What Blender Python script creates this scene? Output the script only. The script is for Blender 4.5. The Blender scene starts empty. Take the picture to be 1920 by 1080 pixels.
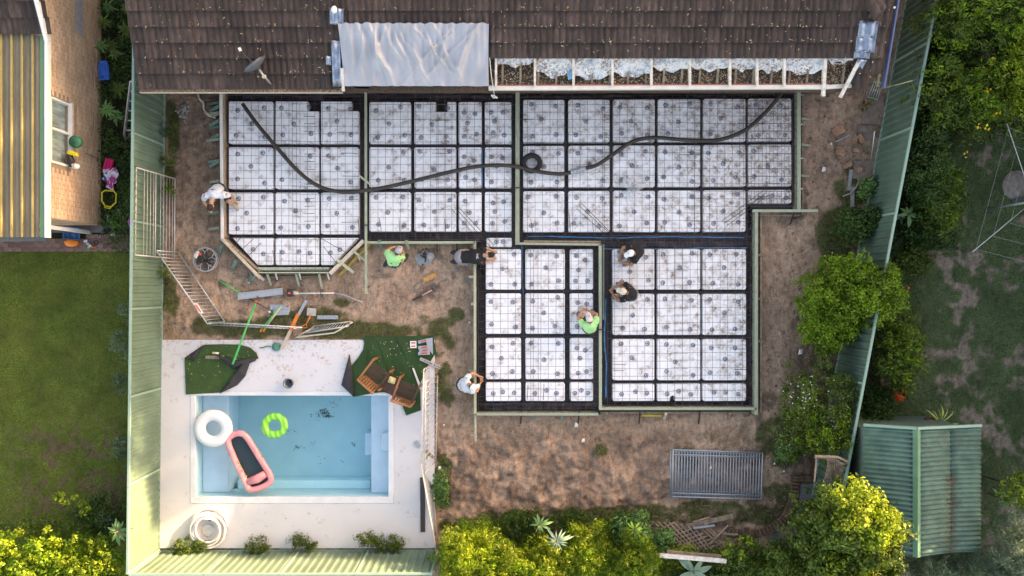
import bpy, math, random
import numpy as np
from mathutils import Vector, Matrix, Euler
R = math.radians
rng = np.random.default_rng(7)
random.seed(7)
sc = bpy.context.scene
C = sc.collection

# ------------------------------------------------------------------ camera
HC = 21.5                       # flying height of the drone, m
F = 1920 * 28.0 / 36.0          # focal length in photo pixels
cd = bpy.data.cameras.new("camera"); cam = bpy.data.objects.new("camera", cd); C.objects.link(cam)
cam.location = (0, 0, HC); cam.rotation_euler = (0, 0, 0)
cd.lens = 28.0; cd.sensor_width = 36.0; cd.clip_start = 0.5; cd.clip_end = 3000
sc.camera = cam

# ------------------------------------------------------------------ sky, sun, exposure
SUN_EL, SUN_DIR = 10.5, Vector((0.84, 0.54, 0)).normalized()     # towards the sun, in plan
w = bpy.data.worlds.new("World"); sc.world = w; w.use_nodes = True
nt = w.node_tree
bg = nt.nodes["Background"]
sky = nt.nodes.new("ShaderNodeTexSky"); sky.sky_type = 'NISHITA'; sky.sun_disc = False
sky.sun_elevation = R(SUN_EL); sky.sun_rotation = math.atan2(SUN_DIR.x, SUN_DIR.y)
sky.air_density = 1.0; sky.dust_density = 2.0; sky.ozone_density = 1.0
nt.links.new(sky.outputs[0], bg.inputs[0]); bg.inputs[1].default_value = 0.15
sd = bpy.data.lights.new("sun", 'SUN'); sd.energy = 3.3; sd.angle = R(0.6); sd.color = (1.0, 0.79, 0.52)
sun = bpy.data.objects.new("sun", sd); C.objects.link(sun)
to_sun = Vector((SUN_DIR.x * math.cos(R(SUN_EL)), SUN_DIR.y * math.cos(R(SUN_EL)), math.sin(R(SUN_EL))))
sun.rotation_euler = to_sun.to_track_quat('Z', 'Y').to_euler(); sun.location = to_sun * 60
sc.view_settings.view_transform = 'Standard'; sc.view_settings.look = 'None'
sc.view_settings.gamma = 1; sc.view_settings.use_curve_mapping = False
sc.view_settings.exposure = 2.58
sc.view_settings.use_white_balance = True; sc.view_settings.white_balance_temperature = 8900; sc.view_settings.white_balance_tint = 22
sc.render.engine = 'CYCLES'
sc.cycles.max_bounces = 5; sc.cycles.diffuse_bounces = 3; sc.cycles.glossy_bounces = 2
sc.cycles.transmission_bounces = 3; sc.cycles.transparent_max_bounces = 6
sc.cycles.caustics_reflective = False; sc.cycles.caustics_refractive = False
sc.cycles.use_denoising = True

SHADE = [(17.0, -5.4, 3.3, 2.0), (17.2, -2.0, 4.0, 2.2), (17.4, 1.5, 4.4, 2.3), (17.2, 5.0, 4.8, 2.4), (17.5, 8.6, 5.4, 2.5), (17.4, 12.3, 6.1, 2.6), (18.0, 17.0, 9.4, 3.2), (17.6, 21.6, 9.8, 3.2), (18.0, 26.4, 9.6, 3.2), (18.2, 31, 9.4, 3.2)]
# ------------------------------------------------------------------ helpers
def P(px, py, z=0.0):
    k = (HC - z) / F
    return Vector(((px - 960) * k, (540 - py) * k, z))
def K(z=0.0):
    return (HC - z) / F
def srgb(r, g, b):
    f = lambda c: (c / 255 / 12.92) if c <= 10 else ((c / 255 + 0.055) / 1.055) ** 2.4
    return (f(r), f(g), f(b), 1)
def lin(c):
    return tuple(c) if len(c) == 4 else (*c, 1)

def tag(o, label=None, cat=None, group=None, kind=None):
    if label: o['label'] = label
    if cat: o['category'] = cat
    if group: o['group'] = group
    if kind: o['kind'] = kind
    return o

def empty(name, loc=(0, 0, 0), rz=0.0, **kw):
    o = bpy.data.objects.new(name, None); C.objects.link(o)
    o.location = loc; o.rotation_euler = (0, 0, rz); o.empty_display_size = 0.1
    return tag(o, **kw)

def link(name, me, parent=None, loc=(0, 0, 0), rot=(0, 0, 0), scale=(1, 1, 1), **kw):
    o = bpy.data.objects.new(name, me); C.objects.link(o)
    if parent is not None: o.parent = parent
    o.location = loc; o.rotation_euler = rot; o.scale = scale
    return tag(o, **kw)

def np_mesh(name, V, Fc, mat=None, smooth=False, col=None):
    """V (n,3), Fc (m,k) arrays with constant k"""
    V = np.asarray(V, dtype=np.float32); Fc = np.asarray(Fc, dtype=np.int32)
    me = bpy.data.meshes.new(name)
    me.vertices.add(len(V)); me.vertices.foreach_set("co", V.ravel())
    k = Fc.shape[1]
    me.loops.add(Fc.size); me.loops.foreach_set("vertex_index", Fc.ravel())
    me.polygons.add(len(Fc)); me.polygons.foreach_set("loop_start", np.arange(0, Fc.size, k, dtype=np.int32))
    try: me.polygons.foreach_set("loop_total", np.full(len(Fc), k, dtype=np.int32))
    except Exception: pass
    me.update(calc_edges=True)
    if smooth: me.polygons.foreach_set("use_smooth", np.ones(len(Fc), dtype=bool))
    if mat: me.materials.append(mat)
    if col is not None:
        a = me.color_attributes.new("Col", 'FLOAT_COLOR', 'POINT')
        c = np.ones((len(V), 4), dtype=np.float32); c[:, :3] = col
        a.data.foreach_set("color", c.ravel())
    me.validate()
    return me

class MB:
    """collects shapes into one mesh"""
    def __init__(s): s.v = []; s.f = []; s.sm = []
    def add(s, vs, fs, smooth=False):
        n = len(s.v); s.v += [tuple(v) for v in vs]; s.f += [tuple(i + n for i in f) for f in fs]; s.sm += [smooth] * len(fs)
        return s
    def box(s, c, size, rot=None):
        x, y, z = size[0] / 2, size[1] / 2, size[2] / 2
        vs = [Vector((a, b, d)) for a in (-x, x) for b in (-y, y) for d in (-z, z)]
        if rot is not None:
            m = Euler(rot).to_matrix() if not isinstance(rot, Matrix) else rot
            vs = [m @ v for v in vs]
        c = Vector(c); vs = [v + c for v in vs]
        return s.add(vs, [(0, 1, 3, 2), (4, 6, 7, 5), (0, 4, 5, 1), (2, 3, 7, 6), (0, 2, 6, 4), (1, 5, 7, 3)])
    def bar(s, a, b, w, h, up=(0, 0, 1)):
        """rectangular bar from a to b; w across, h along up"""
        a, b, up = Vector(a), Vector(b), Vector(up)
        d = (b - a); L = d.length; d.normalize()
        if abs(d.dot(up)) > 0.98: up = Vector((0, 1, 0))
        x = d.cross(up).normalized(); u = x.cross(d).normalized()
        m = Matrix((x, d, u)).transposed()
        return s.box((a + b) / 2, (w, L, h), m)
    def tube(s, pts, r, n=8, cap=True, closed=False):
        pts = [Vector(p) for p in pts]; N = len(pts)
        rs = r if isinstance(r, (list, tuple)) else [r] * N
        vs = []; prev = None
        for i, p in enumerate(pts):
            if closed: d = pts[(i + 1) % N] - pts[i - 1]
            else: d = pts[min(i + 1, N - 1)] - pts[max(i - 1, 0)]
            if d.length < 1e-9: d = Vector((0, 0, 1))
            d.normalize()
            if prev is None:
                ref = Vector((0, 0, 1)) if abs(d.z) < 0.9 else Vector((1, 0, 0))
            else: ref = prev
            x = d.cross(ref).normalized(); u = x.cross(d).normalized(); prev = u
            for k in range(n):
                t = 2 * math.pi * k / n
                vs.append(p + (x * math.cos(t) + u * math.sin(t)) * rs[i])
        fs = []
        for i in range(N if closed else N - 1):
            j = (i + 1) % N
            for k in range(n):
                fs.append((i * n + k, i * n + (k + 1) % n, j * n + (k + 1) % n, j * n + k))
        if cap and not closed:
            fs.append(tuple(range(n))[::-1]); fs.append(tuple((N - 1) * n + k for k in range(n)))
        return s.add(vs, fs, True)
    def prism(s, poly, z0, z1):
        n = len(poly)
        a = sum(poly[i][0] * poly[(i + 1) % n][1] - poly[(i + 1) % n][0] * poly[i][1] for i in range(n))
        if a < 0: poly = poly[::-1]
        vs = [(p[0], p[1], z0) for p in poly] + [(p[0], p[1], z1) for p in poly]
        fs = [tuple(range(n))[::-1], tuple(range(n, 2 * n))] + [(i, (i + 1) % n, n + (i + 1) % n, n + i) for i in range(n)]
        return s.add(vs, fs)
    def lathe(s, prof, c=(0, 0, 0), n=20, m=None):
        """prof list of (r,z)"""
        vs = []; c = Vector(c)
        for r, z in prof:
            for k in range(n):
                t = 2 * math.pi * k / n
                v = Vector((r * math.cos(t), r * math.sin(t), z))
                if m is not None: v = m @ v
                vs.append(v + c)
        fs = []
        for i in range(len(prof) - 1):
            for k in range(n):
                fs.append((i * n + k, i * n + (k + 1) % n, (i + 1) * n + (k + 1) % n, (i + 1) * n + k))
        if prof[0][0] > 1e-4: fs.append(tuple(range(n))[::-1])
        if prof[-1][0] > 1e-4: fs.append(tuple((len(prof) - 1) * n + k for k in range(n)))
        return s.add(vs, fs, True)
    def ball(s, c, r, n=12, m=None):
        """ellipsoid, r = (rx, ry, rz)"""
        if not isinstance(r, (tuple, list)): r = (r, r, r)
        prof = [(math.sin(math.pi * i / (n // 2 + 1)), -math.cos(math.pi * i / (n // 2 + 1))) for i in range(0, n // 2 + 2)]
        S = Matrix.Diagonal(Vector(r))
        mm = S if m is None else m @ S
        prof[0] = (1e-5, -1); prof[-1] = (1e-5, 1)
        return s.lathe(prof, c, n, mm)
    def sheet(s, fn, nu, nv, smooth=True):
        vs = [fn(i / nu, j / nv) for j in range(nv + 1) for i in range(nu + 1)]
        fs = [(j * (nu + 1) + i, j * (nu + 1) + i + 1, (j + 1) * (nu + 1) + i + 1, (j + 1) * (nu + 1) + i) for j in range(nv) for i in range(nu)]
        return s.add(vs, fs, smooth)
    def mesh(s, name, mat):
        me = bpy.data.meshes.new(name); me.from_pydata(s.v, [], s.f); me.update()
        me.polygons.foreach_set("use_smooth", s.sm)
        if mat: me.materials.append(mat)
        return me
    def build(s, name, mat, parent=None, loc=(0, 0, 0), rot=(0, 0, 0), bevel=0, solid=0, smooth_angle=True, **kw):
        o = link(name, s.mesh(name, mat), parent, loc, rot, **kw)
        if solid:
            m = o.modifiers.new("s", 'SOLIDIFY'); m.thickness = solid; m.offset = 0
        if bevel:
            m = o.modifiers.new("b", 'BEVEL'); m.width = bevel; m.segments = 1; m.limit_method = 'ANGLE'
        return o

# value noise in numpy
def vnoise(x, y, seed=0):
    xi = np.floor(x).astype(np.int64); yi = np.floor(y).astype(np.int64); fx = x - xi; fy = y - yi
    fx = fx * fx * (3 - 2 * fx); fy = fy * fy * (3 - 2 * fy)
    def h(a, b):
        n = (a * 374761393 + b * 668265263 + seed * 1274126177) & 0x7fffffff
        n = ((n ^ (n >> 13)) * 1274126177) & 0x7fffffff
        return ((n ^ (n >> 16)) & 0xffff) / 65535.0
    return (h(xi, yi) * (1 - fx) + h(xi + 1, yi) * fx) * (1 - fy) + (h(xi, yi + 1) * (1 - fx) + h(xi + 1, yi + 1) * fx) * fy
def fbm(x, y, scale=1.0, oct=4, seed=0):
    v = 0; a = 0.5; t = 0
    for o in range(oct):
        v = v + a * vnoise(x * scale * 2 ** o + 13.1 * o, y * scale * 2 ** o + 7.7 * o, seed + o); t += a; a *= 0.5
    return v / t
def sstep(a, b, x):
    t = np.clip((x - a) / (b - a), 0, 1); return t * t * (3 - 2 * t)
def inpoly(x, y, poly):
    x = np.asarray(x); y = np.asarray(y); r = np.zeros(x.shape, bool); n = len(poly)
    for i in range(n):
        x1, y1 = poly[i][:2]; x2, y2 = poly[(i + 1) % n][:2]
        if y1 == y2: continue
        c = ((y1 > y) != (y2 > y)) & (x < (x2 - x1) * (y - y1) / (y2 - y1) + x1)
        r ^= c
    return r

# ------------------------------------------------------------------ materials
MATS = {}
def material(name, build):
    if name in MATS: return MATS[name]
    m = bpy.data.materials.new(name); m.use_nodes = True
    t = m.node_tree; b = t.nodes["Principled BSDF"]
    build(m, t, b); MATS[name] = m
    return m
def N(t, typ, **kw):
    n = t.nodes.new(typ)
    for k, v in kw.items(): setattr(n, k, v)
    return n
def noise(t, scale, detail=4, rough=0.6, coord='Object', stretch=None):
    if coord == 'World':
        g = N(t, 'ShaderNodeNewGeometry'); src = g.outputs['Position']
    else:
        g = N(t, 'ShaderNodeTexCoord'); src = g.outputs[coord]
    if stretch:
        mp = N(t, 'ShaderNodeMapping'); mp.inputs['Scale'].default_value = stretch
        t.links.new(src, mp.inputs[0]); src = mp.outputs[0]
    n = N(t, 'ShaderNodeTexNoise'); n.inputs['Scale'].default_value = scale
    n.inputs['Detail'].default_value = detail; n.inputs['Roughness'].default_value = rough
    t.links.new(src, n.inputs['Vector']); return n.outputs['Fac']
def ramp(t, fac, stops):
    r = N(t, 'ShaderNodeValToRGB'); e = r.color_ramp.elements
    while len(e) < len(stops): e.new(0.5)
    for i, (p, c) in enumerate(stops):
        e[i].position = p; e[i].color = lin(c) if not isinstance(c, (int, float)) else (c, c, c, 1)
    t.links.new(fac, r.inputs[0]); return r.outputs[0]
def mix(t, fac, a, b, mode='MIX'):
    m = N(t, 'ShaderNodeMix', data_type='RGBA', blend_type=mode)
    for s, v in ((0, fac), (6, a), (7, b)):
        if isinstance(v, bpy.types.NodeSocket): t.links.new(v, m.inputs[s])
        elif isinstance(v, (int, float)): m.inputs[s].default_value = v if s == 0 else (v, v, v, 1)
        else: m.inputs[s].default_value = lin(v)
    return m.outputs[2]
def bump(t, b, h, strength=0.3, dist=0.02):
    n = N(t, 'ShaderNodeBump'); n.inputs['Strength'].default_value = strength; n.inputs['Distance'].default_value = dist
    t.links.new(h, n.inputs['Height']); t.links.new(n.outputs[0], b.inputs['Normal'])

def simple(name, c, rough=0.6, var=0.12, scale=8, metal=0.0, bmp=0.0, bscale=40, spec=0.5, rnd=0.0, coord='Object', stretch=None, c2=None, lo=0.35, hi=0.65, coat=0.0):
    """base colour c varied by noise (towards c2 or a darker c), plus per-object variation"""
    def f(m, t, b):
        cc = lin(c)[:3]; d = lin(c2)[:3] if c2 else tuple(v * (1 - 2 * var) for v in cc)
        out = ramp(t, noise(t, scale, coord=coord, stretch=stretch), [(lo, d), (hi, cc)])
        if rnd:
            oi = N(t, 'ShaderNodeObjectInfo')
            out = mix(t, 1.0, out, ramp(t, oi.outputs['Random'], [(0, 1 - rnd), (1, 1 + rnd)]), 'MULTIPLY')
        t.links.new(out, b.inputs['Base Color'])
        b.inputs['Roughness'].default_value = rough; b.inputs['Metallic'].default_value = metal
        b.inputs['Specular IOR Level'].default_value = spec
        if coat: b.inputs['Coat Weight'].default_value = coat
        if bmp: bump(t, b, noise(t, bscale, coord=coord, stretch=stretch), bmp, 0.02)
    return material(name, f)

def leafmat(name, cols, rough=0.5, trans=0.35, gain=1.45):
    """cols: list of rgb along a ramp read by a random number per leaf"""
    def f(m, t, b):
        g = N(t, 'ShaderNodeNewGeometry')
        col = ramp(t, g.outputs['Random Per Island'], [(i / max(1, len(cols) - 1), tuple(min(.85, v * gain) for v in c[:3])) for i, c in enumerate(cols)])
        n = ramp(t, noise(t, 1.3, 2, coord='World'), [(0.35, 0.65), (0.65, 1.25)])
        col = mix(t, 1.0, col, n, 'MULTIPLY')
        t.links.new(col, b.inputs['Base Color']); b.inputs['Roughness'].default_value = rough
        b.inputs['Specular IOR Level'].default_value = 0.3
        tr = N(t, 'ShaderNodeBsdfTranslucent'); t.links.new(mix(t, 1.0, col, (1.0, 1.0, 0.55), 'MULTIPLY'), tr.inputs[0])
        ms = N(t, 'ShaderNodeMixShader'); ms.inputs[0].default_value = trans
        t.links.new(b.outputs[0], ms.inputs[1]); t.links.new(tr.outputs[0], ms.inputs[2])
        t.links.new(ms.outputs[0], t.nodes["Material Output"].inputs[0])
    return material(name, f)

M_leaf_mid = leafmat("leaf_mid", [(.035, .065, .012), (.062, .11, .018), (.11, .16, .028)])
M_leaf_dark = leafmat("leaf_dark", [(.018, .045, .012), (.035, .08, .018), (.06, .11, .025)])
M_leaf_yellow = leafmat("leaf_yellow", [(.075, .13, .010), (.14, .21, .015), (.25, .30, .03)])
M_leaf_bright = leafmat("leaf_bright", [(.045, .10, .006), (.085, .165, .010), (.16, .25, .018)])
M_leaf_blue = leafmat("leaf_blue", [(.05, .09, .06), (.09, .14, .09), (.16, .21, .13)])
M_leaf_broad = leafmat("leaf_broad", [(.05, .12, .03), (.08, .18, .05), (.13, .24, .08)])
M_flower = leafmat("petal_white", [(.5, .5, .6), (.65, .65, .7)], gain=1)
M_grass_l = leafmat("grass_blade_left", [(.065, .11, .016), (.09, .14, .020), (.14, .165, .028), (.15, .13, .04)], trans=0.2)
M_grass_r = leafmat("grass_blade_right", [(.06, .10, .038), (.09, .135, .055), (.14, .17, .075)], trans=0.2)
M_weed = leafmat("weed_blade", [(.04, .08, .012), (.08, .13, .02), (.14, .17, .03)])
M_bark = simple("bark", (.16, .11, .075), .9, .3, 14, bmp=.5)
M_timber = simple("treated_timber", (.40, .43, .31), .75, .15, 5, stretch=(8, 1, 8), rnd=.14, bmp=.1)
M_timber_blue = simple("treated_peg", (.17, .27, .22), .8, .15, 12, rnd=.2)
M_timber_pale = simple("pale_timber", (.62, .52, .40), .7, .15, 6, rnd=.12)
M_timber_white = simple("weathered_white_timber", (.72, .68, .64), .7, .2, 9, c2=(.50, .42, .36))
M_timber_old = simple("old_timber", (.33, .25, .18), .85, .25, 8, rnd=.15)
M_black_plastic = simple("black_plastic", (.022, .020, .027), .38, .25, 5, bmp=.8, bscale=14, coord='World')
M_white = simple("white_paint", (.78, .77, .74), .5, .06, 6)
M_alu = simple("aluminium", (.55, .56, .57), .38, .08, 14, metal=.6)
M_galv = simple("galvanised", (.42, .45, .50), .5, .1, 20, metal=.45)
M_rebar = simple("rusty_wire", (.075, .048, .045), .8, .3, 18)
M_black = simple("black_rubber", (.03, .028, .028), .6, .2, 10)
M_dark = simple("dark_grey", (.07, .075, .08), .6, .15, 10)
M_skin = simple("skin", (.52, .26, .16), .55, .1, 20)
M_skin2 = simple("skin_tan", (.38, .18, .11), .55, .1, 20)
# ------------------------------------------------------------------ ground (one sheet to the horizon)
def xl(Y): return -9.44 - 0.16 * (7 - Y) / 14 * 1.0 + 0.08            # line of the left fence
def xr(Y): return 8.31 + (Y + 4.49) * (10.51 - 8.31) / 11.61           # line of the right fence
SLAB = [P(*p) for p in [(418, 172), (1497, 162), (1497, 393), (1417, 393), (1417, 770), (1126, 770), (1126, 777), (893, 777), (893, 457), (686, 457), (621, 512), (484, 509), (414, 446)]]
POOL = (-8.52, -3.33, -5.63, -2.90)      # x0 x1 y0 y1 of the basin
DECK = [P(302, 639), P(815, 636), P(815, 1026), P(300, 1028)]
def patch_r(x, y):      # grass cover of the right yard
    n = fbm(x, y, 1.15, 5, 31); m = fbm(x, y, 4.5, 4, 57)
    return np.clip(sstep(0.30, 0.56, n + 0.95 * (m - 0.5) + .05) , 0, 1)
def verge(x, y):        # grass growing on the building site
    px = 960 + x * F / HC; py = 540 - y * F / HC
    v = np.zeros_like(px)
    for (cx, cy, rx, ry) in [(315, 575, 22, 70), (500, 612, 190, 24), (570, 590, 75, 22), (690, 622, 150, 18), (815, 640, 38, 38), (800, 605, 60, 18), (855, 590, 22, 14), (835, 720, 22, 55), (640, 568, 20, 8),
                             (832, 905, 18, 60), (930, 980, 120, 25), (1190, 965, 170, 22), (1330, 965, 90, 30), (1450, 950, 60, 50), (1290, 870, 20, 35), (1130, 845, 16, 14), (1460, 830, 50, 60), (1600, 350, 45, 40), (1570, 440, 50, 60), (325, 245, 14, 50), (318, 330, 10, 30), (320, 210, 12, 30)]:
        d = ((px - cx) / rx) ** 2 + ((py - cy) / ry) ** 2
        v = np.maximum(v, 1 - sstep(0.35, 1.25, d))
    n = fbm(x, y, 2.6, 4, 71)
    return np.clip(sstep(0.36, 0.66, v * 0.75 + (n - 0.5) * 1.7) * (v > 0.02), 0, 1)

dense = np.arange(-14.6, 14.61, 0.05)
gx = np.concatenate([[-2500, -800, -250, -90, -40, -22], dense, [22, 40, 90, 250, 800, 2500]])
densey = np.arange(-8.6, 8.61, 0.05)
gy = np.concatenate([[-2500, -800, -250, -90, -40, -18], densey, [18, 40, 90, 250, 800, 2500]])
GX, GY = np.meshgrid(gx, gy)
x, y = GX.ravel(), GY.ravel()
px = 960 + x * F / HC; py = 540 - y * F / HC
left = x < xl(y); right = x > xr(y)
site = ~left & ~right & (y > -7.1)
n1 = fbm(x, y, 0.9, 4, 3); n2 = fbm(x, y, 3.3, 4, 9); n3 = fbm(x, y, 9, 3, 19); n4 = fbm(x, y, 0.35, 2, 44)
col = np.zeros((len(x), 3))
tan = np.array([.47, .315, .225]); mid = np.array([.32, .21, .148]); drk = np.array([.105, .068, .052])
t = sstep(0.30, 0.64, 0.45 * n1 + 0.33 * n2 + 0.22 * n3)
dirt = mid * (1 - t)[:, None] + tan * t[:, None]
# darker, damper soil: east side, by the north-west corner, along the forms
damp = np.clip(sstep(1420, 1560, px) * 0.85 * sstep(300, 700, py) + sstep(1500, 1640, px) * 0.45 + 0.55 * (1 - sstep(400, 470, px)) * (1 - sstep(330, 430, py)), 0, 0.9)
damp = np.maximum(damp, 0.75 * sstep(0.56, 0.66, n1) * sstep(0.45, 0.6, n2))
damp = np.maximum(damp, 0.6 * np.exp(-(((px - 1180) / 110) ** 2 + ((py - 830) / 25) ** 2)) * sstep(.4, .6, n2))
damp = np.maximum(damp, 0.65 * np.exp(-(((px - 780) / 55) ** 2 + ((py - 555) / 26) ** 2)) * sstep(.38, .55, n2))
damp = np.maximum(damp, 0.8 * (sstep(1450, 1500, px) * sstep(600, 680, py)))
dirt = dirt * (1 - damp)[:, None] + drk * damp[:, None]
wet = 0.65 * sstep(.50, .58, fbm(x, y, 2.3, 5, 91)) * sstep(790, 830, py) * (1 - sstep(1300, 1500, px))
dirt = dirt * (1 - wet)[:, None] + np.array([.19, .13, .10]) * wet[:, None]
vg = verge(x, y)
dirt = dirt * (1 - vg * 0.75)[:, None] + np.array([.035, .055, .015]) * (vg * 0.75)[:, None]
col[:] = dirt
# left lawn
tl = sstep(0.35, 0.65, n1 * .6 + n2 * .4)
la = np.array([.078, .120, .020]) * (1 - tl)[:, None] + np.array([.125, .142, .030]) * tl[:, None]
bare = .8 * sstep(0.53, 0.60, fbm(x, y, 4.2, 4, 23)) * sstep(760, 830, py) * (1 - sstep(960, 990, py)) * sstep(-20, 90, px)
la = la * (1 - bare)[:, None] + np.array([.13, .075, .055]) * bare[:, None]
col[left] = la[left]
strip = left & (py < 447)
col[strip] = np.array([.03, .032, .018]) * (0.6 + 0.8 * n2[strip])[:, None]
# right yard
pr = patch_r(x, y)
ra = np.array([.25, .19, .15]) * (1 - pr)[:, None] + np.array([.085, .12, .055]) * pr[:, None]
ra = ra * (0.75 + 0.5 * n3)[:, None]
col[right] = ra[right]
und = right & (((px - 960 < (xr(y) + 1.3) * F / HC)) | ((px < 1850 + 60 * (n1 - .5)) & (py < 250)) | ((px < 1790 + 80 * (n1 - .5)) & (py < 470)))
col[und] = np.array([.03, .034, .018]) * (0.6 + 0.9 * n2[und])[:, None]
far = (np.abs(x) > 14.7) | (np.abs(y) > 8.7)
col[far] = (.06, .085, .03)
z = np.zeros(len(x))
inslab = inpoly(x, y, SLAB)
rel = site & ~inslab & ~((px > 290) & (px < 822) & (py > 628))
rough_ = 1 + 1.2 * sstep(780, 830, py) * (1 - sstep(1400, 1440, px))
z[rel] = ((n2 - .5) * .11 * rough_ + (n3 - .5) * .07 * rough_ + (n1 - .5) * .06)[rel] - 0.01
z[rel] += (-0.10 * np.exp(-(((px - 1180) / 100) ** 2 + ((py - 850) / 30) ** 2)))[rel]
edge = np.zeros(len(x)); 
z[inslab] = -0.02
z[right] = ((n2 - .5) * .05)[right] - .01
nx, ny = len(gx), len(gy)
I = np.arange(nx * ny).reshape(ny, nx)
Fq = np.stack([I[:-1, :-1], I[:-1, 1:], I[1:, 1:], I[1:, :-1]], -1).reshape(-1, 4)
cx = (x[Fq[:, 0]] + x[Fq[:, 2]]) / 2; cy = (y[Fq[:, 0]] + y[Fq[:, 2]]) / 2
keep = ~((cx > POOL[0] - .05) & (cx < POOL[1] + .05) & (cy > POOL[2] - .05) & (cy < POOL[3] + .05))
def ground_mat(m, t, b):
    a = N(t, 'ShaderNodeVertexColor', layer_name="Col")
    g = ramp(t, noise(t, 20, 4, .65, 'World'), [(.3, .80), (.7, 1.18)])
    c = mix(t, 1.0, a.outputs[0], g, 'MULTIPLY')
    g2 = ramp(t, noise(t, 6, 6, .75, 'World'), [(.34, .60), (.46, .98), (.62, 1.18)])
    c = mix(t, 1.0, c, g2, 'MULTIPLY')
    g3 = ramp(t, noise(t, 5, 5, .75, 'World', (2.2, .5, 1)), [(.36, .72), (.48, 1.0), (.64, 1.10)])
    c = mix(t, 1.0, c, g3, 'MULTIPLY')
    t.links.new(c, b.inputs['Base Color']); b.inputs['Roughness'].default_value = .95; b.inputs['Specular IOR Level'].default_value = .15
    bump(t, b, noise(t, 9, 6, .7, 'World'), .8, .07)
M_ground = material("ground", ground_mat)
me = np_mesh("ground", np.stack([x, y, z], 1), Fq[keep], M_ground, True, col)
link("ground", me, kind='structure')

# ------------------------------------------------------------------ blades of grass
def blades(name, mat, X, Y, Z, ln, wd, lean=0.8, lab=None, tri=True):
    n = len(X); a = rng.uniform(0, 2 * np.pi, n); L = ln * rng.uniform(.5, 1.2, n); ww = wd * rng.uniform(.6, 1.3, n)
    th = np.clip(rng.normal(lean, .3, n), .1, 1.4)
    dx, dy, dz = np.sin(th) * np.cos(a), np.sin(th) * np.sin(a), np.cos(th)
    sx, sy = -np.sin(a), np.cos(a)
    b = np.stack([X, Y, Z], 1); s = np.stack([sx, sy, np.zeros(n)], 1) * (ww / 2)[:, None]
    V = np.stack([b - s, b + s, b + np.stack([dx, dy, dz], 1) * L[:, None]], 1).reshape(-1, 3)
    me = np_mesh(name, V, np.arange(3 * n).reshape(-1, 3), mat)
    return link(name, me, kind='stuff', label=lab)
def rnd_in(n, x0, x1, y0, y1): return rng.uniform(x0, x1, n), rng.uniform(y0, y1, n)
X, Y = rnd_in(110000, -14.5, -9.4, -6.6, 1.0)
ok = (X < xl(Y) - .03) & (rng.random(len(X)) > .7 * sstep(0.53, 0.60, fbm(X, Y, 4.2, 4, 23)) * (Y < -3.6))
blades("lawn_grass", M_grass_l, X[ok], Y[ok], 0 * X[ok], .055, .012, .9, "short mown green grass of the left neighbour's lawn")
X, Y = rnd_in(230000, 8.2, 14.5, -7.6, 7.6)
ok = (X > xr(Y) + .2) & (rng.random(len(X)) < patch_r(X, Y) * .95 + .04)
blades("patchy_grass", M_grass_r, X[ok], Y[ok], 0 * X[ok], .065, .013, .9, "patchy dull grass over bare earth in the right hand yard")
X, Y = rnd_in(150000, -9.4, 10, -7.0, 5.2)
ok = (rng.random(len(X)) < verge(X, Y) * .9) & ~inpoly(X, Y, SLAB) & ~inpoly(X, Y, DECK) & (X > xl(Y)) & (X < xr(Y))
blades("verge_weeds", M_weed, X[ok], Y[ok], 0 * X[ok], .12, .016, .7, "rough grass and weeds growing round the edges of the building site")

# ------------------------------------------------------------------ pool deck, coping, basin, water
def deck_mat(m, t, b):
    n = noise(t, 3.2, 8, .75, 'World'); n2 = noise(t, 15, 5, .7, 'World')
    base = ramp(t, noise(t, .7, 3, .5, 'World'), [(.3, (.60, .59, .61)), (.7, (.68, .66, .68))])
    gp = N(t, 'ShaderNodeNewGeometry'); sp_ = N(t, 'ShaderNodeSeparateXYZ'); t.links.new(gp.outputs['Position'], sp_.inputs[0])
    mr = N(t, 'ShaderNodeMapRange'); mr.inputs['From Min'].default_value = -3.2; mr.inputs['From Max'].default_value = -1.4; mr.inputs['To Max'].default_value = .11; t.links.new(sp_.outputs['Y'], mr.inputs[0])
    ad = N(t, 'ShaderNodeMath', operation='ADD'); t.links.new(n, ad.inputs[0]); t.links.new(mr.outputs[0], ad.inputs[1]); n = ad.outputs[0]
    st = ramp(t, n, [(.565, 0.0), (.65, 1.0)])
    st2 = mix(t, 1.0, st, ramp(t, n2, [(.48, 0.0), (.60, .75)]), 'MULTIPLY')
    c = mix(t, st2, base, (.42, .27, .20))
    t.links.new(c, b.inputs['Base Color']); b.inputs['Roughness'].default_value = .75
    bump(t, b, n2, .12, .01)
M_deck = material("white_concrete", deck_mat)
M_cope = simple("coping", (.74, .75, .77), .55, .05, 3)
def rect_ring(mb, o, i, z0, z1):
    (ox0, ox1, oy0, oy1), (ix0, ix1, iy0, iy1) = o, i
    for a in ((ox0, ox1, iy1, oy1), (ox0, ox1, oy0, iy0), (ox0, ix0, iy0, iy1), (ix1, ox1, iy0, iy1)):
        mb.box(((a[0] + a[1]) / 2, (a[2] + a[3]) / 2, (z0 + z1) / 2), (a[1] - a[0], a[3] - a[2], z1 - z0))
    return mb
dk = empty("pool_deck", (-5.8, -4.2, 0), kind='structure')
dk.location = (0, 0, 0)
co = (POOL[0] - .15, POOL[1] + .15, POOL[2] - .18, POOL[3] + .12)
rect_ring(MB(), (P(301, 0)[0], P(815, 0)[0], P(0, 1027)[1], P(0, 637)[1]), co, -.02, .05).build("slab", M_deck, dk, bevel=.006)
rect_ring(MB(), (co[0] + .004, co[1] - .004, co[2] + .004, co[3] - .004), POOL, -.05, .058).build("coping", M_cope, dk, bevel=.01)
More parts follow.
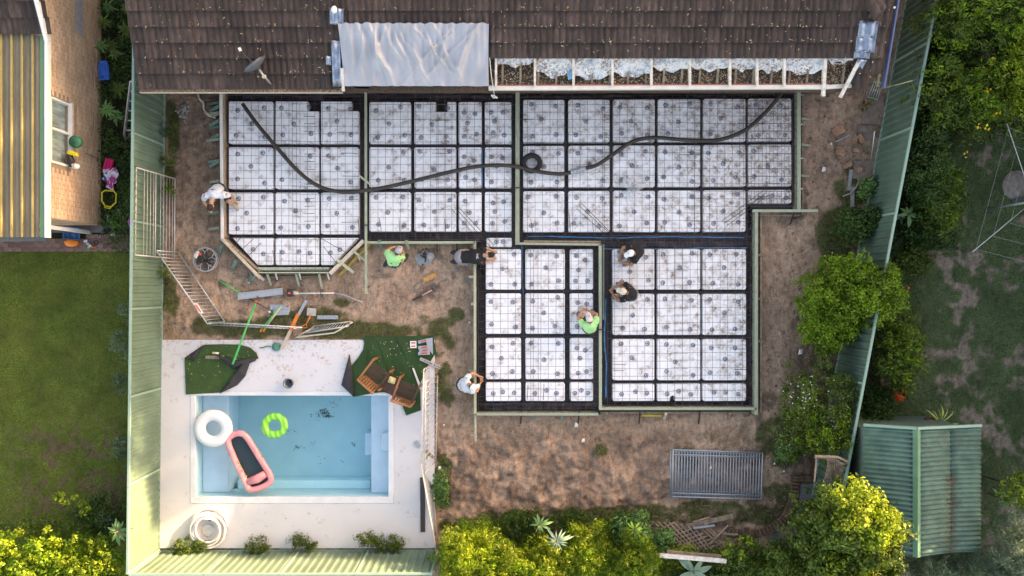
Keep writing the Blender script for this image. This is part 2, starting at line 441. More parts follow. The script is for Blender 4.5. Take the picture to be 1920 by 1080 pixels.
def shell_mat(m, t, b):
    n = noise(t, 2.2, 3, .5, 'World')
    c = ramp(t, n, [(.3, (.52, .78, .84)), (.7, (.60, .84, .88))])
    d = ramp(t, noise(t, 9, 6, .8, 'World'), [(.66, 0.0), (.74, .35)])
    t.links.new(mix(t, d, c, (.16, .27, .33)), b.inputs['Base Color']); b.inputs['Roughness'].default_value = .5
M_shell = material("blue_pool_shell", shell_mat)
M_shellw = simple("pale_pool_shell", (.62, .74, .86), .5, .05, 2)
pl = empty("swimming_pool", (0, 0, 0), label="rectangular swimming pool of blue water set in the white deck", cat="pool")
x0, x1, y0, y1 = POOL; zb = -1.25; wl = -.09
m = MB()
m.box(((x0 + x1) / 2, (y0 + y1) / 2, zb - .05), (x1 - x0 + .2, y1 - y0 + .2, .1))
rect_ring(m, (x0 - .1, x1 + .1, y0 - .1, y1 + .1), POOL, zb, -.052)
m.build("pool_shell", M_shell, pl)
m = MB(); m.box((x0 + .36, (y0 + y1) / 2, (zb - .42) / 2), (.714, y1 - y0 - .006, -zb - .42)); m.build("entry_ledge", M_shellw, pl, bevel=.02)
m = MB(); m.box((x1 - .27, (y0 + y1) / 2, (zb - .35) / 2), (.534, y1 - y0 - .006, -zb - .35)); m.build("bench_ledge", M_shellw, pl, bevel=.02)
m = MB(); m.box((x1 - .655, -4.35, (zb - .70) / 2), (.23, .62, -zb - .70)); m.build("pool_step", M_shellw, pl, bevel=.02)
m = MB(); m.box((x1 - .13, -4.2, -.28), (.22, .50, .12)); m.build("pool_step", M_shellw, pl, bevel=.02)
m = MB(); m.box(((x0 + x1) / 2 + .1, y0 + .12, (zb - .80) / 2), (x1 - x0 - 1.46, .235, -zb - .80)); m.build("south_ledge", M_shell, pl, bevel=.02)
m = MB(); m.box((x0 - .075, -3.9 - .28, .062), (.08, .16, .008)); m.build("skimmer_lid", M_white, pl)
# debris on the floor of the pool
m = MB()
for (dx, dy, s, k) in [(605, 775, 6, 90), (612, 782, 4, 60), (590, 782, 7, 20), (556, 841, 4, 24), (660, 836, 3, 12), (585, 834, 3, 8), (640, 865, 4, 5), (620, 762, 9, 16), (600, 865, 10, 6), (540, 812, 8, 14)]:
    for _ in range(k):
        p = P(dx + rng.normal(0, s), dy + rng.normal(0, s * .6), 0); a = rng.uniform(0, 3.14); s2 = rng.uniform(.005, .015)
        m.box((p.x * 1.05, p.y * 1.05, zb + .006), (s2 * 2.2, s2, .008), (0, 0, a))
m.build("leaf_debris", simple("wet_leaf", (.05, .05, .04), .8), None, kind='stuff', label="dark wet leaves settled on the floor of the pool")
def water_mat(m, t, b):
    o = t.nodes["Material Output"]
    tr = N(t, 'ShaderNodeBsdfTransparent'); tr.inputs[0].default_value = (.93, .97, .98, 1)
    gl = N(t, 'ShaderNodeBsdfGlossy'); gl.inputs['Roughness'].default_value = .03
    fr = N(t, 'ShaderNodeFresnel'); fr.inputs[0].default_value = 1.33
    bp = N(t, 'ShaderNodeBump'); bp.inputs['Strength'].default_value = .25; bp.inputs['Distance'].default_value = .02
    t.links.new(noise(t, 7, 3, .5, 'World'), bp.inputs['Height'])
    t.links.new(bp.outputs[0], gl.inputs['Normal']); t.links.new(bp.outputs[0], fr.inputs['Normal'])
    ms = N(t, 'ShaderNodeMixShader'); gg = N(t, 'ShaderNodeNewGeometry'); om_ = N(t, 'ShaderNodeMath', operation='SUBTRACT'); om_.inputs[0].default_value = 1; t.links.new(gg.outputs['Backfacing'], om_.inputs[1]); mu = N(t, 'ShaderNodeMath', operation='MULTIPLY'); t.links.new(fr.outputs[0], mu.inputs[0]); t.links.new(om_.outputs[0], mu.inputs[1])
    t.links.new(mu.outputs[0], ms.inputs[0]); t.links.new(tr.outputs[0], ms.inputs[1]); t.links.new(gl.outputs[0], ms.inputs[2])
    t.links.new(ms.outputs[0], o.inputs[0])
    va = N(t, 'ShaderNodeVolumeAbsorption'); va.inputs[0].default_value = (.25, .78, .88, 1); va.inputs[1].default_value = .20
    t.links.new(va.outputs[0], o.inputs['Volume'])
M_water = material("pool_water", water_mat)
m = MB(); m.box(((x0 + x1) / 2, (y0 + y1) / 2, (wl + zb) / 2 + .001), (x1 - x0 - .004, y1 - y0 - .004, wl - zb - .004)); m.build("pool_water", M_water, None, kind='structure')

# ------------------------------------------------------------------ sheet metal fences
M_fence = simple("green_sheet_metal", (.105, .175, .140), .6, .14, 1.2, spec=.25, rnd=.05, coord='World')
M_fence_b = simple("pale_green_sheet_metal", (.155, .235, .175), .6, .14, 1.0, spec=.25, rnd=.04, coord='World')
M_rail = simple("green_rail", (.24, .37, .31), .5, .05, 5, spec=.3)
def rib_panel(L, H, pitch=.197, depth=.032):
    """trapezoid profile, runs along +x from 0 to L, height H"""
    prof = []
    u = 0
    while u < L - .01:
        prof += [(u, 0), (u + pitch * .52, 0), (u + pitch * .62, depth), (u + pitch * .90, depth)]; u += pitch
    prof = [p for p in prof if p[0] < L] + [(L, 0)]
    vs = []; fs = []
    for z in (0, H):
        vs += [(a, b, z) for a, b in prof]
    n = len(prof)
    fs = [(i, i + 1, n + i + 1, n + i) for i in range(n - 1)]
    m = MB(); m.add(vs, fs); return m
def fence(name, a, b, mat, side, label, H=1.8, plen=2.37, z0=0.0):
    a = Vector(a); b = Vector(b); d = b - a; L = d.length; ang = math.atan2(d.y, d.x)
    root = empty(name, (a.x, a.y, z0), ang, label=label, cat="fence")
    n = math.ceil(L / plen); pl_ = L / n
    pm = rib_panel(pl_ - .04, H - .06).mesh("fence_sheet", mat)
    post = MB().box((0, 0, H / 2), (.05, .055, H)).mesh("post", M_rail)
    rail = MB().box((pl_ / 2, 0, 0), (pl_ - .054, .055, .05)).mesh("rail", M_rail)
    for i in range(n):
        o = link("fence_sheet", pm, root, (i * pl_ + .02, -.014 * side, .03)); o.scale = (1, side, 1)
        m = o.modifiers.new("s", 'SOLIDIFY'); m.thickness = .002
        link("top_rail", rail, root, (i * pl_, 0, H - .028)); link("bottom_rail", rail, root, (i * pl_, 0, .03))
    for i in range(n + 1):
        link("post", post, root, (i * pl_, 0, .003))
    return root
fence("metal_fence", (xl(8.2), 8.2, 0), (xl(-7.06), -7.06, 0), M_fence_b, 1, "long green ribbed metal fence between the left lawn and the pool")
fence("metal_fence", (xl(-7.06) + .06, -7.10, 0), (-2.0, -7.08, 0), M_fence_b, 1, "pale green ribbed metal fence along the bottom of the pool deck")
fence("metal_fence", (xr(8.2), 8.2, 0), (xr(-6.6), -6.6, 0), M_fence, -1, "green ribbed metal fence between the dirt strip and the right hand yard")

# ------------------------------------------------------------------ neighbour's house at top left
M_brick = simple("salmon_brick", (.56, .36, .235), .85, .10, 9, rnd=.12, coord='World', bmp=.2)
def brick_mat(m, t, b):
    g = N(t, 'ShaderNodeNewGeometry')
    c = ramp(t, g.outputs['Random Per Island'], [(0, (.60, .37, .24)), (.5, (.68, .44, .29)), (1, (.76, .51, .35))])
    gr = ramp(t, noise(t, .8, 4, .6, 'World'), [(.35, .78), (.65, 1.05)])
    t.links.new(mix(t, 1, c, gr, 'MULTIPLY'), b.inputs['Base Color']); b.inputs['Roughness'].default_value = .9
M_brickw = material("salmon_brickwork", brick_mat)
M_mortar = simple("mortar", (.30, .22, .16), .95, .1, 10)
def brick_wall(parent, xw, ya, yb, zt, holes=(), axis='x', mat=M_brickw, name="brickwork", L=.23, H=.076, gap=.016, t=.016, sgn=1):
    """bricks laid on the plane x = xw (axis x) or y = xw (axis y); zt(y) gives the top"""
    m = MB(); z = .01; r = 0
    while z < 3.5:
        y = ya + (0 if r % 2 == 0 else -(L + gap) / 2)
        while y < yb:
            a = max(y, ya); b = min(y + L, yb)
            if b - a > .04 and z + H <= zt((a + b) / 2) and not any(h[0] < b and a < h[1] and h[2] < z + H and z < h[3] for h in holes):
                tt = t * random.uniform(.7, 1.3)
                cc = ((xw + sgn * tt / 2), (a + b) / 2, z + H / 2) if axis == 'x' else ((a + b) / 2, xw + sgn * tt / 2, z + H / 2)
                m.box(cc, (tt, b - a, H) if axis == 'x' else (b - a, tt, H))
            y += L + gap
        z += H + gap; r += 1
    return m.build(name, mat, parent, kind='stuff')
XW = -11.09
hn = empty("brick_house", (XW, 5, 0), label="neighbour's salmon brick house with a ribbed patio roof at top left", cat="house")
hn.location = (0, 0, 0)
ztn = lambda Y: 2.40 + max(0, Y - 5.88) * .52
WIN = (3.02, 4.62, 1.52, 2.34)
m = MB()
m.box((XW - .16, (1.70 + 3.02) / 2 - .0, 1.2), (.3, 3.02 - 1.70, 2.4)); m.box((XW - .16, 3.82, .76), (.3, 1.6, 1.52)); m.box((XW - .16, 3.82, 2.375), (.3, 1.6, .05))
m.prism([(XW - .31, 4.62), (XW - .01, 4.62), (XW - .01, 8.4), (XW - .31, 8.4)], 0, 2.4)
m.add([(XW - .31, 5.88, 2.4), (XW - .01, 5.88, 2.4), (XW - .01, 8.4, 2.4), (XW - .31, 8.4, 2.4), (XW - .31, 8.4, 3.7), (XW - .01, 8.4, 3.7)], [(0, 1, 5, 4), (1, 2, 5), (0, 4, 3), (3, 4, 5, 2)])
m.box((XW - 2.3, 1.85, 1.2), (4.0, .3, 2.4))
m.build("wall", M_mortar, hn)
brick_wall(hn, XW - .008, 1.70, 8.3, ztn, [WIN], sgn=1)
brick_wall(hn, 1.70, XW - 4, XW - .01, lambda v: 2.36, axis='y', sgn=-1)
M_glass = simple("curtained_glass", (.33, .40, .38), .12, .25, 2.0, coord='World', stretch=(1, 6, 1))
wn = MB().box((XW - .12, 3.82, 1.93), (.02, 1.52, .76)).build("window", M_glass, hn)
m = MB()
for yy in (3.05, 3.86, 4.59): m.box((XW - .06, yy, 1.93), (.14, .055, .82))
m.box((XW - .06, 3.82, 2.315), (.12, 1.5, .045)); m.build("window_frame", M_white, wn)
MB().box((XW + .01, 3.82, 1.525), (.10, 1.62, .04)).build("sill", M_white, wn)
sb = MB().box((0, 0, 0), (.06, .10, .23)).mesh("sill_brick", M_brick)
for i in range(16): link("sill_brick", sb, hn, (XW + .025, 3.06 + i * .103, 1.38), (0, R(14), 0))
for i, (py0, py1) in enumerate([(-8, 14), (16, 36), (38, 62)]):
    a = P(138, py0, 1.3); b = P(138, py1, 1.3)
    mm = MB()
    def f(u, v, a=a, b=b):
        ww = .20 + .03 * math.sin(u * 9 + i); yy = a.y + (b.y - a.y) * u + .02 * math.sin(v * 40)
        return (XW + .012, yy, 1.12 + ww * 2 * (v - .5) * .9)
    mm.sheet(f, 8, 10); mm.build("paint_patch", simple("grey_paint_patch", (.46, .45, .50), .8), hn)
M_roof2 = simple("olive_ribbed_roof", (.19, .155, .10), .6, .2, 3, c2=(.125, .105, .065), stretch=(3, .5, 1), coord='World', rnd=.1)
M_moss = simple("mossy_yellow_rib", (.36, .28, .11), .7, .25, 9, coord='World', c2=(.30, .22, .07))
zp = 2.47
ribs = [3, 22.5, 42, 62]
xs = [-12.6] + [P(r_, 0, zp).x for r_ in ribs] + [P(76, 0, zp).x]
ya, yb = P(0, 445, zp).y, P(0, 58, zp).y
for i in range(len(xs) - 1):
    mm = MB(); xa, xb = xs[i], xs[i + 1]
    def f(u, v): return (xa + .02 + (xb - xa - .04) * u, ya + (yb - ya) * v, zp + (.012 if .25 < u < .75 else 0))
    mm.sheet(f, 8, 6, False); mm.build("roof_sheet", M_roof2, hn, solid=.004)
for xx in xs[1:-1]:
    mm = MB(); mm.bar((xx, ya, zp + .02), (xx, yb, zp + .02), .05, .045); mm.build("roof_rib", M_moss, hn, bevel=.01)
mm = MB(); mm.bar((xs[-1] + .06, ya, zp - .03), (xs[-1] + .06, yb, zp - .03), .14, .07); mm.build("gutter", simple("green_gutter", (.10, .24, .12), .5, .1, 3, coord='World', c2=(.16, .26, .12)), hn)
zf = 2.49
mm = MB(); mm.bar((XW + .01, P(0, 446, zf).y, zf), (XW + .01, 5.9, zf), .065, .16); mm.bar((XW + .01, 5.9, zf), (XW + .01, 8.3, zf + 1.22), .085, .16); mm.build("fascia", M_white, hn)
mm = MB(); mm.bar((xs[0], ya - .05, zp - .04), (XW - .05, ya - .05, zp - .04), .10, .09); mm.build("gutter", M_dark, hn)
mm = MB(); mm.bar((-12.6, 1.45, 1.2), (-12.6, 1.45, 0), .09, .09); mm.box((-11.4, 1.5, 1.2), (.09, .09, 2.4)); mm.build("patio_post", M_white, hn)

# ------------------------------------------------------------------ roof tiles
def tile_mat(m, t, b):
    oi = N(t, 'ShaderNodeObjectInfo')
    c = ramp(t, oi.outputs['Random'], [(0, (.028, .017, .015)), (.5, (.042, .026, .022)), (1, (.064, .040, .034))])
    n = ramp(t, noise(t, 11, 6, .7, 'World', (1, .15, 1)), [(.3, .5), (.5, 1.0), (.7, 1.9)])
    c = mix(t, 1, c, n, 'MULTIPLY')
    g = ramp(t, noise(t, 1.1, 3, .5, 'World'), [(.3, .8), (.7, 1.25)])
    c = mix(t, 1, c, g, 'MULTIPLY')
    t.links.new(c, b.inputs['Base Color']); b.inputs['Roughness'].default_value = .8
    bump(t, b, noise(t, 60, 4, .7, 'World'), .3, .01)
M_tile = material("brown_concrete_tile", tile_mat)
def tile_mesh(mat, L=.385, W=.294):
    m = MB(); n = 16
    prof = [(i / n * W, .028 * (math.sin(i / n * 4 * math.pi - 1.2) * .5 + .5) ** .8) for i in range(n + 1)]
    vs = []
    for yy, zz in ((0, .028), (0, .062), (L, .006)):
        vs += [(a, yy, b + zz if zz != .028 else .0) for a, b in prof]
    k = n + 1
    fs = [(i, i + 1, k + i + 1, k + i) for i in range(n)] + [(k + i, k + i + 1, 2 * k + i + 1, 2 * k + i) for i in range(n)]
    m.add(vs, fs); return m
TILE = tile_mesh(M_tile).mesh("roof_tile", M_tile)
SL = math.atan(.384)
def zroof(Y): return 2.40 + .384 * (Y - 4.80)
def RP(px, py, dz=0.0):
    a = 540 - py; k = HC - 2.40 + .384 * 4.80 - dz
    Y = a * k / (F + .384 * a); z_ = zroof(Y) + dz
    return Vector(((px - 960) * K(z_), Y, z_))
# neighbour's tiles
for j in range(5):
    for i in range(6):
        Yt = P(0, 60, 2.55).y - .02 + .33 * j
        link("roof_tile", TILE, hn, (-12.62 + .3 * i - .12, Yt, 2.50 + .33 * j * .5), (math.atan(.5), 0, random.uniform(-.01, .01)))
hm = empty("house", (0, 5, 0), label="house being extended with brown tiled roof and stripped eaves", cat="house"); hm.location = (0, 0, 0)
XL, XR = -8.93, 8.95
cols = int((XR - XL) / .3)
far_t = MB(); nt_ = 0
XO0, XO1 = RP(918, 130).x, RP(1606, 130).x
XT0 = RP(640, 130).x
for j in range(13):
    for i in range(cols):
        xx = XL + .3 * i; Yt = 4.80 + .33 * j - .02
        if j < 2 and XT0 - .1 < xx + .15 < XO1: continue
        if j == 0 and XO1 < xx < RP(1640, 150).x: continue
        if j < 6 or (j == 6 and 0):
            o = link("roof_tile", TILE, hm, (xx, Yt, zroof(Yt) + random.uniform(-.003, .004)), (SL + random.uniform(-.006, .006), random.uniform(-.006, .006), random.uniform(-.008, .008)))
            nt_ += 1
        else:
            M_ = Matrix.Rotation(SL, 3, 'X')
            vs = [M_ @ v.co + Vector((xx, Yt, zroof(Yt))) for v in TILE.vertices]
            far_t.add(vs, [tuple(p.vertices) for p in TILE.polygons])
far_t.build("upper_tiles", M_tile, hm, kind='stuff')
# far slope, gables and walls
Yr = 4.80 + .33 * 13; zr = zroof(Yr)
m = MB(); m.add([(XL, Yr, zr), (XR, Yr, zr), (XR, 13.6, 2.4), (XL, 13.6, 2.4)], [(0, 1, 2, 3)]); m.build("rear_roof", M_tile, hm, solid=.03)
m = MB(); m.bar((XL, Yr, zr + .05), (XR, Yr, zr + .05), .2, .1); m.build("ridge_cap", M_tile, hm, bevel=.03)
for s, xx in ((1, XL + .03), (-1, XR - .02)):
    m = MB(); m.bar((xx, 4.82, zroof(4.82) - .07), (xx, Yr, zr - .07), .035, .16); m.build("barge_board", simple("blue_grey_barge", (.10, .14, .28), .6) if s < 0 else M_timber_pale, hm)
M_brick2 = simple("brown_brick", (.20, .115, .085), .9, .15, 6, coord='World', rnd=.1)
m = MB(); m.box((0, 5.35, 1.14), (17.3, .24, 2.28)); m.box((XL + .5, 9.2, 1.14), (.24, 7.4, 2.28)); m.box((XR - .55, 9.2, 1.14), (.24, 7.4, 2.28)); m.build("wall", M_brick2, hm)
mw = MB()
for r in range(4):
    for i in range(72):
        mw.box((-8.6 + i * .241 + (.12 if r % 2 else 0), 5.226, .35 + r * .087), (.23, .012, .076))
mw.build("brickwork", M_brick2, hm, kind='stuff')
# gutter on the left part with leaf litter
a, b = RP(262, 165), RP(642, 165)
m = MB(); m.bar((XL, 4.745, 2.36), (b.x, 4.745, 2.36), .11, .09); m.build("gutter", simple("brown_gutter", (.13, .085, .07), .6, .2, 20, coord='World', c2=(.30, .17, .08)), hm)
m = MB(); m.bar((XL, 4.685, 2.375), (b.x, 4.685, 2.375), .012, .10); m.build("gutter_lip", simple("cream_lip", (.50, .42, .36), .5), hm)
# stripped eave : underlay, soffit, rafters, fascia
M_soff = simple("littered_soffit", (.14, .09, .06), .9, .3, 30, coord='World', c2=(.045, .032, .028), bmp=.6)
m = MB(); m.box(((XT0 + XO1) / 2, 5.12, 2.30), (XO1 - XT0 + .2, .80, .02)); m.build("soffit", M_soff, hm)
m = MB(); m.box(((XT0 + XO1) / 2, 5.78, 2.66), (XO1 - XT0, .9, .02), (SL, 0, 0)); m.build("ceiling_lining", M_soff, hm)
for pxr in [930, 1003, 1075, 1148, 1221, 1293, 1368, 1419, 1470]:
    m = MB(); m.bar(RP(pxr, 161, -.02), RP(pxr, 104, -.02), .055, .11); m.build("rafter", M_timber_white, hm, bevel=.004)
a = RP(1547, 170, -.02); m = MB(); m.bar((a.x - .03, a.y - .12, a.z - .05), RP(1547, 104, -.02), .075, .11); m.build("rafter", M_timber_white, hm, bevel=.004)
for k in range(22):
    xx = XO0 + .3 + k * .43; m = MB(); m.bar((xx, 4.85, 2.32), (xx + .02, 5.6, 2.52), .05, .06); m.build("ceiling_joist", M_timber_old, hm)
a = RP(916, 157); b_ = RP(1556, 155)
m = MB(); m.bar((a.x, 4.80, 2.34), (b_.x, 4.83, 2.34), .10, .12); m.build("fascia", simple("cream_fascia", (.70, .66, .60), .6, .08, 4), hm, bevel=.004)
m = MB(); m.bar((a.x, 4.862, 2.405), (b_.x, 4.892, 2.405), .022, .02); m.build("fascia_edge", simple("red_edge", (.42, .11, .09), .6), hm)
m = MB(); m.bar(Vector((b_.x, 4.83, 2.34)), P(1595, 161, 2.34), .09, .10); m.build("fascia", M_timber_white, hm)
def foil_mat(m, t, b):
    n = noise(t, 6, 6, .75, 'World')
    c = ramp(t, n, [(.40, (.28, .40, .50)), (.48, (.62, .64, .68)), (.58, (.74, .74, .74))])
    d = ramp(t, noise(t, 17, 6, .8, 'World'), [(.49, 0.0), (.55, 1.0)])
    g = ramp(t, noise(t, 2.6, 3, .6, 'World'), [(.38, .15), (.56, 1.0)])
    dd = mix(t, 1, d, g, 'MULTIPLY')
    t.links.new(mix(t, dd, c, (.22, .13, .08)), b.inputs['Base Color']); b.inputs['Roughness'].default_value = .45
    bump(t, b, noise(t, 10, 5, .7, 'World'), .9, .04)
M_foil = material("torn_foil", foil_mat)
seg = [930, 1003, 1075, 1148, 1221, 1293, 1368, 1419, 1470, 1547, 1600]
low = [122, 136, 147, 142, 132, 130, 130, 134, 137, 118]
for i in range(10):
    xa, xb = seg[i], seg[i + 1]; lo_ = low[i]
    m = MB()
    def f(u, v):
        sag = lo_ - 6 * abs(u - .5) * 2 + (10 if i == 1 else 2) * (1 - abs(u - .5) * 2) + 2.2 * math.sin(u * 17 + i) 
        yy = 104 + (sag - 104) * v
        p = RP(xa + (xb - xa) * u, yy, -.03); p.z -= .10 * math.sin(math.pi * u) * v + .02 * math.sin(u * 11 + v * 7 + i)
        return p
    m.sheet(f, 12, 8); m.build("torn_foil_underlay", M_foil, hm)
# blue-white foil edge strip beneath the tiles
m = MB(); m.bar(RP(1425, 102.5, .02), RP(1602, 102.5, .02), .07, .03); m.build("white_batten", simple("white_crumbled_batten", (.66, .66, .67), .7, .2, 20), hm)
m = MB(); m.bar(RP(930, 106.5, -.04), RP(1425, 106.5, -.04), .05, .02); m.build("blue_underlay_edge", simple("pale_blue_foil", (.36, .52, .62), .5, .2, 9), hm)
a = RP(1073, 120, -.02)
m = MB(); m.prism([RP(1062, 132)[:2], RP(1074, 112)[:2], RP(1077, 146)[:2], RP(1066, 150)[:2]], a.z - .12, a.z - .105); m.build("blue_foil_flap", simple("sky_blue_foil", (.20, .42, .58), .5), hm)
# leaf litter on the roof
cols_l = leafmat("dry_leaf", [(.30, .18, .08), (.48, .33, .18), (.62, .50, .34)], trans=0.1)
V = []; 
nL = 900
for k in range(nL):
    pxx = random.uniform(235, 1680); row = random.random()
    if row < .62:
        Yt = 4.80 + .33 * random.randint(0, 6) + .33 + random.uniform(-.05, .03)
    else: Yt = random.uniform(4.8, 7.2)
    xx = (pxx - 960) * .01255; 
    if XT0 - .1 < xx < XO1 and Yt < 5.5: continue
    if XT0 - .1 < xx < XO0 and Yt < 6.15: continue
    if abs(xx) > 8.85: continue
    c = Vector((xx, Yt, zroof(Yt) + .095)); a = random.uniform(0, 6.28); l_ = random.uniform(.012, .040); w_ = random.uniform(.003, .008)
    d = Vector((math.cos(a), math.sin(a), .384 * math.sin(a))) * l_; s = Vector((-math.sin(a), math.cos(a), .38 * math.cos(a))) * w_
    V += [c - d, c + s, c + d, c - s]
for k in range(500):    # litter in the gutter
    c = Vector((random.uniform(XL, RP(640, 165).x), 4.745 + random.uniform(-.045, .045), 2.41)); a = random.uniform(0, 6.28)
    d = Vector((math.cos(a), math.sin(a), 0)) * .025; s = Vector((-math.sin(a), math.cos(a), 0)) * .007
    V += [c - d, c + s, c + d, c - s]
for k in range(2600):    # litter on torn eave
    c = Vector((random.uniform(XO0, XO1), random.uniform(4.90, 5.62), 0)); c.z = 2.33 if c.y < 5.2 or k % 3 else zroof(c.y) - .02 + .02 * random.random() ; a = random.uniform(0, 6.28)
    d = Vector((math.cos(a), math.sin(a), 0)) * .028; s = Vector((-math.sin(a), math.cos(a), 0)) * .008
    V += [c - d, c + s, c + d, c - s]
link("fallen_leaves", np_mesh("fallen_leaves", np.array([tuple(v) for v in V]), np.arange(len(V)).reshape(-1, 4), cols_l), kind='stuff', label="dry fallen leaves scattered over the tiled roof")
# silver tarp
def tarp_mat(m, t, b):
    c = ramp(t, noise(t, 1.5, 3, .5, 'World'), [(.3, (.32, .33, .37)), (.7, (.40, .41, .46))])
    t.links.new(c, b.inputs['Base Color']); b.inputs['Roughness'].default_value = .52; b.inputs['Metallic'].default_value = .1
    bump(t, b, noise(t, 5, 4, .6, 'World', (2.2, .6, 1)), .5, .03)
M_tarp = material("silver_tarp", tarp_mat)
m = MB()
def f(u, v):
    pxl = 636 + 12 * v; pxr = 917 - 1 * math.sin(v * 3)
    X_ = pxl + (pxr - pxl) * u; yy = 47 + 117 * v + (1.0 * math.sin(u * 90) * (1 - v))
    p = RP(X_, yy, .0)
    h = .12 + .022 * (math.sin(X_ * .535) * .5 + .5) * (1 - v) ** 1.5
    X_ += 3 * math.sin(v * 7 + X_ * .05)
    for (cx_, sl_, am, wd_) in [(742, 70, .05, 3), (772, 95, .045, 3), (810, 60, .05, 4), (850, -95, .05, 3), (905, -120, .06, 4), (870, -140, .035, 3), (700, 20, .06, 3), (722, -25, .035, 3), (795, 30, .04, 3), (655, 12, .05, 4), (676, 8, .06, 5), (690, 48, .13, 5), (672, 30, .05, 5), (716, 60, .05, 5), (735, 45, .05, 4), (900, -60, .10, 5), (780, 10, .03, 5), (812, 6, .03, 5), (835, -8, .03, 4), (760, 40, .04, 5), (880, -25, .03, 4)]:
        h += am * math.exp(-((X_ - cx_ - sl_ * v) / wd_) ** 2) * (.35 + .65 * math.sin(min(1, v * 1.15) * math.pi))
    h += .012 * math.sin(X_ * .21 + v * 5) + .010 * math.sin(X_ * .11 - v * 13)
    return p + Vector((0, 0, h))
m.sheet(f, 200, 46); m.build("silver_tarp", M_tarp, None, label="wrinkled silver tarp laid over the stripped roof edge", cat="tarp")
# flashing pieces
M_flash = simple("silver_flashing", (.30, .36, .46), .3, .35, 6, metal=.6, coord='World', c2=(.13, .17, .24), bmp=.6, bscale=8)
def flash(x0, y0, x1, y1, rip=3, skew=0, label=None):
    m = MB()
    def f(u, v):
        p = RP(x0 + (x1 - x0) * u + skew * v, y0 + (y1 - y0) * v, .13); p.z += .018 * math.sin(u * rip * 6.28)
        return p
    m.sheet(f, 24, 4); return m.build("roof_flashing", M_flash, None, solid=.003, label=label, cat="flashing")
flash(1612, 39, 1648, 72, 2, -5, "silver flashing sheet highest of three on the right of the tiled roof")
flash(1606, 68, 1643, 99, 2, -3, "silver flashing sheet in the middle of three near the roof's right edge")
flash(1602, 96, 1632, 110, 2, -2, "short silver flashing just above the bare rafter ends at right")
flash(1622, 111, 1626, 156, 1, -24, "long leaning flashing strip hanging past the right eave") if 0 else None
m = MB()
def f(u, v): return P(1608 + 18 * u - 21 * v + 0, 112 + 43 * v, 2.75 - .35 * v) + Vector((0, 0, .02 * math.sin(u * 6)))
m.sheet(f, 6, 6); m.build("valley_flashing", M_flash, None, solid=.003, label="blue grey metal strip hanging down past the right hand eave", cat="flashing")
flash(618, 16, 644, 46, 2, 0, "small silver flashing under the white vent cap on the roof")
flash(621, 76, 637, 162, 1, 3, "tall narrow silver flashing left of the tarp")
flash(611, 105, 621, 122, 1, 0, "little silver patch left of the narrow flashing")
m = MB(); p = RP(629, 22, .1); m.tube([p - Vector((0, 0, .1)), p + Vector((0, 0, .12))], .035, 10); m.ball(p + Vector((0, 0, .14)), (.07, .09, .05), 12); m.build("roof_vent", M_white, None, label="white capped vent pipe standing on the upper roof", cat="vent")
a = P(641, 128, 2.72); b = P(644, 171, 2.42)
m = MB(); m.bar(a, b, .07, .045); m.build("loose_batten", M_timber_white, None, label="short pale timber offcut lying across the eave left of the tarp", cat="timber", bevel=.004)
m = MB(); m.bar(P(1612, 112, 2.72), P(1575, 183, 2.36), .085, .05); m.bar(P(1614, 113, 2.70), P(1590, 160, 2.44), .03, .04); m.build("hip_batten", M_timber_white, None, label="long white timber hanging diagonally off the right end of the eave", cat="timber", bevel=.004)
# loose tiles near the top right
st = empty("tile_stack", RP(1633, 22, .1), R(36), label="two loose brown tiles stacked askew on the roof at top right", cat="tiles")
for k in range(3):
    o = link("roof_tile", TILE, st, (-.12 + .05 * k, -.16 + .02 * k, .02 + .035 * k), (.12 + SL, 0, .05 * k - .05))
o = link("loose_tile", TILE, None, RP(1625, 33, .1), (SL, 0, R(-18)), label="single loose tile leaning below the stacked tiles", cat="tile")
# ------------------------------------------------------------------ slab: membrane, pods, bar chairs, mesh
ZP = .255       # top of the foam pods
ZM = .315       # reinforcement mesh
m = MB(); m.prism([(p.x, p.y) for p in SLAB], -.01, .012); 
m.build("black_membrane", M_black_plastic, None, label="black plastic membrane laid under the foam pods", cat="membrane")
def crumple(poly_px, z0, amp, name, label, seed=0, nx=60, ny=10):
    (ax, ay), (bx, by) = poly_px
    m = MB()
    def f(u, v):
        p = P(ax + (bx - ax) * u, ay + (by - ay) * v, z0)
        h = float(fbm(np.array([p.x]), np.array([p.y]), 6.0, 3, 100 + seed)[0]) - .4
        return p + Vector((0, 0, max(0, h) * amp))
    m.sheet(f, nx, ny)
    return m.build(name, M_black_plastic, None, label=label, cat="plastic sheet")
crumple(((1404, 384), (1415, 766)), .02, .5, "plastic_sheet", "crumpled black plastic up the right form of the lower slab", 1, 4, 60)
crumple(((985, 437), (1412, 464)), .02, .18, "plastic_sheet", "black plastic in the wide trench between the upper and lower pods", 2, 80, 6)
crumple(((896, 466), (909, 772)), .02, .35, "plastic_sheet", "crumpled black plastic beside the left form of the lower slab", 3, 4, 60)
crumple(((692, 438), (905, 456)), .02, .3, "plastic_sheet", "black plastic in the edge trench above the kneeling workers", 4, 60, 5)
crumple(((425, 174), (960, 188)), .02, .3, "plastic_sheet", "black plastic in the trench by the house wall on the left", 5, 90, 5)
crumple(((985, 170), (1490, 184)), .02, .3, "plastic_sheet", "black plastic in the trench by the house wall on the right", 6, 90, 5)
crumple(((896, 754), (1410, 768)), .02, .25, "plastic_sheet", "black plastic in the trench along the bottom form", 7, 90, 5)

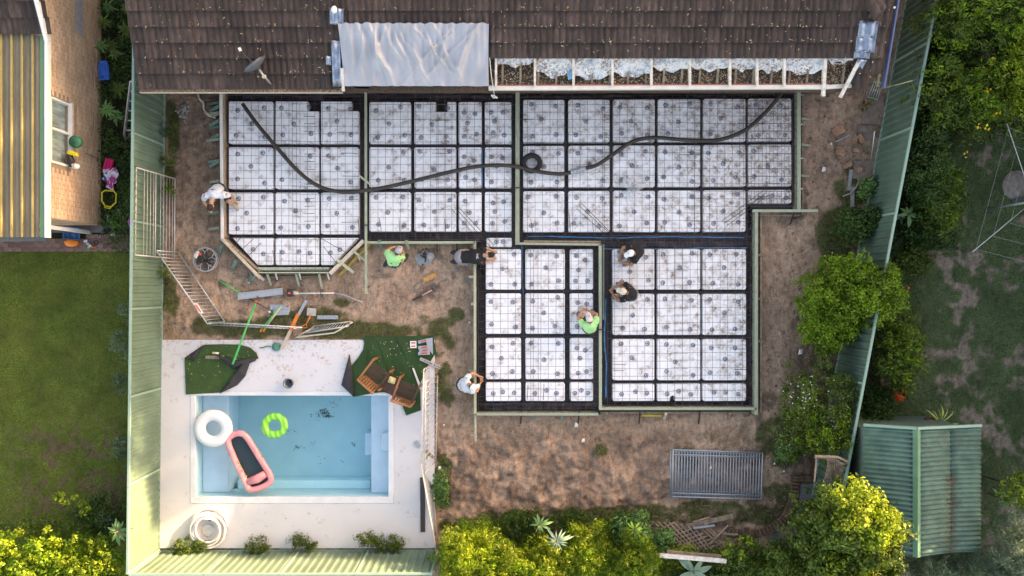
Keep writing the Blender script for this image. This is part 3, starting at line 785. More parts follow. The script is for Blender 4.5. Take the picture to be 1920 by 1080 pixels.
def pod_mat(m, t, b):
    oi = N(t, 'ShaderNodeObjectInfo'); g = N(t, 'ShaderNodeNewGeometry')
    base = ramp(t, noise(t, 1.2, 2, .5, 'World'), [(.3, (.84, .83, .85)), (.7, (.89, .88, .90))])
    # how dirty: more footprints to the east
    sx = N(t, 'ShaderNodeSeparateXYZ'); t.links.new(g.outputs['Position'], sx.inputs[0])
    mr = N(t, 'ShaderNodeMapRange'); mr.inputs['From Min'].default_value = -7; mr.inputs['From Max'].default_value = 7; mr.inputs['To Min'].default_value = .13; mr.inputs['To Max'].default_value = .0
    t.links.new(sx.outputs['X'], mr.inputs[0])
    my = N(t, 'ShaderNodeMapRange'); my.inputs['From Min'].default_value = -3; my.inputs['From Max'].default_value = 4.5; my.inputs['To Min'].default_value = .10; my.inputs['To Max'].default_value = -.02
    t.links.new(sx.outputs['Y'], my.inputs[0])
    mr3 = N(t, 'ShaderNodeMapRange'); mr3.inputs['From Min'].default_value = 4.9; mr3.inputs['From Max'].default_value = 7.2; mr3.inputs['To Min'].default_value = 0; mr3.inputs['To Max'].default_value = .15
    t.links.new(sx.outputs['X'], mr3.inputs[0])
    def sub(a, c, op='SUBTRACT'):
        n = N(t, 'ShaderNodeMath', operation=op); 
        for s, v in ((0, a), (1, c)):
            if isinstance(v, (int, float)): n.inputs[s].default_value = v
            else: t.links.new(v, n.inputs[s])
        return n.outputs[0]
    bias = sub(sub(mr.outputs[0], my.outputs[0], 'ADD'), mr3.outputs[0])
    n1 = sub(noise(t, 3.6, 4, .65, 'World'), bias)
    n2 = noise(t, 17, 5, .75, 'World')
    blot = ramp(t, n1, [(.36, 0.0), (.54, 1.0)])
    fine = ramp(t, n2, [(.34, .0), (.56, 1.0)])
    v = N(t, 'ShaderNodeTexVoronoi'); v.inputs['Scale'].default_value = 5.0; v.inputs['Randomness'].default_value = .8
    t.links.new(g.outputs['Position'], v.inputs['Vector'])
    foot = ramp(t, v.outputs['Distance'], [(.2, 1.0), (.6, .4)])
    f1 = mix(t, 1, mix(t, 1, mix(t, 1, blot, fine, 'MULTIPLY'), foot, 'MULTIPLY'), .95, 'MULTIPLY')
    c = mix(t, f1, base, (.22, .125, .07))
    sp = ramp(t, sub(noise(t, 30, 3, .6, 'World'), sub(bias, .5, 'MULTIPLY')), [(.66, 0.0), (.71, .8)])
    c = mix(t, sp, c, (.10, .07, .06))
    t.links.new(c, b.inputs['Base Color']); b.inputs['Roughness'].default_value = .8
    bump(t, b, n2, .1, .01)
M_pod = material("white_foam", pod_mat)
def rounded(x0, y0, x1, y1, r=.05, cut=None, n=3):
    pts = []
    for (cx, cy, a0) in ((x1 - r, y1 - r, 0), (x0 + r, y1 - r, 90), (x0 + r, y0 + r, 180), (x1 - r, y0 + r, 270)):
        for k in range(n + 1):
            a = R(a0 + 90 * k / n); pts.append((cx + r * math.cos(a), cy + r * math.sin(a)))
    return pts
podcells = []
A = [(428.5, 511.5), (516.5, 597.5), (602, 672)]; B = [(692.5, 770), (777, 855), (860, 903), (909, 959)]
Cc = [(911, 977), (985, 1059), (1069, 1112)]; D = [(981, 1058), (1066, 1143), (1150, 1228), (1234, 1313), (1319, 1398), (1403.5, 1484)]
E = [(1149, 1227), (1233, 1313), (1318, 1399)]
for i, cxx in enumerate(A):
    for j, (a, b) in enumerate([(190, 269), (276, 354), (361, 439), (446, 497)]): podcells.append(('A', i, j, cxx[0], a, cxx[1], b))
for i, cxx in enumerate(B):
    for j, (a, b) in enumerate([(191, 269), (276, 352), (360, 434)]): podcells.append(('B', i, j, cxx[0], a, cxx[1], b))
podcells.append(('B', 3, 3, 912, 446, 960, 463))
for i, cxx in enumerate(Cc):
    for j, (a, b) in enumerate([(467, 543), (550, 626), (634, 711), (717.5, 752)]): podcells.append(('C', i, j, cxx[0], a, cxx[1], b))
for i, cxx in enumerate(D):
    dy = -i * .5
    for j, (a, b) in enumerate([(187, 267), (273.5, 351.5), (358.5, 435)]):
        if i == 5 and j == 2: b = 382
        podcells.append(('D', i, j, cxx[0], a + dy, cxx[1], b + dy * (.3 if j == 2 else 1)))
for i, cxx in enumerate(E):
    for j, (a, b) in enumerate([(467, 543), (551, 628), (636, 713), (720, 752)]): podcells.append(('E', i, j, cxx[0], a, cxx[1], b))
rowname = {'A': "left bay", 'B': "second bay", 'C': "lower middle bay", 'D': "upper right bay", 'E': "lower right bay"}
rows_n = ["top", "second", "third", "bottom"]; ordn = ["first", "second", "third", "fourth", "fifth", "sixth", "seventh", "eighth"]
chair_pts = []
for (bay, i, j, ax, ay, bx, by) in podcells:
    p0 = P(ax, by, ZP); p1 = P(bx, ay, ZP)
    j1 = random.uniform(-.006, .006)
    cx, cy = (p0.x + p1.x) / 2, (p0.y + p1.y) / 2
    x0_, x1_, y0_, y1_ = p0.x - cx, p1.x - cx, p0.y - cy, p1.y - cy
    poly = rounded(x0_, y0_, x1_, y1_, .045)
    extra = ""
    pp = lambda u, v: (P(u, v, ZP).x - cx, P(u, v, ZP).y - cy)
    if bay == 'A' and i == 0 and j == 3: poly = [pp(436, 446), pp(511.5, 446), pp(511.5, 497), pp(483, 497)]; extra = " with clipped corner"
    if bay == 'A' and i == 2 and j == 3: poly = [pp(602, 446), pp(671, 446), pp(624, 497), pp(602, 497)]; extra = " with clipped corner"
    if bay == 'A' and i == 1 and j == 0: poly = [pp(516.5, 190), pp(577, 190), pp(577, 208), pp(597, 208), pp(597, 269), pp(516.5, 269)]; extra = " with notched corner"
    if bay == 'A' and i == 2 and j == 0: poly = [pp(602, 190), pp(659, 190), pp(659, 208), pp(672, 208), pp(672, 269), pp(602, 269)]; extra = " with notched corner"
    if bay == 'B' and i == 1 and j == 0: poly = [pp(777, 191), pp(817, 191), pp(817, 209), pp(839, 209), pp(839, 191), pp(855, 191), pp(855, 269), pp(777, 269)]; extra = " notched on top"
    if bay == 'E' and i == 1 and j == 3: poly = [pp(1233, 720), pp(1313, 720), pp(1313, 752), pp(1266, 752), pp(1266, 744), pp(1262, 741.5), pp(1257, 744), pp(1256, 752), pp(1233, 752)]; extra = " with bitten edge"
    m = MB(); m.prism(poly, .014, ZP)
    kind_ = "narrow " if (bx - ax) < 60 and bay != 'A' else ("short " if (by - ay) < 60 else "")
    lab = f"{kind_}foam pod{extra}, {ordn[i]} in the {rows_n[j]} row, {rowname[bay]}"
    m.build("foam_pod", M_pod, None, (cx, cy, 0), (0, 0, j1), bevel=.012, label=lab, cat="foam pod", group="white foam pods laid out in bays for the slab")
    w_, h_ = bx - ax, by - ay
    if w_ > 60 and h_ > 60: ps = [(.17, .16), (.80, .16), (.46, .50), (.18, .82), (.80, .82)]
    elif w_ <= 60 and h_ > 60: ps = [(.28, .22), (.70, .28), (.42, .5), (.30, .80), (.72, .76)]
    elif h_ > 25: ps = [(.2, .55), (.5, .45), (.82, .6)]
    else: ps = [(.35, .5), (.7, .4)]
    for (u, v) in ps:
        where = ("upper " if v < .38 else "lower " if v > .65 else "middle ") + ("left" if u < .38 else "right" if u > .62 else "centre")
        chair_pts.append((ax + w_ * (u + random.uniform(-.06, .06)), ay + h_ * (v + random.uniform(-.06, .06)), f"bar chair at {where} of the {ordn[i]} pod, {rows_n[j]} row, {rowname[bay]}"))
# bar chairs
mc = MB()
mc.tube([Vector((math.cos(6.2832 * k / 16) * .052, math.sin(6.2832 * k / 16) * .052, .006)) for k in range(16)], .0095, 5, closed=True)
for k in range(3):
    a = k * 2.094; mc.bar((.052 * math.cos(a), .052 * math.sin(a), .01), (.012 * math.cos(a), .012 * math.sin(a), .05), .012, .008)
mc.lathe([(.02, .045), (.022, .054), (.001, .055)], n=8)
CH = mc.mesh("bar_chair", simple("grey_plastic_chair", (.19, .21, .27), .6, .1, 20))
while len(chair_pts) > 300: chair_pts.pop(random.randrange(len(chair_pts)))
for (cx, cy, lb_) in chair_pts:
    p = P(cx, cy, ZP + .001)
    link("bar_chair", CH, None, p, (0, 0, random.uniform(0, 6.28)), label=lb_, cat="bar chair", group="round plastic bar chairs under the steel mesh")
for (cx, cy, lb_) in [(858, 505, "behind the black shirted worker"), (876, 526, "beside the left form peg")]:
    link("bar_chair", CH, None, P(cx, cy, .03), (0, 0, 1), label="spare grey bar chair dropped on the dirt " + lb_, cat="bar chair", group="spare bar chairs lying on the dirt")
# mesh sheets
def mesh_sheet(ax, ay, bx, by, z, poly, label, ang=0, skip=None):
    p0 = P(ax, by, z); p1 = P(bx, ay, z); c = (p0 + p1) / 2
    wx, wy = (p1.x - p0.x) / 2, (p1.y - p0.y) / 2
    poly = [(p[0], p[1]) for p in poly]
    m = MB()
    ca, sa = math.cos(ang), math.sin(ang)
    def run(a, b, dz):
        # clip a segment to the polygon by sampling
        n = max(2, int((b - a).length / .05)); inside = []
        xs_ = np.linspace(a.x, b.x, n); ys_ = np.linspace(a.y, b.y, n)
        ok = inpoly(xs_, ys_, poly); st = None
        for k in range(n + 1):
            on = k < n and ok[k]
            if on and st is None: st = k
            if not on and st is not None:
                if k - st > 1:
                    q0 = Vector((xs_[st], ys_[st], z + dz)); q1 = Vector((xs_[k - 1], ys_[k - 1], z + dz))
                    mid_ = (q0 + q1) / 2 + Vector((0, 0, random.uniform(-.006, .006)))
                    m.tube([q0, mid_, q1], .0045, 4, cap=False)
                st = None
    def tr(u, v): return Vector((c.x + u * ca - v * sa, c.y + u * sa + v * ca, 0))
    u = -wx + random.uniform(0, .1)
    while u < wx: run(tr(u, -wy), tr(u, wy), .0); u += .2
    v = -wy + random.uniform(0, .1)
    while v < wy: run(tr(-wx, v), tr(wx, v), .009); v += .2
    return m.build("steel_mesh", M_mesh, None, label=label, cat="steel mesh", group="sheets of steel reinforcing mesh over the pods")
M_mesh = simple("mesh_wire", (.115, .080, .080), .75, .25, 4, coord='World')
SP = [(p.x, p.y) for p in SLAB]
mesh_sheet(424, 174, 560, 506, ZM, SP, "steel mesh sheet over the left half of the left bay")
mesh_sheet(548, 174, 683, 506, ZM + .02, SP, "steel mesh sheet over the right half of the left bay", .004)
mesh_sheet(690, 176, 845, 456, ZM, SP, "steel mesh sheet over the left of the second bay")
mesh_sheet(815, 176, 966, 470, ZM + .02, SP, "steel mesh sheet over the narrow pods of the second bay", -.003)
mesh_sheet(974, 172, 1150, 455, ZM, SP, "steel mesh sheet over the left of the upper right bay", .002)
mesh_sheet(1130, 170, 1320, 462, ZM + .02, SP, "steel mesh sheet over the middle of the upper right bay", -.002)
mesh_sheet(1296, 168, 1494, 462, ZM, SP, "steel mesh sheet over the right of the upper right bay", -.004)
mesh_sheet(1390, 168, 1494, 390, ZM + .03, SP, "doubled steel mesh sheet over the dirtiest pods at far right", .003)
mesh_sheet(896, 462, 1010, 772, ZM, SP, "steel mesh sheet over the left of the lower middle bay", .003)
mesh_sheet(985, 462, 1122, 772, ZM + .02, SP, "steel mesh sheet over the right of the lower middle bay", -.003)
mesh_sheet(1132, 456, 1290, 766, ZM, SP, "steel mesh sheet over the left of the lower right bay", .003)
mesh_sheet(1262, 456, 1414, 766, ZM + .02, SP, "steel mesh sheet over the right of the lower right bay", -.002)
# doubled ladder mesh in the trenches
def ladder(ax, ay, bx, by, n, w, z, label):
    a, b = P(ax, ay, z), P(bx, by, z); d = (b - a); L = d.length; d.normalize(); s = Vector((-d.y, d.x, 0))
    m = MB()
    for k in range(n):
        o = s * (w * (k / (n - 1) - .5)); m.tube([a + o, b + o], .0075, 5)
    q = .15
    while q < L: m.tube([a + d * q - s * w / 2 + Vector((0, 0, .01)), a + d * q + s * w / 2 + Vector((0, 0, .01))], .004, 4); q += .3
    m.build("trench_mesh", M_mesh, None, label=label, cat="trench mesh", group="ladders of trench mesh in the slab edges")
ladder(425, 180, 682, 180, 4, .2, .10, "trench mesh along the house side of the left bay")
ladder(692, 181, 962, 181, 4, .2, .10, "trench mesh along the house side of the second bay")
ladder(980, 178, 1488, 175, 4, .2, .10, "trench mesh along the house side of the upper right bay")
ladder(692, 446, 905, 446, 4, .2, .10, "trench mesh behind the form where two workers kneel")
ladder(990, 451, 1408, 451, 4, .25, .10, "trench mesh in the wide trench between upper and lower pods")
ladder(902, 468, 902, 765, 4, .15, .10, "trench mesh beside the left form of the lower middle bay")
ladder(900, 763, 1118, 763, 4, .2, .10, "trench mesh along the bottom of the lower middle bay")
ladder(1135, 760, 1408, 760, 4, .15, .10, "trench mesh along the bottom of the lower right bay")
ladder(1408, 400, 1408, 760, 4, .15, .10, "trench mesh beside the right form of the lower right bay")
ladder(1489, 185, 1489, 385, 4, .12, .10, "trench mesh beside the far right form")
ladder(1140, 475, 1140, 755, 3, .15, .10, "trench mesh left of the lower right bay")
ladder(681, 195, 681, 435, 3, .12, .10, "trench mesh under the long board between bays")
def where_am(x_, y_):
    best = min(podcells, key=lambda q: ((q[3] + q[5]) / 2 - x_) ** 2 + ((q[4] + q[6]) / 2 - y_) ** 2)
    seen_[best[:3]] = seen_.get(best[:3], 0) + 1
    n_ = seen_[best[:3]]
    return f"{ordn[n_ - 1]} one counted at the {ordn[best[1]]} pod, {rows_n[best[2]]} row, {rowname[best[0]]}"
seen_ = {}
# bars tied over the mesh
M_bar = simple("dark_rebar", (.045, .030, .028), .7, .2, 20)
nb = 0
def rebar(ax, ay, bx, by, label, z=ZM + .05, r=.007):
    m = MB(); m.tube([P(ax, ay, z), P((ax + bx) / 2, (ay + by) / 2, z + .01), P(bx, by, z)], r, 6); m.build("reinforcing_bar", M_bar, None, label=label, cat="steel bar", group="loose reinforcing bars tied over the mesh")
for k, (dx, dy) in enumerate([(0, 0), (5, -5), (9, -10)]):
    rebar(1081 + dx, 391 + dy, 1162 + dx, 464 + dy + 8 * (k == 2), f"diagonal steel bar above the white capped worker, {['lowest','middle','highest'][k]} of three")
    rebar(847 + dx, 392 + dy * .8, 915 + dx * 1.3, 470 + dy, f"diagonal steel bar above the black shirted kneeling worker, {['lowest','middle','highest'][k]} of three")
    rebar(1354 + dx, 414 + dy * -.9, 1432 + dx, 357 + dy * -.9, f"diagonal steel bar at the inner corner of the right bay, {['highest','middle','lowest'][k]} of three")
for k, (a, b, c, d) in enumerate([(607, 463, 638, 502), (590, 440, 660, 480), (458, 438, 430, 470), (475, 448, 440, 480), (489, 455, 462, 484)]):
    rebar(a, b, c, d, f"slanting bar over the cut corner pods of the left bay, {ordn[k]} from right")
for (a, b, c) in [(571, 590, 289), (571, 590, 303), (571, 590, 317), (571, 590, 345), (571, 590, 373), (571, 590, 387), (571, 590, 401), (571, 590, 415), (640, 672, 287), (640, 672, 330), (640, 672, 375), (640, 672, 417), (570, 590, 218), (570, 590, 232), (570, 590, 246), (630, 672, 206), (632, 664, 248), (810, 845, 287), (810, 845, 226), (1270, 1320, 193), (960, 1000, 224), (1270, 1312, 290), (1149, 1172, 683), (1150, 1170, 695), (1375, 1400, 655), (1376, 1400, 693), (1150, 1170, 613)]:
    rebar(a, c, b, c + random.uniform(-1, 1), f"short crosswise bar, {where_am(a, c)}")
for (a, b, c) in [(525, 468, 497), (574, 466, 496), (511, 470, 495), (748, 407, 434), (711, 408, 434), (834, 410, 434), (672, 412, 440), (1067, 400, 440), (1110, 410, 445), (995, 410, 440), (990, 722, 750), (1020, 720, 750), (1070, 732, 752)]:
    rebar(a, b, a + random.uniform(-3, 6), c, f"short lengthwise bar, {where_am(a, c)}")
# blue tape lines
M_blue = simple("blue_tape", (.02, .24, .50), .5, .2, 4, coord='World')
def tape(pts, z, label, w=.028):
    m = MB(); q = [P(a, b, z) for a, b in pts]; pp = []
    for k in range(len(q) - 1):
        for s in range(8): 
            v = q[k].lerp(q[k + 1], s / 8); pp.append(v + Vector((random.uniform(-.008, .008), random.uniform(-.010, .010), 0)))
    pp.append(q[-1])
    for k in range(len(pp) - 1): m.bar(pp[k], pp[k + 1], w * random.uniform(.6, 1.2), .006)
    m.build("blue_tape", M_blue, None, label=label, cat="tape")
tape([(990, 443), (1150, 446), (1250, 444), (1395, 446)], .13, "blue tape line along the wide trench")
tape([(1133, 467), (1240, 467), (1310, 465), (1400, 465)], .13, "blue tape line just above the lower right pods")
tape([(1136, 560), (1133, 640), (1137, 680), (1136, 745)], .13, "vertical blue tape line left of the lower right pods", .035)
tape([(967, 440), (978, 462), (981, 560)], .13, "blue tape line left of the wide pods in the lower middle bay", .022)
tape([(904, 280), (904, 350)], .27, "short blue tape line between narrow pods of the second bay", .03)
# ------------------------------------------------------------------ formwork
def board(ax, ay, bx, by, label, mat=M_timber, w=.075, zt=.35, zb_=.0, name="form_board", cat="board", grp="form boards round the slab"):
    a, b = P(ax, ay, zt), P(bx, by, zt); a.z = b.z = (zt + zb_) / 2
    m = MB(); m.bar(a, b, w, zt - zb_)
    return m.build(name, mat, None, bevel=.006, label=label, cat=cat, group=grp)
M_ply = simple("brown_formply", (.30, .21, .15), .7, .2, 3, coord='World', c2=(.42, .31, .22))
board(418, 168, 420, 445, "brown faced form board up the left side of the slab", M_ply, .06, .34)
o = board(413.5, 167, 416, 447, "cream painted form board along the far left edge", simple("cream_board", (.72, .70, .66), .6, .08, 4), .07, .40, .3)
board(414, 446, 487, 521, "pale board across the lower left cut corner", M_timber_pale, .075, .38, .22)
board(418, 446, 486, 508, "brown form board behind the pale board at the cut corner", M_ply, .05, .33)
board(483, 504, 617, 504, "thick green form board along the bottom of the left bay", M_timber, .085, .33)
board(484, 511, 620, 511, "thin green board outside the bottom of the left bay", M_timber, .035, .36, .2)
board(618, 513, 681, 451, "bare pine board across the lower right cut corner", M_timber_pale, .095, .40, .25)
board(633, 519, 694, 456, "yellow formply strip outside the cut corner", simple("yellow_ply", (.50, .36, .08), .6, .2, 5, coord='World'), .07, .12, .0)
board(685.5, 170, 686, 551, "very long green board lying over the slab between the first two bays", M_timber, .065, .43, .385, "long_board", "board", "long boards lying over the slab")
board(688, 454.5, 891, 454.5, "green form board behind the kneeling green shirted worker", M_timber, .065)
board(890, 452, 890.5, 776, "green form board up the left side of the lower middle bay", M_timber, .065)
board(891, 777, 891.5, 827, "board end sticking out into the dirt below the slab corner", M_timber, .05, .30, .2)
board(893, 777, 1122, 777, "green form board along the bottom of the lower middle bay", M_timber, .07)
board(970.5, 170, 970, 456, "wide green board up between the second and upper right bays", M_timber, .11, .42, .36, "long_board", "board", "long boards lying over the slab")
board(966, 456.5, 1128, 458.5, "green board over the step between the bays", M_timber, .06, .42, .34)
board(982, 452.5, 1126, 453.5, "brown timber strip beside the green step board", M_timber_old, .055, .38, .3)
board(1125.5, 457, 1126, 769, "green board between the lower middle and lower right bays", M_timber, .075, .42, .34)
board(1131.5, 458, 1131.5, 600, "grey green backing board left of the squatting workers", simple("grey_green_board", (.16, .19, .15), .8), .05, .38, .3)
board(1124, 766.5, 1419, 766.5, "green form board along the bottom of the lower right bay", M_timber, .07)
board(1126, 774, 1404, 774, "brown kicker timber outside the bottom form", M_timber_old, .06, .08, .0)
board(1418.5, 393, 1418.5, 778, "green form board up the right side of the lower right bay", M_timber, .085)
board(1427, 398, 1427, 774, "old timber rail outside the right form of the lower bay", M_timber_old, .05, .15, .0)
board(1412, 395, 1534, 395, "green board sticking out to the right at the inner corner", M_timber, .07, .38, .3)
board(1408, 404, 1500, 404, "brown timber under the protruding board", M_timber_old, .05, .12, .0)
board(1498.5, 160, 1498.5, 393, "green form board up the far right side of the slab", M_timber, .10)
board(1505, 165, 1506, 405, "brown rail outside the far right form", M_timber_old, .05, .15, .0)
board(1204, 779, 1241, 779.5, "yellow board offcut against the bottom form", simple("yellow_ply2", (.55, .42, .06), .6), .06, .06, .0)
board(442, 520, 615, 518.5, "long brown timber lying on the dirt under the left bay", M_timber_old, .05, .06, .0, "ground_timber", "timber", "timbers lying on the dirt")
board(700, 519, 735, 517, "brown timber end half buried in the dirt", M_timber_old, .06, .05, .0, "ground_timber", "timber", "timbers lying on the dirt")
m = MB(); m.bar(P(672, 328, .45), P(693, 345, .45), .05, .03); m.build("timber_cleat", M_timber, None, label="short green cleat crossing the long board near the hose", cat="timber", bevel=.004)
board(985, 166, 1118, 165, "green board against the house wall under the stripped eave", M_timber_blue, .05, .28, .1)
board(1287, 164.5, 1312, 164, "short green board against the house wall right of centre", M_timber, .05, .28, .1)
m = MB(); m.bar(P(1309, 164, .30), P(1338, 164, .30), .12, .02); m.build("blue_plastic_strip", simple("bright_blue_plastic", (.02, .16, .52), .5), None, label="bright blue plastic strip against the house wall", cat="plastic")
m = MB(); m.bar(P(666, 164, 2.3), P(692, 165, 2.3), .04, .02); m.build("blue_packer", simple("bright_blue_plastic", (.02, .16, .52), .5), None, label="small blue packer at the foot of the tarp", cat="packer")
def peg(ax, ay, bx, by, label, mat=M_timber, w=.07, zb=.03, zt=.26, cat="peg", grp="timber pegs bracing the forms"):
    m = MB(); m.bar(P(ax, ay, zb), P(bx, by, zt), w, .045); m.build("timber_peg", mat, None, bevel=.004, label=label, cat=cat, group=grp)
yl = [193, 212, 238, 262, 302, 340, 399, 428]
for k, yy in enumerate(yl): peg(388 + (k % 3) * 3, yy + 2, 411, yy - 1, f"green peg propping the left form, {['topmost','second','third','fourth','fifth','sixth','seventh','lowest'][k]} down", M_timber if k % 2 else M_timber_blue)
for k, yy in enumerate([205, 232, 258, 308]): peg(394, yy + 4, 411, yy - 6, f"dark green peg leaning behind the left form, {ordn[k]} from top", M_timber_blue, .09)
for k, (a, b, c, d) in enumerate([(411, 475, 416, 460), (436, 503, 443, 488), (467, 530, 474, 515)]): peg(a, b, c, d, f"dark green peg under the lower left cut corner, {ordn[k]} from left", M_timber_blue, .10)
for k, (a, b, c, d) in enumerate([(508, 535, 501, 513), (561, 537, 555, 513), (604, 541, 598, 513)]): peg(a, b, c, d, f"slim green peg below the left bay, {ordn[k]} from left", M_timber, .055)
peg(466, 530, 480, 513, "pale pine peg under the lower left cut corner", M_timber_pale, .08)
peg(495, 525, 480, 512, "white tipped board end poking out at the lower left corner", M_timber_white, .08)
peg(663, 511, 632, 487, "green brace across the lower right cut corner", M_timber, .075, .2, .45)
peg(686, 490, 663, 471, "green brace beside the long board at the cut corner", M_timber, .055, .2, .45)
for k, (a, b, c, d) in enumerate([(716, 465, 711, 451), (766, 467, 762, 452)]): peg(a, b, c, d, f"green peg on the form {['left','right'][k]} of the kneeling green shirted worker", M_timber_blue if k == 0 else M_timber, .08, .1, .38)
for k, yy in enumerate([462, 519, 570, 695]): peg(880 if k % 2 else 884, yy, 889, yy, f"pine peg outside the left form of the lower middle bay, {ordn[k]} from top", M_timber_pale, .07, .02, .3)
for k, (xx, mt) in enumerate([(1003, M_timber_blue), (1056, M_timber_blue), (1138, M_timber_old), (1249, M_timber_pale), (1369, M_timber_old)]): peg(xx - 4, 786, xx, 775, f"timber peg under the bottom form, {ordn[k]} from left", mt, .06, .02, .3)
for k, yy in enumerate([222, 271, 329]): peg(1517, yy + 2, 1503, yy, f"green peg outside the far right form, {ordn[k]} from top", M_timber, .06, .03, .2)
for k, yy in enumerate([478, 560, 638, 640]): peg(1433, yy + 1, 1421, yy, f"brown peg outside the right form of the lower bay, {ordn[k]} from top", M_timber_old, .05, .03, .2)
def picket(px_, py_, qx, qy, label, mat=M_black, z=.3):
    m = MB(); m.bar(P(px_, py_, z), P(qx, qy, .02), .035, .03); m.build("steel_picket", mat, None, label=label, cat="picket", group="steel pickets holding the forms")
for k, xx in enumerate([978, 1086, 1200, 1312]): picket(xx, 772, xx - 2, 794, f"black steel picket at the bottom form, {ordn[k]} from left")
for k, xx in enumerate([819, 856]): picket(xx, 454, xx + 1, 472, f"black steel picket on the form, {['left','right'][k]} of two by the rag")
for k, xx in enumerate([517, 561, 614, 647, 672]): picket(xx, 512 - max(0, k - 2) * 16, xx + 3, 524 - max(0, k - 2) * 18, f"white steel picket below the left bay, {ordn[k]} from left", M_white)
for k, yy in enumerate([178, 233, 297, 354]): picket(1500, yy, 1507, yy, f"white steel picket at the far right form, {ordn[k]} from top", M_white)
for k, (a, b, c, d) in enumerate([(1489, 398, 1482, 420), (1506, 404, 1488, 410)]): picket(a, b, c, d, f"dark steel clamp under the protruding board, {['left','right'][k]} one")
for k, (xx, yy) in enumerate([(686, 422), (969, 352), (1126, 618)]):
    m = MB(); m.box(P(xx, yy, .45), (.16, .03, .03)); m.build("rubber_tie", M_black, None, label=["black tie round the long board in the second bay", "black tie on the wide green board", "black tie on the board by the green shirted worker"][k], cat="tie")

# ------------------------------------------------------------------ hoses
def smooth(pts, n=8):
    out = []
    for i in range(len(pts) - 1):
        p0, p1, p2, p3 = pts[max(i - 1, 0)], pts[i], pts[i + 1], pts[min(i + 2, len(pts) - 1)]
        for k in range(n):
            t = k / n; out.append(.5 * ((2 * p1) + (p2 - p0) * t + (2 * p0 - 5 * p1 + 4 * p2 - p3) * t * t + (3 * p1 - p0 - 3 * p2 + p3) * t ** 3))
    out.append(pts[-1]); return out
hz = ZM + .10
M_hose = simple("black_pump_hose", (.022, .018, .016), .5, .25, 5, coord='World', c2=(.05, .038, .028))
h1 = [(455, 195), (480, 230), (515, 272), (560, 322), (600, 350), (645, 360), (700, 355), (760, 343), (850, 321), (905, 311), (960, 311), (1010, 322), (1050, 326), (1075, 322)]
h2 = [(1095, 316), (1120, 309), (1150, 289), (1185, 266), (1225, 258), (1280, 262), (1330, 264), (1365, 258), (1400, 242), (1430, 216), (1452, 192), (1474, 163)]
hs = empty("pump_hose", (0, 0, 0), label="long thick black pump hose snaking across the mesh", cat="hose")
for pts in (h1, h2):
    m = MB(); m.tube(smooth([P(a, b, hz + (.06 if 950 < a < 1000 else 0)) for a, b in pts]), .052, 10); m.build("hose_length", M_hose, hs)
m = MB()
for k in range(5):
    a, b = P(1072 + k * 5, 323 - k * 1.5, hz), P(1075 + k * 5, 322 - k * 1.5, hz); m.tube([a, b], [.075, .07] if k % 2 else [.06, .06], 10)
m.tube([P(1070, 323, hz), P(1098, 315, hz)], .058, 10); m.build("hose_coupling", M_galv, hs)
m = MB(); c = P(997, 306, ZM + .07); n = 28
m.tube([c + Vector((math.cos(6.283 * k / n) * .215, math.sin(6.283 * k / n) * .205, 0)) for k in range(n)], .07, 8, closed=True)
m.build("rubber_ring", simple('tyre_black', (.012, .011, .012), .7), None, label="black rubber tyre ring lying on the mesh under the hose", cat="tyre")
# clear plastic bag blowing
m = MB()
def f(u, v):
    a = u * 6.283; r = v * (.26 + .10 * math.sin(3 * a + 1) + .05 * math.sin(7 * a)); p = P(1184, 352, ZM + .03)
    return p + Vector((r * math.cos(a), r * math.sin(a) * .95, .10 * (1 - v) * (1 + .6 * math.sin(5 * a)) + .05 * math.sin(9 * a + 6 * v)))
m.sheet(f, 40, 10)
def bagm(mm, t, b):
    tr = N(t, 'ShaderNodeBsdfTransparent'); ms = N(t, 'ShaderNodeMixShader'); ms.inputs[0].default_value = .42
    b.inputs['Base Color'].default_value = (.75, .76, .78, 1); b.inputs['Roughness'].default_value = .25
    t.links.new(tr.outputs[0], ms.inputs[1]); t.links.new(b.outputs[0], ms.inputs[2]); t.links.new(ms.outputs[0], t.nodes["Material Output"].inputs[0])
m.build("plastic_bag", material("clear_plastic", bagm), None, label="crumpled clear plastic sheet lying on the mesh", cat="plastic bag")

# ------------------------------------------------------------------ workers
def basis(fwd, side):
    f_ = fwd.normalized(); s = (side - f_ * side.dot(f_)).normalized(); u = s.cross(f_)
    return Matrix((s, f_, u)).transposed()       # columns: across, along, thickness
def remesh(o, vox, sm=6):
    m = o.modifiers.new("r", 'REMESH'); m.mode = 'VOXEL'; m.voxel_size = vox; m.use_smooth_shade = True
    if sm:
        s = o.modifiers.new("s", 'SMOOTH'); s.factor = .5; s.iterations = sm
def hand(m, w, d, up):
    d = d.normalized(); s = d.cross(up).normalized()
    m.ball(w + d * .045, (.038, .05, .018), 10, basis(d, s))
    for k in range(4):
        o = s * (.028 - .0185 * k); L = (.07, .08, .075, .058)[k]
        b0 = w + d * .08 + o; m.tube([b0 - d * .02, b0 + d * L * .5 - up * .004, b0 + d * L * .85 - up * .03], [.0105, .010, .009], 6)
    b0 = w + d * .025 + s * .032; m.tube([b0 - d * .01 - s * .01, b0 + s * .025 + d * .03, b0 + s * .03 + d * .06 - up * .01], [.013, .011, .0095], 6)
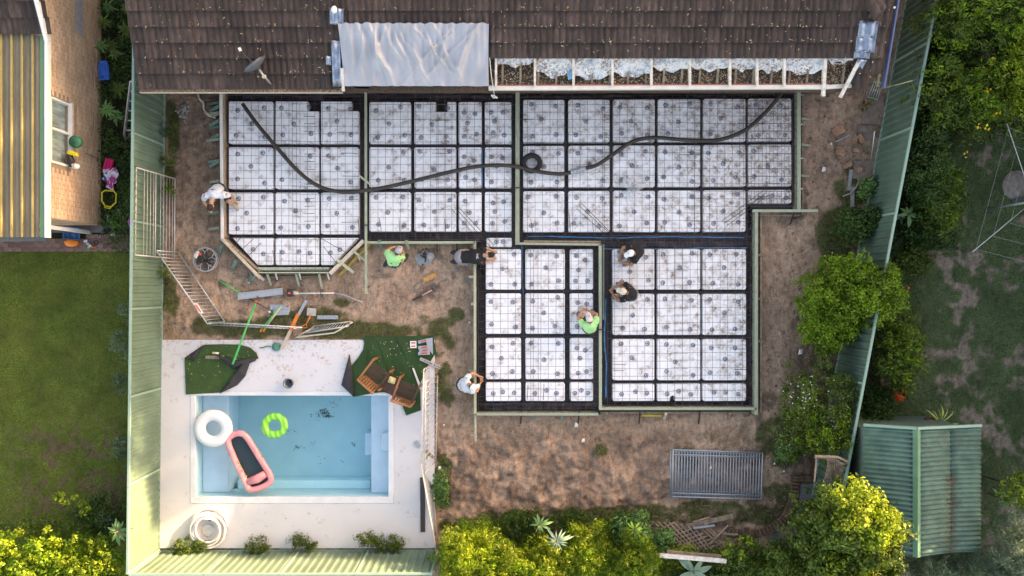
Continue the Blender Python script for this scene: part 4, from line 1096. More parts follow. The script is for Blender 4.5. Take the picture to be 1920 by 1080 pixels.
def person(J, label, skin, shirt, shorts, boot, hat=None, hair=(.02, .015, .012), sleeves=.55, back=None):
    pm_ = J.pop('printmat', None); j = {k: Vector(v) for k, v in J.items()}
    root = empty("person", (j['hip'].x, j['hip'].y, 0), label=label, cat="person", group=None)
    root.location = (0, 0, 0)
    spine = (j['chest'] - j['hip']); side = j['shR'] - j['shL']
    Bc = basis(j['neck'] - j['hip'], side); Bh = basis(spine, j['hpR'] - j['hpL'])
    hd = (j['head'] - j['neck']).normalized(); look = j.get('look', Vector((0, 0, -1)))
    def torso(m, g):
        m.ball(j['chest'], (.185 + g, .20 + g, .125 + g), 14, Bc)
        mid_ = (j['chest'] + j['hip']) / 2; m.ball(mid_, (.155 + g, .19 + g, .115 + g), 14, Bc)
        m.ball((j['chest'] * .35 + (j['shL'] + j['shR']) / 2 * .65), (.20 + g, .09 + g, .10 + g), 12, Bc)
        m.tube([j['shL'], j['shR']], .07 + g, 10)
    m = MB(); torso(m, 0); m.ball(j['hip'], (.16, .14, .13), 12, Bh)
    m.tube([j['chest'] * .4 + j['neck'] * .6, j['neck'], j['head']], [.07, .058, .055], 10)
    hb = basis(hd, side)
    m.ball(j['head'] + hd * .03, (.076, .112, .092), 14, hb)
    face = hb @ Vector((0, 0, -1))
    if face.dot(look) < 0: face = -face
    m.tube([j['head'] + face * .085 + hd * .02, j['head'] + face * .112 - hd * .012], [.012, .016], 6)     # nose
    m.ball(j['head'] + face * .055 - hd * .07, (.045, .04, .04), 8)                                        # jaw
    for s in (-1, 1): m.ball(j['head'] + hb @ Vector((s * .078, 0, 0)), (.012, .030, .022), 8, hb)         # ears
    for s in 'LR':
        sh, el, wr = j['sh' + s], j['el' + s], j['wr' + s]; hp, kn, an, to = j['hp' + s], j['kn' + s], j['an' + s], j['to' + s]
        m.tube([sh, sh.lerp(el, .5), el, el.lerp(wr, .3), wr], [.056, .050, .041, .042, .027], 8)
        m.tube([hp, hp.lerp(kn, .5), kn, kn.lerp(an, .3), an], [.088, .078, .056, .060, .038], 8)
        m.tube([an, to], [.04, .035], 8)
        hand(m, wr, (wr - el), Vector((0, 0, 1)))
    b = m.build("body", skin, root); remesh(b, .0075, 3)
    m = MB(); torso(m, .018); m.ball(j['hip'] * .8 + j['chest'] * .2, (.175, .12, .14), 12, Bh)
    for s in 'LR':
        sh, el = j['sh' + s], j['el' + s]; m.tube([sh, sh.lerp(el, sleeves)], [.082, .078], 10)
    o = m.build("shirt", shirt, root); remesh(o, .012, 5)
    tx = bpy.data.textures.get("folds") or bpy.data.textures.new("folds", 'CLOUDS'); tx.noise_scale = .12
    dm = o.modifiers.new("d", 'DISPLACE'); dm.texture = tx; dm.texture_coords = 'GLOBAL'; dm.strength = .045; dm.mid_level = .5
    m = MB(); m.ball(j['hip'], (.185, .15, .155), 12, Bh)
    for s in 'LR':
        hp, kn = j['hp' + s], j['kn' + s]; m.tube([hp, hp.lerp(kn, .85)], [.112, .095], 10)
    o = m.build("shorts", shorts, root); remesh(o, .012, 4)
    for s in 'LR':
        an, to = j['an' + s], j['to' + s]; d = to - an
        m = MB(); m.ball(an.lerp(to, .55), (.062, .13, .058), 10, basis(Vector((d.x, d.y, d.z * .3)), Vector((-d.y, d.x, 0)))); m.tube([an + Vector((0, 0, .09)), an - Vector((0, 0, .02))], [.058, .056], 10)
        o = m.build("boot", boot, root); remesh(o, .012, 3)
    up = -face * .0
    if hat is not None:
        m = MB(); m.ball(j['head'] + hd * .055 - face * .01, (.094, .095, .108), 14, hb)
        o = m.build("cap", hat, root)
        m = MB(); m.ball(j['head'] + hd * .065 + face * .115, (.072, .012, .075), 12, hb); m.build("peak", hat, o)
        m = MB(); m.ball(j['head'] + hd * .152 - face * .0, .012, 8); m.build("button", M_dark, o)
    hm_ = simple("hair_%.3f" % hair[0], hair, .8, .2, 60, bmp=.6, bscale=90)
    m = MB(); g = .082 if hat is None else .080
    m.ball(j['head'] + hd * (.045 if hat is None else .01) - face * .022, (g, .105 if hat is None else .085, .092), 12, hb); m.build("hair", hm_, root)
    if back:    # print on the back, following the shirt
        m = MB(); bm_ = Bc @ Vector((0, 0, 1))
        if bm_.z < 0: bm_ = -bm_
        ac, al = Bc @ Vector((1, 0, 0)), Bc @ Vector((0, 1, 0))
        c = j['chest'] * .5 + (j['shL'] + j['shR']) / 2 * .5 + bm_ * .148
        for (u, v, a, w_, h_) in back: m.box(c + ac * u + al * v, (w_, h_, .006), basis(al * math.cos(a) + ac * math.sin(a), ac * math.cos(a) - al * math.sin(a)))
        m.build("back_print", pm_ or M_dark, root)
    return root
def squat(px_, py_, deg, z0, lean=0.0, turn=0.0, spread=1.0):
    """origin = between the hips and the feet, deg = way the worker faces (0 east, 90 north)"""
    o = P(px_, py_, z0); ca, sa = math.cos(R(deg)), math.sin(R(deg))
    def T(x, y, z): x *= .92; y *= .93; z *= .96; return (o.x + x * ca - y * sa, o.y + x * sa + y * ca, z0 + z)
    l = lean
    J = dict(hip=T(-.22, 0, .27), chest=T(-.10 + l, 0, .57), neck=T(.02 + l * 1.5, 0, .78), head=T(.09 + l * 1.8, turn, .87),
             shL=T(-.03 + l * 1.2, .17, .68), shR=T(-.03 + l * 1.2, -.17, .68), elL=T(.16 + l, .27, .44), elR=T(.16 + l, -.27, .44), wrL=T(.33 + l, .10, .24), wrR=T(.31 + l, -.07, .24),
             hpL=T(-.20, .09, .27), hpR=T(-.20, -.09, .27), knL=T(.22, .17 * spread, .44), knR=T(.20, -.17 * spread, .42), anL=T(.10, .19 * spread, .10), anR=T(.08, -.19 * spread, .10), toL=T(.30, .21 * spread, .04), toR=T(.28, -.21 * spread, .04))
    J['look'] = Vector((ca, sa, -.4))
    return J
def pj(**k):
    d = {}
    for a, v in k.items():
        d[a] = P(*v) if a != 'look' else Vector(v)
    return d
def shirtmat(name, c): return simple(name, c, .85, .08, 9, coord='World')
W_sh = shirtmat("white_shirt", (.66, .69, .74)); B_sh = shirtmat("black_shirt", (.008, .008, .010)); G_sh = shirtmat("lime_shirt", (.36, .76, .32))
M_boot = simple("grey_boot", (.16, .17, .18), .8); M_boot2 = simple("tan_boot", (.42, .36, .28), .8); M_boot3 = simple("black_boot", (.03, .035, .04), .7)
M_cap_w = simple("white_cap", (.78, .78, .80), .7, .04); M_cap_b = simple("beige_cap", (.66, .56, .44), .7, .05); M_cap_g = simple("grey_cap", (.42, .44, .48), .7, .12, 18)
M_short_n = simple("navy_shorts", (.035, .045, .06), .8); M_short_g = simple("grey_shorts", (.28, .27, .30), .8)
person(pj(hip=(410, 353, .60), chest=(404, 361, .93), neck=(397, 375, 1.06), head=(395, 386, 1.08), shL=(422, 365, .98), shR=(385, 367, .98), elL=(433, 366, .72), elR=(381, 377, .70), wrL=(441, 377, .50), wrR=(392, 392, .50),
          hpL=(417, 355, .58), hpR=(404, 354, .58), knL=(430, 379, .62), knR=(400, 376, .50), anL=(438, 384, .38), anR=(399, 364, .10), toL=(445, 391, .31), toR=(396, 378, .05), look=(0, -.5, -1)),
       "worker in a white shirt leaning over the left form with bare head", M_skin, W_sh, M_short_n, M_boot2, None, (.035, .022, .016), .6, back=[(.02, .02, .3, .015, .07), (-.01, .03, -.4, .012, .05), (.05, .02, .1, .06, .012), (-.05, .02, .3, .05, .012)])
person(pj(hip=(737, 492, .38), chest=(738, 484, .62), neck=(743, 477, .78), head=(746, 472, .84), shL=(726, 477, .68), shR=(752, 487, .68), elL=(727, 468, .42), elR=(757, 476, .45), wrL=(741, 462, .26), wrR=(753, 465, .28),
          hpL=(732, 491, .34), hpR=(743, 495, .34), knL=(731, 472, .30), knR=(753, 476, .42), anL=(727, 490, .08), anR=(759, 487, .12), toL=(722, 497, .05), toR=(763, 480, .05), look=(.3, 1, -.5)),
       "worker in a lime green shirt and grey cap crouching left of the grey bag", M_skin, G_sh, M_short_n, M_boot3, M_cap_g, back=[(0, -.1, 0, .05, .01), (.0, -.08, 0, .03, .02)])
J = pj(hip=(862, 482, .48), chest=(889, 481, .56), neck=(909, 479, .58), head=(917, 478, .55), shL=(902, 470, .56), shR=(902, 492, .56), elL=(914, 466, .42), elR=(911, 491, .42), wrL=(924, 470, .34), wrR=(922, 487, .34),
          hpL=(863, 475, .46), hpR=(863, 489, .46), knL=(880, 472, .12), knR=(880, 493, .12), anL=(858, 474, .08), anR=(858, 491, .08), toL=(848, 474, .05), toR=(848, 491, .05), look=(.6, 0, -1))
J['printmat'] = simple("pink_print", (.50, .42, .48), .7)
person(J, "worker in black shirt and grey shorts kneeling and reaching over the form", M_skin, B_sh, M_short_g, M_boot3, None, (.014, .012, .012), .6, back=[(.02, .0, .1, .12, .014), (.03, .035, -.4, .06, .03), (-.05, .03, .3, .03, .05), (0, .02, .6, .05, .02)])
person(squat(1181, 477, 205, .27, 0, -.03), "squatting worker in a black shirt and white cap on the pods", M_skin2, B_sh, M_short_n, M_boot, M_cap_w)
person(squat(1170, 549, 165, .27, .03, .0), "squatting worker in a black shirt and beige cap on the pods", M_skin2, B_sh, M_short_g, M_boot, M_cap_b)
person(squat(1101, 602, 104, .27, 0, 0), "squatting worker in lime green shirt and pale cap beside the middle board", M_skin, G_sh, M_short_n, M_boot, simple("pink_white_cap", (.70, .60, .58), .7))
person(squat(880, 716, 15, .05, .02, -.06, 1.1), "crouching worker in a white shirt at the left form of the lower bay", M_skin, W_sh, M_short_n, M_boot3, M_cap_w, back=[(-.03, -.05, 0, .10, .012), (.03, -.08, 0, .08, .010)])
# ------------------------------------------------------------------ pool fence panels
M_panel = simple("cream_tube", (.66, .60, .55), .45, .1, 8, metal=.2)
M_panel2 = simple("silver_tube", (.55, .55, .57), .4, .1, 8, metal=.4)
def panel(name, A, B, C_, D, n, label, mat=M_panel, r=.018, rb=.009, mids=(), cat="fence panel", grp="loose tubular pool fence panels", bars="cross"):
    """A-B one rail, D-C the other; n bars between the rails"""
    A, B, C_, D = (P(*q) if not isinstance(q, Vector) else q for q in (A, B, C_, D))
    c = (A + B + C_ + D) / 4
    root = empty(name, c, label=label, cat=cat, group=grp)
    q = lambda v: v - c
    for a, b in ((A, B), (D, C_)): MB().tube([q(a), q(b)], r, 6).build("rail", mat, root)
    for a, b in ((A, D), (B, C_)): MB().tube([q(a), q(b)], r, 6).build("end_post", mat, root)
    for t in mids:
        a, b = A.lerp(D, t), B.lerp(C_, t); MB().tube([q(a), q(b)], r * .8, 6).build("rail", mat, root)
    L = (A - D).length
    bar_ = MB().tube([(0, 0, 0), (0, 0, 1)], rb, 5).mesh("baluster", mat)
    for k in range(1, n):
        t = k / n; a, b = q(D.lerp(C_, t)), q(A.lerp(B, t)); d = b - a
        o = link("baluster", bar_, root, a, d.to_track_quat('Z', 'Y').to_euler()); o.scale = (1, 1, d.length)
    return root
g = panel("pool_gate", (255.5, 314, 1.58), (328, 335, .06), (327, 485, .06), (253.5, 478, 1.58), 4, "cream tubular gate leaning on its side against the green fence", bars="x")
A_, B_, C2, D_ = P(255.5, 314, 1.58), P(328, 335, .06), P(327, 485, .06), P(253.5, 478, 1.58)
c0 = Vector(g.location)
for k, t in enumerate([.2, .28, .36, .44, .49, .62, .70, .78, .86, .94]):
    MB().tube([A_.lerp(B_, t) - c0, D_.lerp(C2, t) - c0], .016 if t == .49 else .008, 5).build("baluster", M_panel, g)
for o in [o for o in g.children if o.name.startswith("baluster") and o.scale[2] != 1.0]: bpy.data.objects.remove(o)
p2 = panel("pool_fence_panel", (334, 473, .06), (421, 603, .06), (389, 607, .75), (293, 470, .95), 21, "silver panel lying tilted with a red and white sign on it", M_panel2)
panel("pool_fence_panel", (392, 604, .85), (566, 614, .85), (562, 617, .06), (396, 609, .06), 26, "silver panel seen on edge behind the row of tools", M_panel2)
panel("pool_fence_panel", (572, 624, .35), (652, 612, .5), (658, 603, .1), (590, 611, .06), 13, "small hatched silver panel propped on the grass above the deck", M_panel2)
m = MB(); m.tube([P(575, 621, .2), P(551, 633, .08), P(627, 624, .12), P(661, 604, .14)], .022, 6); m.build("bent_frame_tube", simple("ivory_tube", (.72, .66, .52), .5, .1, 8), None, label="bent cream tube frame lying round the small hatched panel", cat="frame")
panel("pool_fence_panel", (794.5, 693, 1.2), (789.5, 868, 1.2), (801, 862, .05), (805.5, 686, .3), 17, "inner cream panel standing beside the wooden seat")
panel("pool_fence_panel", (797.5, 716, 1.2), (796, 888, 1.1), (817, 863, .05), (820.5, 705, .05), 16, "outer cream panel standing along the right edge of the deck")
panel("pool_fence_panel", (789, 868, 1.2), (818, 1034, 1.2), (821, 1031, .05), (812, 920, .05), 22, "lower cream panel leaning outward at the deck's bottom right corner")
# the warning sign
sg = MB(); a, b, c, d = P(363, 569, .80), P(371, 569, .66), P(382, 587, .64), P(374, 587, .78)
sg.add([a + Vector((0, 0, .03)), b + Vector((0, 0, .03)), c + Vector((0, 0, .03)), d + Vector((0, 0, .03))], [(0, 3, 2, 1)])
s_ = sg.build("warning_sign", simple("sign_white", (.78, .74, .74), .5, .03), None, solid=.006, label="small white sign with a faded red panel tied to the tilted fence panel", cat="sign")
for (u0, u1, v0, v1, nm) in [(.18, .86, .1, .9, "sign_panel")]:
    q = lambda u, v: a.lerp(b, u).lerp(d.lerp(c, u), v) + Vector((0, 0, .055))
    MB().add([q(u0, v0), q(u1, v0), q(u1, v1), q(u0, v1)], [(0, 3, 2, 1)]).build(nm, simple("faded_red", (.50, .06, .07), .6), s_)
    mm = MB()
    for k in range(6):
        v = .2 + k * .12; mm.add([q(.30, v) + Vector((0, 0, .012)), q(.70, v) + Vector((0, 0, .012)), q(.70, v + .022) + Vector((0, 0, .012)), q(.30, v + .022) + Vector((0, 0, .012))], [(0, 3, 2, 1)])
    mm.build("sign_lines", M_white, s_)
# stack of galvanised panels
for k, (ax, ay, bx, by, cx, cy, dx, dy, z) in enumerate([(1258, 846, 1424, 852, 1423, 930, 1257, 926, .06), (1262, 843, 1430, 849, 1427, 936, 1260, 931, .11)]):
    root = panel("steel_fence_panel", (ax, ay, z), (bx, by, z), (cx, cy, z), (dx, dy, z), 31, f"galvanised steel panel lying on the dirt, {['lower','upper'][k]} of the stack of two", M_galv, .020, .0125, (.1, .92), "fence panel", "stacked galvanised fence panels")

# ------------------------------------------------------------------ pool toys
def torus(name, c, R0, r, mat, label, sx=1, sy=1, rz=0):
    m = MB(); n = 40
    m.tube([Vector((math.cos(6.2832 * k / n) * R0 * sx, math.sin(6.2832 * k / n) * R0 * sy, 0)) for k in range(n)], r, 14, closed=True)
    o = m.build(name, mat, None, c, (0, 0, rz), label=label, cat="pool ring"); return o
M_vin_w = simple("white_vinyl", (.80, .80, .80), .25, .02, 2)
o = torus("pool_ring", P(400, 803, .05), .365, .158, M_vin_w, "large white inflatable ring at the left of the pool"); o.scale = (1, .97, .85)
MB().ball((-.30, -.15, .145), (.02, .02, .012), 8).build("valve", M_galv, o)
def green_v(m, t, b):
    tc = N(t, 'ShaderNodeTexCoord'); w_ = N(t, 'ShaderNodeTexWave'); w_.inputs['Scale'].default_value = 2.2; w_.inputs['Distortion'].default_value = 3.0
    t.links.new(tc.outputs['Object'], w_.inputs[0])
    t.links.new(ramp(t, w_.outputs['Fac'], [(.25, (.14, .58, .05)), (.75, (.34, .78, .12))]), b.inputs['Base Color']); b.inputs['Roughness'].default_value = .18
torus("pool_ring", P(515, 798, .02), .265, .10, material("lime_vinyl", green_v), "small glossy lime green inflatable ring in the pool", 1, .93, .3)
lo = empty("pool_lounger", P(468, 865, .0), 0, label="pink inflatable lounger with dark mesh floor floating in the pool", cat="pool float")
lc = Vector(lo.location)
pk = simple("pink_vinyl", (.78, .26, .30), .18, .1, 3, c2=(.80, .42, .40))
loop = [(430, 838), (428, 824), (438, 815), (452, 813), (463, 820), (477, 842), (493, 868), (506, 890), (507, 902), (495, 912), (476, 918), (466, 915), (455, 893), (441, 864)]
m = MB(); L_ = [P(a, b, .05) - lc for a, b in smooth([Vector((x_, y_)) for x_, y_ in loop + [loop[0]]], 4)[:-1]]
m.tube(L_, .085, 10, closed=True); m.build("rim_tube", pk, lo)
m = MB(); m.tube([P(466, 903, .05) - lc, P(482, 898, .06) - lc, P(498, 888, .05) - lc], [.10, .12, .10], 12); m.build("pillow_tube", pk, lo)
m = MB(); m.prism([(p.x, p.y) for p in L_], -.03, -.02); m.build("mesh_floor", simple("dark_teal_mesh", (.022, .055, .065), .6, .1, 20), lo)
mm = MB()
for (a, b, c_, d_) in [(447, 868, 3, 0), (451, 875, 3, 0), (455, 882, 3, 0), (488, 848, 3, 0), (492, 856, 3, 0), (461, 892, 3, 0)]: mm.ball(P(a, b, .118) - lc, (.045, .02, .012), 8, Matrix.Rotation(R(-30), 3, 'Z'))
mm.build("printed_marks", simple("gold_print", (.62, .42, .15), .4), lo)

# ------------------------------------------------------------------ artificial turf
M_turf = simple("artificial_turf", (.040, .098, .022), .9, .18, 3, coord='World', c2=(.030, .070, .020), bmp=1, bscale=60)
M_turfd = simple("turf_dark", (.022, .075, .020), .9, .15, 3, coord='World', bmp=.8, bscale=70)
M_back = simple("turf_backing", (.045, .040, .045), .8, .2, 6, coord='World', bmp=.4, bscale=8)
def flat(poly, z0, t, mat, name, parent=None, **kw):
    m = MB(); m.prism([(P(a, b, z0).x, P(a, b, z0).y) for a, b in poly], z0, z0 + t); return m.build(name, mat, parent, **kw)
t1 = flat([(346.5, 671), (378, 649), (386, 646), (420, 645.5), (450, 646), (470, 652), (481, 662), (485, 672), (460, 678), (455, 690), (440, 700), (446, 716), (414, 736), (349, 739.5)], .055, .02, M_turf, "turf_offcut", label="offcut of artificial grass folded back beside the pool", cat="artificial turf")
def fold(pts3, name, parent, mat=M_back, sub=6):
    """soft folded flap through a row of (px,py,z) left edge and right edge pairs"""
    m = MB(); n = len(pts3)
    def f(u, v):
        k = min(int(u * (n - 1)), n - 2); w_ = u * (n - 1) - k
        a = P(*pts3[k][0]).lerp(P(*pts3[k + 1][0]), w_); b = P(*pts3[k][1]).lerp(P(*pts3[k + 1][1]), w_)
        return a.lerp(b, v) + Vector((0, 0, .05 * math.sin(v * math.pi) * (1 + .4 * math.sin(u * 13))))
    m.sheet(f, sub * (n - 1), 6); return m.build(name, mat, parent, solid=.006)
fold([((346.5, 671, .08), (346.5, 671.5, .08)), ((362, 660, .10), (363, 677, .09)), ((384, 646, .08), (384, 647, .08))], "folded_corner", t1)
fold([((409, 666, .10), (409.5, 668, .10)), ((425, 670, .12), (424, 681, .10)), ((440, 676, .16), (437, 692, .10)), ((462, 673, .18), (455, 686, .12)), ((485, 671, .09), (478, 677, .08))], "folded_edge", t1)
fold([((413, 736, .08), (414, 737, .08)), ((428, 717, .14), (445, 722, .08)), ((441, 698, .16), (460, 705, .08)), ((452, 684, .2), (466, 688, .10)), ((462, 676, .14), (470, 677, .1))], "folded_edge", t1)
t2 = flat([(680, 632.5), (812, 629), (818, 660), (800, 690), (788, 720), (789, 769), (762, 779), (748, 745), (735, 740), (720, 735), (700, 737), (664, 744), (655, 700), (657, 688), (672, 670), (681, 655), (683, 643)], .056, .02, M_turfd, "turf_sheet", label="large green artificial turf sheet under the wooden seat", cat="artificial turf")
fold([((655, 664, .09), (656, 666, .09)), ((640, 722, .10), (662, 706, .12)), ((662, 743, .08), (664, 744, .09))], "folded_corner", t2)
for (a, b, c_, d_) in [(709, 640, 735, 715), (742, 632, 790, 725), (690, 655, 688, 690)]:
    m = MB(); m.bar(P(a, b, .08), P(c_, d_, .08), .02, .018); m.build("seam", M_turfd, t2)
V = []
for k in range(70):
    q = P(random.uniform(690, 795), random.uniform(640, 725), .082); a = random.uniform(0, 6.3); l = random.uniform(.01, .035)
    d = Vector((math.cos(a), math.sin(a), 0)) * l; s = Vector((-d.y, d.x, 0)) * .3; V += [q - d, q + s, q + d, q - s]
for k in range(50):
    q = P(random.uniform(350, 480), random.uniform(648, 735), .082); a = random.uniform(0, 6.3); l = random.uniform(.01, .03)
    d = Vector((math.cos(a), math.sin(a), 0)) * l; s = Vector((-d.y, d.x, 0)) * .3; V += [q - d, q + s, q + d, q - s]
link("turf_leaves", np_mesh("turf_leaves", np.array([tuple(v) for v in V]), np.arange(len(V)).reshape(-1, 4), cols_l), kind='stuff', label="small dry leaves dropped on the artificial turf")

# ------------------------------------------------------------------ two seat timber bench with a middle table
M_seat = simple("stained_timber", (.085, .040, .026), .5, .2, 3, stretch=(8, 8, 1), rnd=.2)
M_seat_l = simple("orange_timber", (.36, .15, .065), .45, .15, 4, rnd=.12)
oc = P(716, 708, 0); ex = (P(760, 738, .4) - P(692, 696, .4)); ang = math.atan2(ex.y, ex.x)
bs = empty("companion_seat", (oc.x + .02, oc.y + .0, .075), 0, label="double timber seat with a small table between, standing on the turf", cat="outdoor seat")
bs.location = (0, 0, .075)
def seat_unit(corners, zs=.42):
    # corners: back-left, back-right, front-right, front-left in photo pixels at seat height ; slats run along the sitting depth
    q = [P(a, b, zs) for a, b in corners]
    n = 9
    for k in range(n):
        t = (k + .5) / n
        a = q[0].lerp(q[3], t); b = q[1].lerp(q[2], t)
        m = MB(); m.bar((a.x, a.y, zs), (b.x, b.y, zs), (q[0] - q[3]).length / n - .012, .022); m.build("seat_slat", M_seat, bs, bevel=.003)
    return q
# left chair: seat from top corner (702,678) etc.
def chair(bl, br, fr, fl, backz=.88, lean=(0, 0)):
    q = seat_unit((bl, br, fr, fl))
    # arms along bl-fl... posts and back rest frame with slats beyond the bl-br edge
    return q
Lq = seat_unit(((686, 708), (702, 725), (729, 697), (699, 678)))
Rq = seat_unit(((739, 742), (770, 753), (783, 724), (751, 711)))
def brace(a, b, w_=.055, h=.05, mat=M_seat_l, name="arm_rest"):
    MB().bar(P(*a), P(*b), w_, h).build(name, mat, bs, bevel=.006)
brace((701, 674, .62), (673, 711, .62)); brace((732, 697, .62), (711, 726, .62), mat=M_seat); brace((751, 707, .62), (737, 746, .62)); brace((786, 726, .62), (770, 760, .62), mat=M_seat)
for (c4) in [((672, 712, .88), (701, 738, .88), (684, 703, .45), (712, 726, .45)), ((733, 751, .88), (770, 762, .88), (741, 742, .45), (775, 754, .45))]:
    MB().bar(P(*c4[0]), P(*c4[1]), .05, .06).build("back_rail", M_seat_l, bs, bevel=.006)
    MB().bar(P(*c4[2]), P(*c4[3]), .04, .04).build("back_rail", M_seat_l, bs, bevel=.006)
    for k in range(7):
        t = (k + .6) / 7.2; a = P(*c4[0]).lerp(P(*c4[1]), t); b = P(*c4[2]).lerp(P(*c4[3]), t); MB().bar(a, b, .045, .016).build("back_slat", M_seat_l, bs)
for (a, b) in [((701, 674), .64), ((732, 697), .64), ((751, 707), .64), ((786, 726), .64), ((672, 712), .88), ((711, 731), .88), ((735, 750), .88), ((770, 761), .88)]:
    p = P(a[0], a[1], b); m = MB(); m.bar((p.x, p.y, b), (p.x, p.y, .0), .055, .055); m.build("leg", M_seat_l, bs, bevel=.004)
tq = [P(a, b, .46) for a, b in ((712, 724), (737, 742), (751, 712), (731, 698))]
for k in range(6):
    t = (k + .5) / 6; a = tq[0].lerp(tq[1], t); b = tq[3].lerp(tq[2], t); MB().bar((a.x, a.y, .46), (b.x, b.y, .46), .068, .022).build("table_slat", M_seat, bs)
m = MB(); p = P(735, 713, .545); m.box(p, (.19, .17, .05), (0, 0, -.35)); o = m.build("yellow_dish", simple("cream_yellow", (.80, .62, .22), .4, .1, 12), None, bevel=.02, label="small yellow square container on the table between the seats", cat="container")
m = MB(); m.lathe([(.05, 0), (.055, .02), (.03, .025)], p + Vector((0, -.01, .025)), 12); m.build("lid", simple("cream_lid2", (.78, .74, .5), .4), o)

# ------------------------------------------------------------------ things on the deck
bk = empty("bucket", P(545, 717, .05), label="grey bucket with a black lump inside, standing on the white deck", cat="bucket")
MB().lathe([(.09, 0), (.122, .26), (.128, .265), (.115, .26), (.085, .012), (.001, .012)], n=24).build("pail", simple("grey_pail", (.30, .34, .38), .4, .08, 6), bk)
MB().tube([Vector((math.cos(R(a)) * .125, math.sin(R(a)) * .125, .262)) for a in range(0, 360, 15)], .008, 6, closed=True).build("rim", M_black, bk)
MB().ball((.035, .03, .08), (.055, .055, .05), 10).build("bucket_contents", M_black, bk)
MB().tube([(-.12, 0, .2), (-.09, -.10, .12), (.02, -.14, .12), (.12, -.03, .2)], .004, 5).build("handle", M_black, bk)
pd = empty("green_paddle", P(518, 650, .07), label="flat round green paddle with a thin handle lying on the deck", cat="paddle")
MB().lathe([(.001, 0), (.118, 0), (.12, .012), (.001, .016)], n=22).build("blade", simple("sea_green", (.09, .30, .22), .5), pd); mm = MB()
mm.tube([P(508, 650, .08) - P(518, 650, .07), P(500, 649, .08) - P(518, 650, .07), P(493, 652, .08) - P(518, 650, .07), P(487, 652, .08) - P(518, 650, .07)], .014, 6); mm.build("handle", simple("sea_green_d", (.05, .16, .13), .5), pd)
bt = empty("sealant_tube", P(405, 662, .11), R(-4), label="white and yellow bottle lying on the turf offcut", cat="bottle")
MB().tube([(-.06, 0, 0), (.075, 0, 0)], .028, 10).build("bottle_body", M_white, bt); MB().tube([(-.10, 0, 0), (-.06, 0, 0)], .03, 10).build("cap", simple("yellow_cap", (.75, .6, .05), .5), bt); MB().tube([(.075, 0, 0), (.11, 0, 0)], .02, 10).build("neck", M_dark, bt)
MB().box(P(398, 670, .09), (.37, .09, .03), (0, 0, -.02)).build("timber_offcut", M_timber_old, None, label="short weathered board on the turf offcut below the bottle", cat="timber", bevel=.004)
MB().box(P(414, 668, .09), (.17, .03, .02), (0, 0, 0)).build("timber_offcut", M_timber_pale, None, label="thin pale stick end showing beside the weathered board", cat="timber")
hc = empty("white_hose", P(389, 992, .05), label="loose coil of white pool hose on the deck", cat="hose")
m = MB(); pts = []
for k in range(150):
    t = k / 149; a = t * 6.283 * 6.3; rr = .50 - .20 * t + .03 * math.sin(a * .53 + 1)
    pts.append(Vector((rr * math.cos(a) + .05 * math.sin(t * 9) + .02, rr * math.sin(a) * 1.0 + .04 * math.cos(t * 14), .03 + .045 * (k % 24) / 24 + .02 * (k // 24))))
m.tube(pts, .027, 7); m.build("hose_coil", simple("white_hose_plastic", (.78, .75, .75), .4, .04, 6), hc)
m = MB(); m.lathe([(.001, 0), (.15, 0), (.17, .04), (.15, .05), (.001, .045)], (.02, -.02, 0), 20); m.build("skimmer_plate", simple("grey_plate", (.55, .57, .58), .4), hc)
m = MB(); m.bar(P(398, 970, .1), P(408, 957, .12), .09, .02); m.build("hose_end", M_timber_pale, None, label="flat beige nozzle lying at the top of the white hose coil", cat="nozzle")
m = MB(); m.lathe([(.035, 0), (.04, .14), (.03, .14), (.02, .02)], P(397, 972, .06), 12); m.build("hose_cuff", M_dark, None, label="dark open hose cuff standing in the white hose coil", cat="hose end")
m = MB(); m.bar(P(792, 895, .06), P(793, 997, .06), .125, .05); m.build("dark_channel", simple("dark_steel", (.035, .033, .045), .5, .3, 6, coord='World', c2=(.06, .04, .03)), None, bevel=.006, label="dark steel beam lying along the right side of the deck", cat="beam")
m = MB(); m.bar(P(774, 695, .13), P(0, 0, 0), .01, .01) if 0 else m.prism([P(a, b, .09)[:2] for a, b in ((773, 690), (776, 690), (788, 720), (792, 730), (787, 730), (782, 716))], .085, .10); m.build("white_offcut", M_white, None, label="long white pointed offcut on the turf beside the fence panels", cat="offcut")
m = MB(); m.bar(P(796, 845, .5), P(813, 858, .4), .09, .03); m.build("timber_offcut", M_timber_old, None, label="short brown board caught across the standing cream panels", cat="timber")
m = MB(); m.bar(P(779, 828, .07), P(787, 838, .07), .10, .03); m.build("grey_block", M_galv, None, label="small grey metal block on the deck beside the standing panels", cat="block")
# spirit level and trowel set
lv = empty("spirit_level", P(807, 681, .1), R(-24), label="long grey spirit level with dark lettering lying by the turf corner", cat="spirit level")
MB().box((0, 0, 0), (.60, .085, .03)).build("level_body", simple("level_grey", (.52, .50, .48), .5), lv, bevel=.004)
mm = MB(); x_ = -.26
for wd in [.03, 0, .035, .03, .035, .02, .03, .035, 0, 0, .05, .02, .04, .03, .03]:
    if wd: mm.box((x_ + wd / 2, 0, .0165), (wd * .6, .045, .002), (0, 0, .2 * (x_ * 50 % 2 - 1)))
    x_ += max(wd, .02) + .008
mm.build("level_print", M_black, lv); MB().box((.02, 0, .0165), (.05, .03, .003)).build("level_vial", simple("faded_red", (.6, .2, .2)), lv)
tb = empty("trowel_pack", P(775, 646, .09), R(2), label="white card with two red stripes lying left of the plastering trowels", cat="card")
MB().box((0, 0, 0), (.17, .19, .02)).build("card", M_white, tb)
for k in (-.045, .045): MB().box((.0, k, .012), (.11, .035, .003)).build("red_stripe", simple("bright_red", (.72, .10, .06), .5), tb)
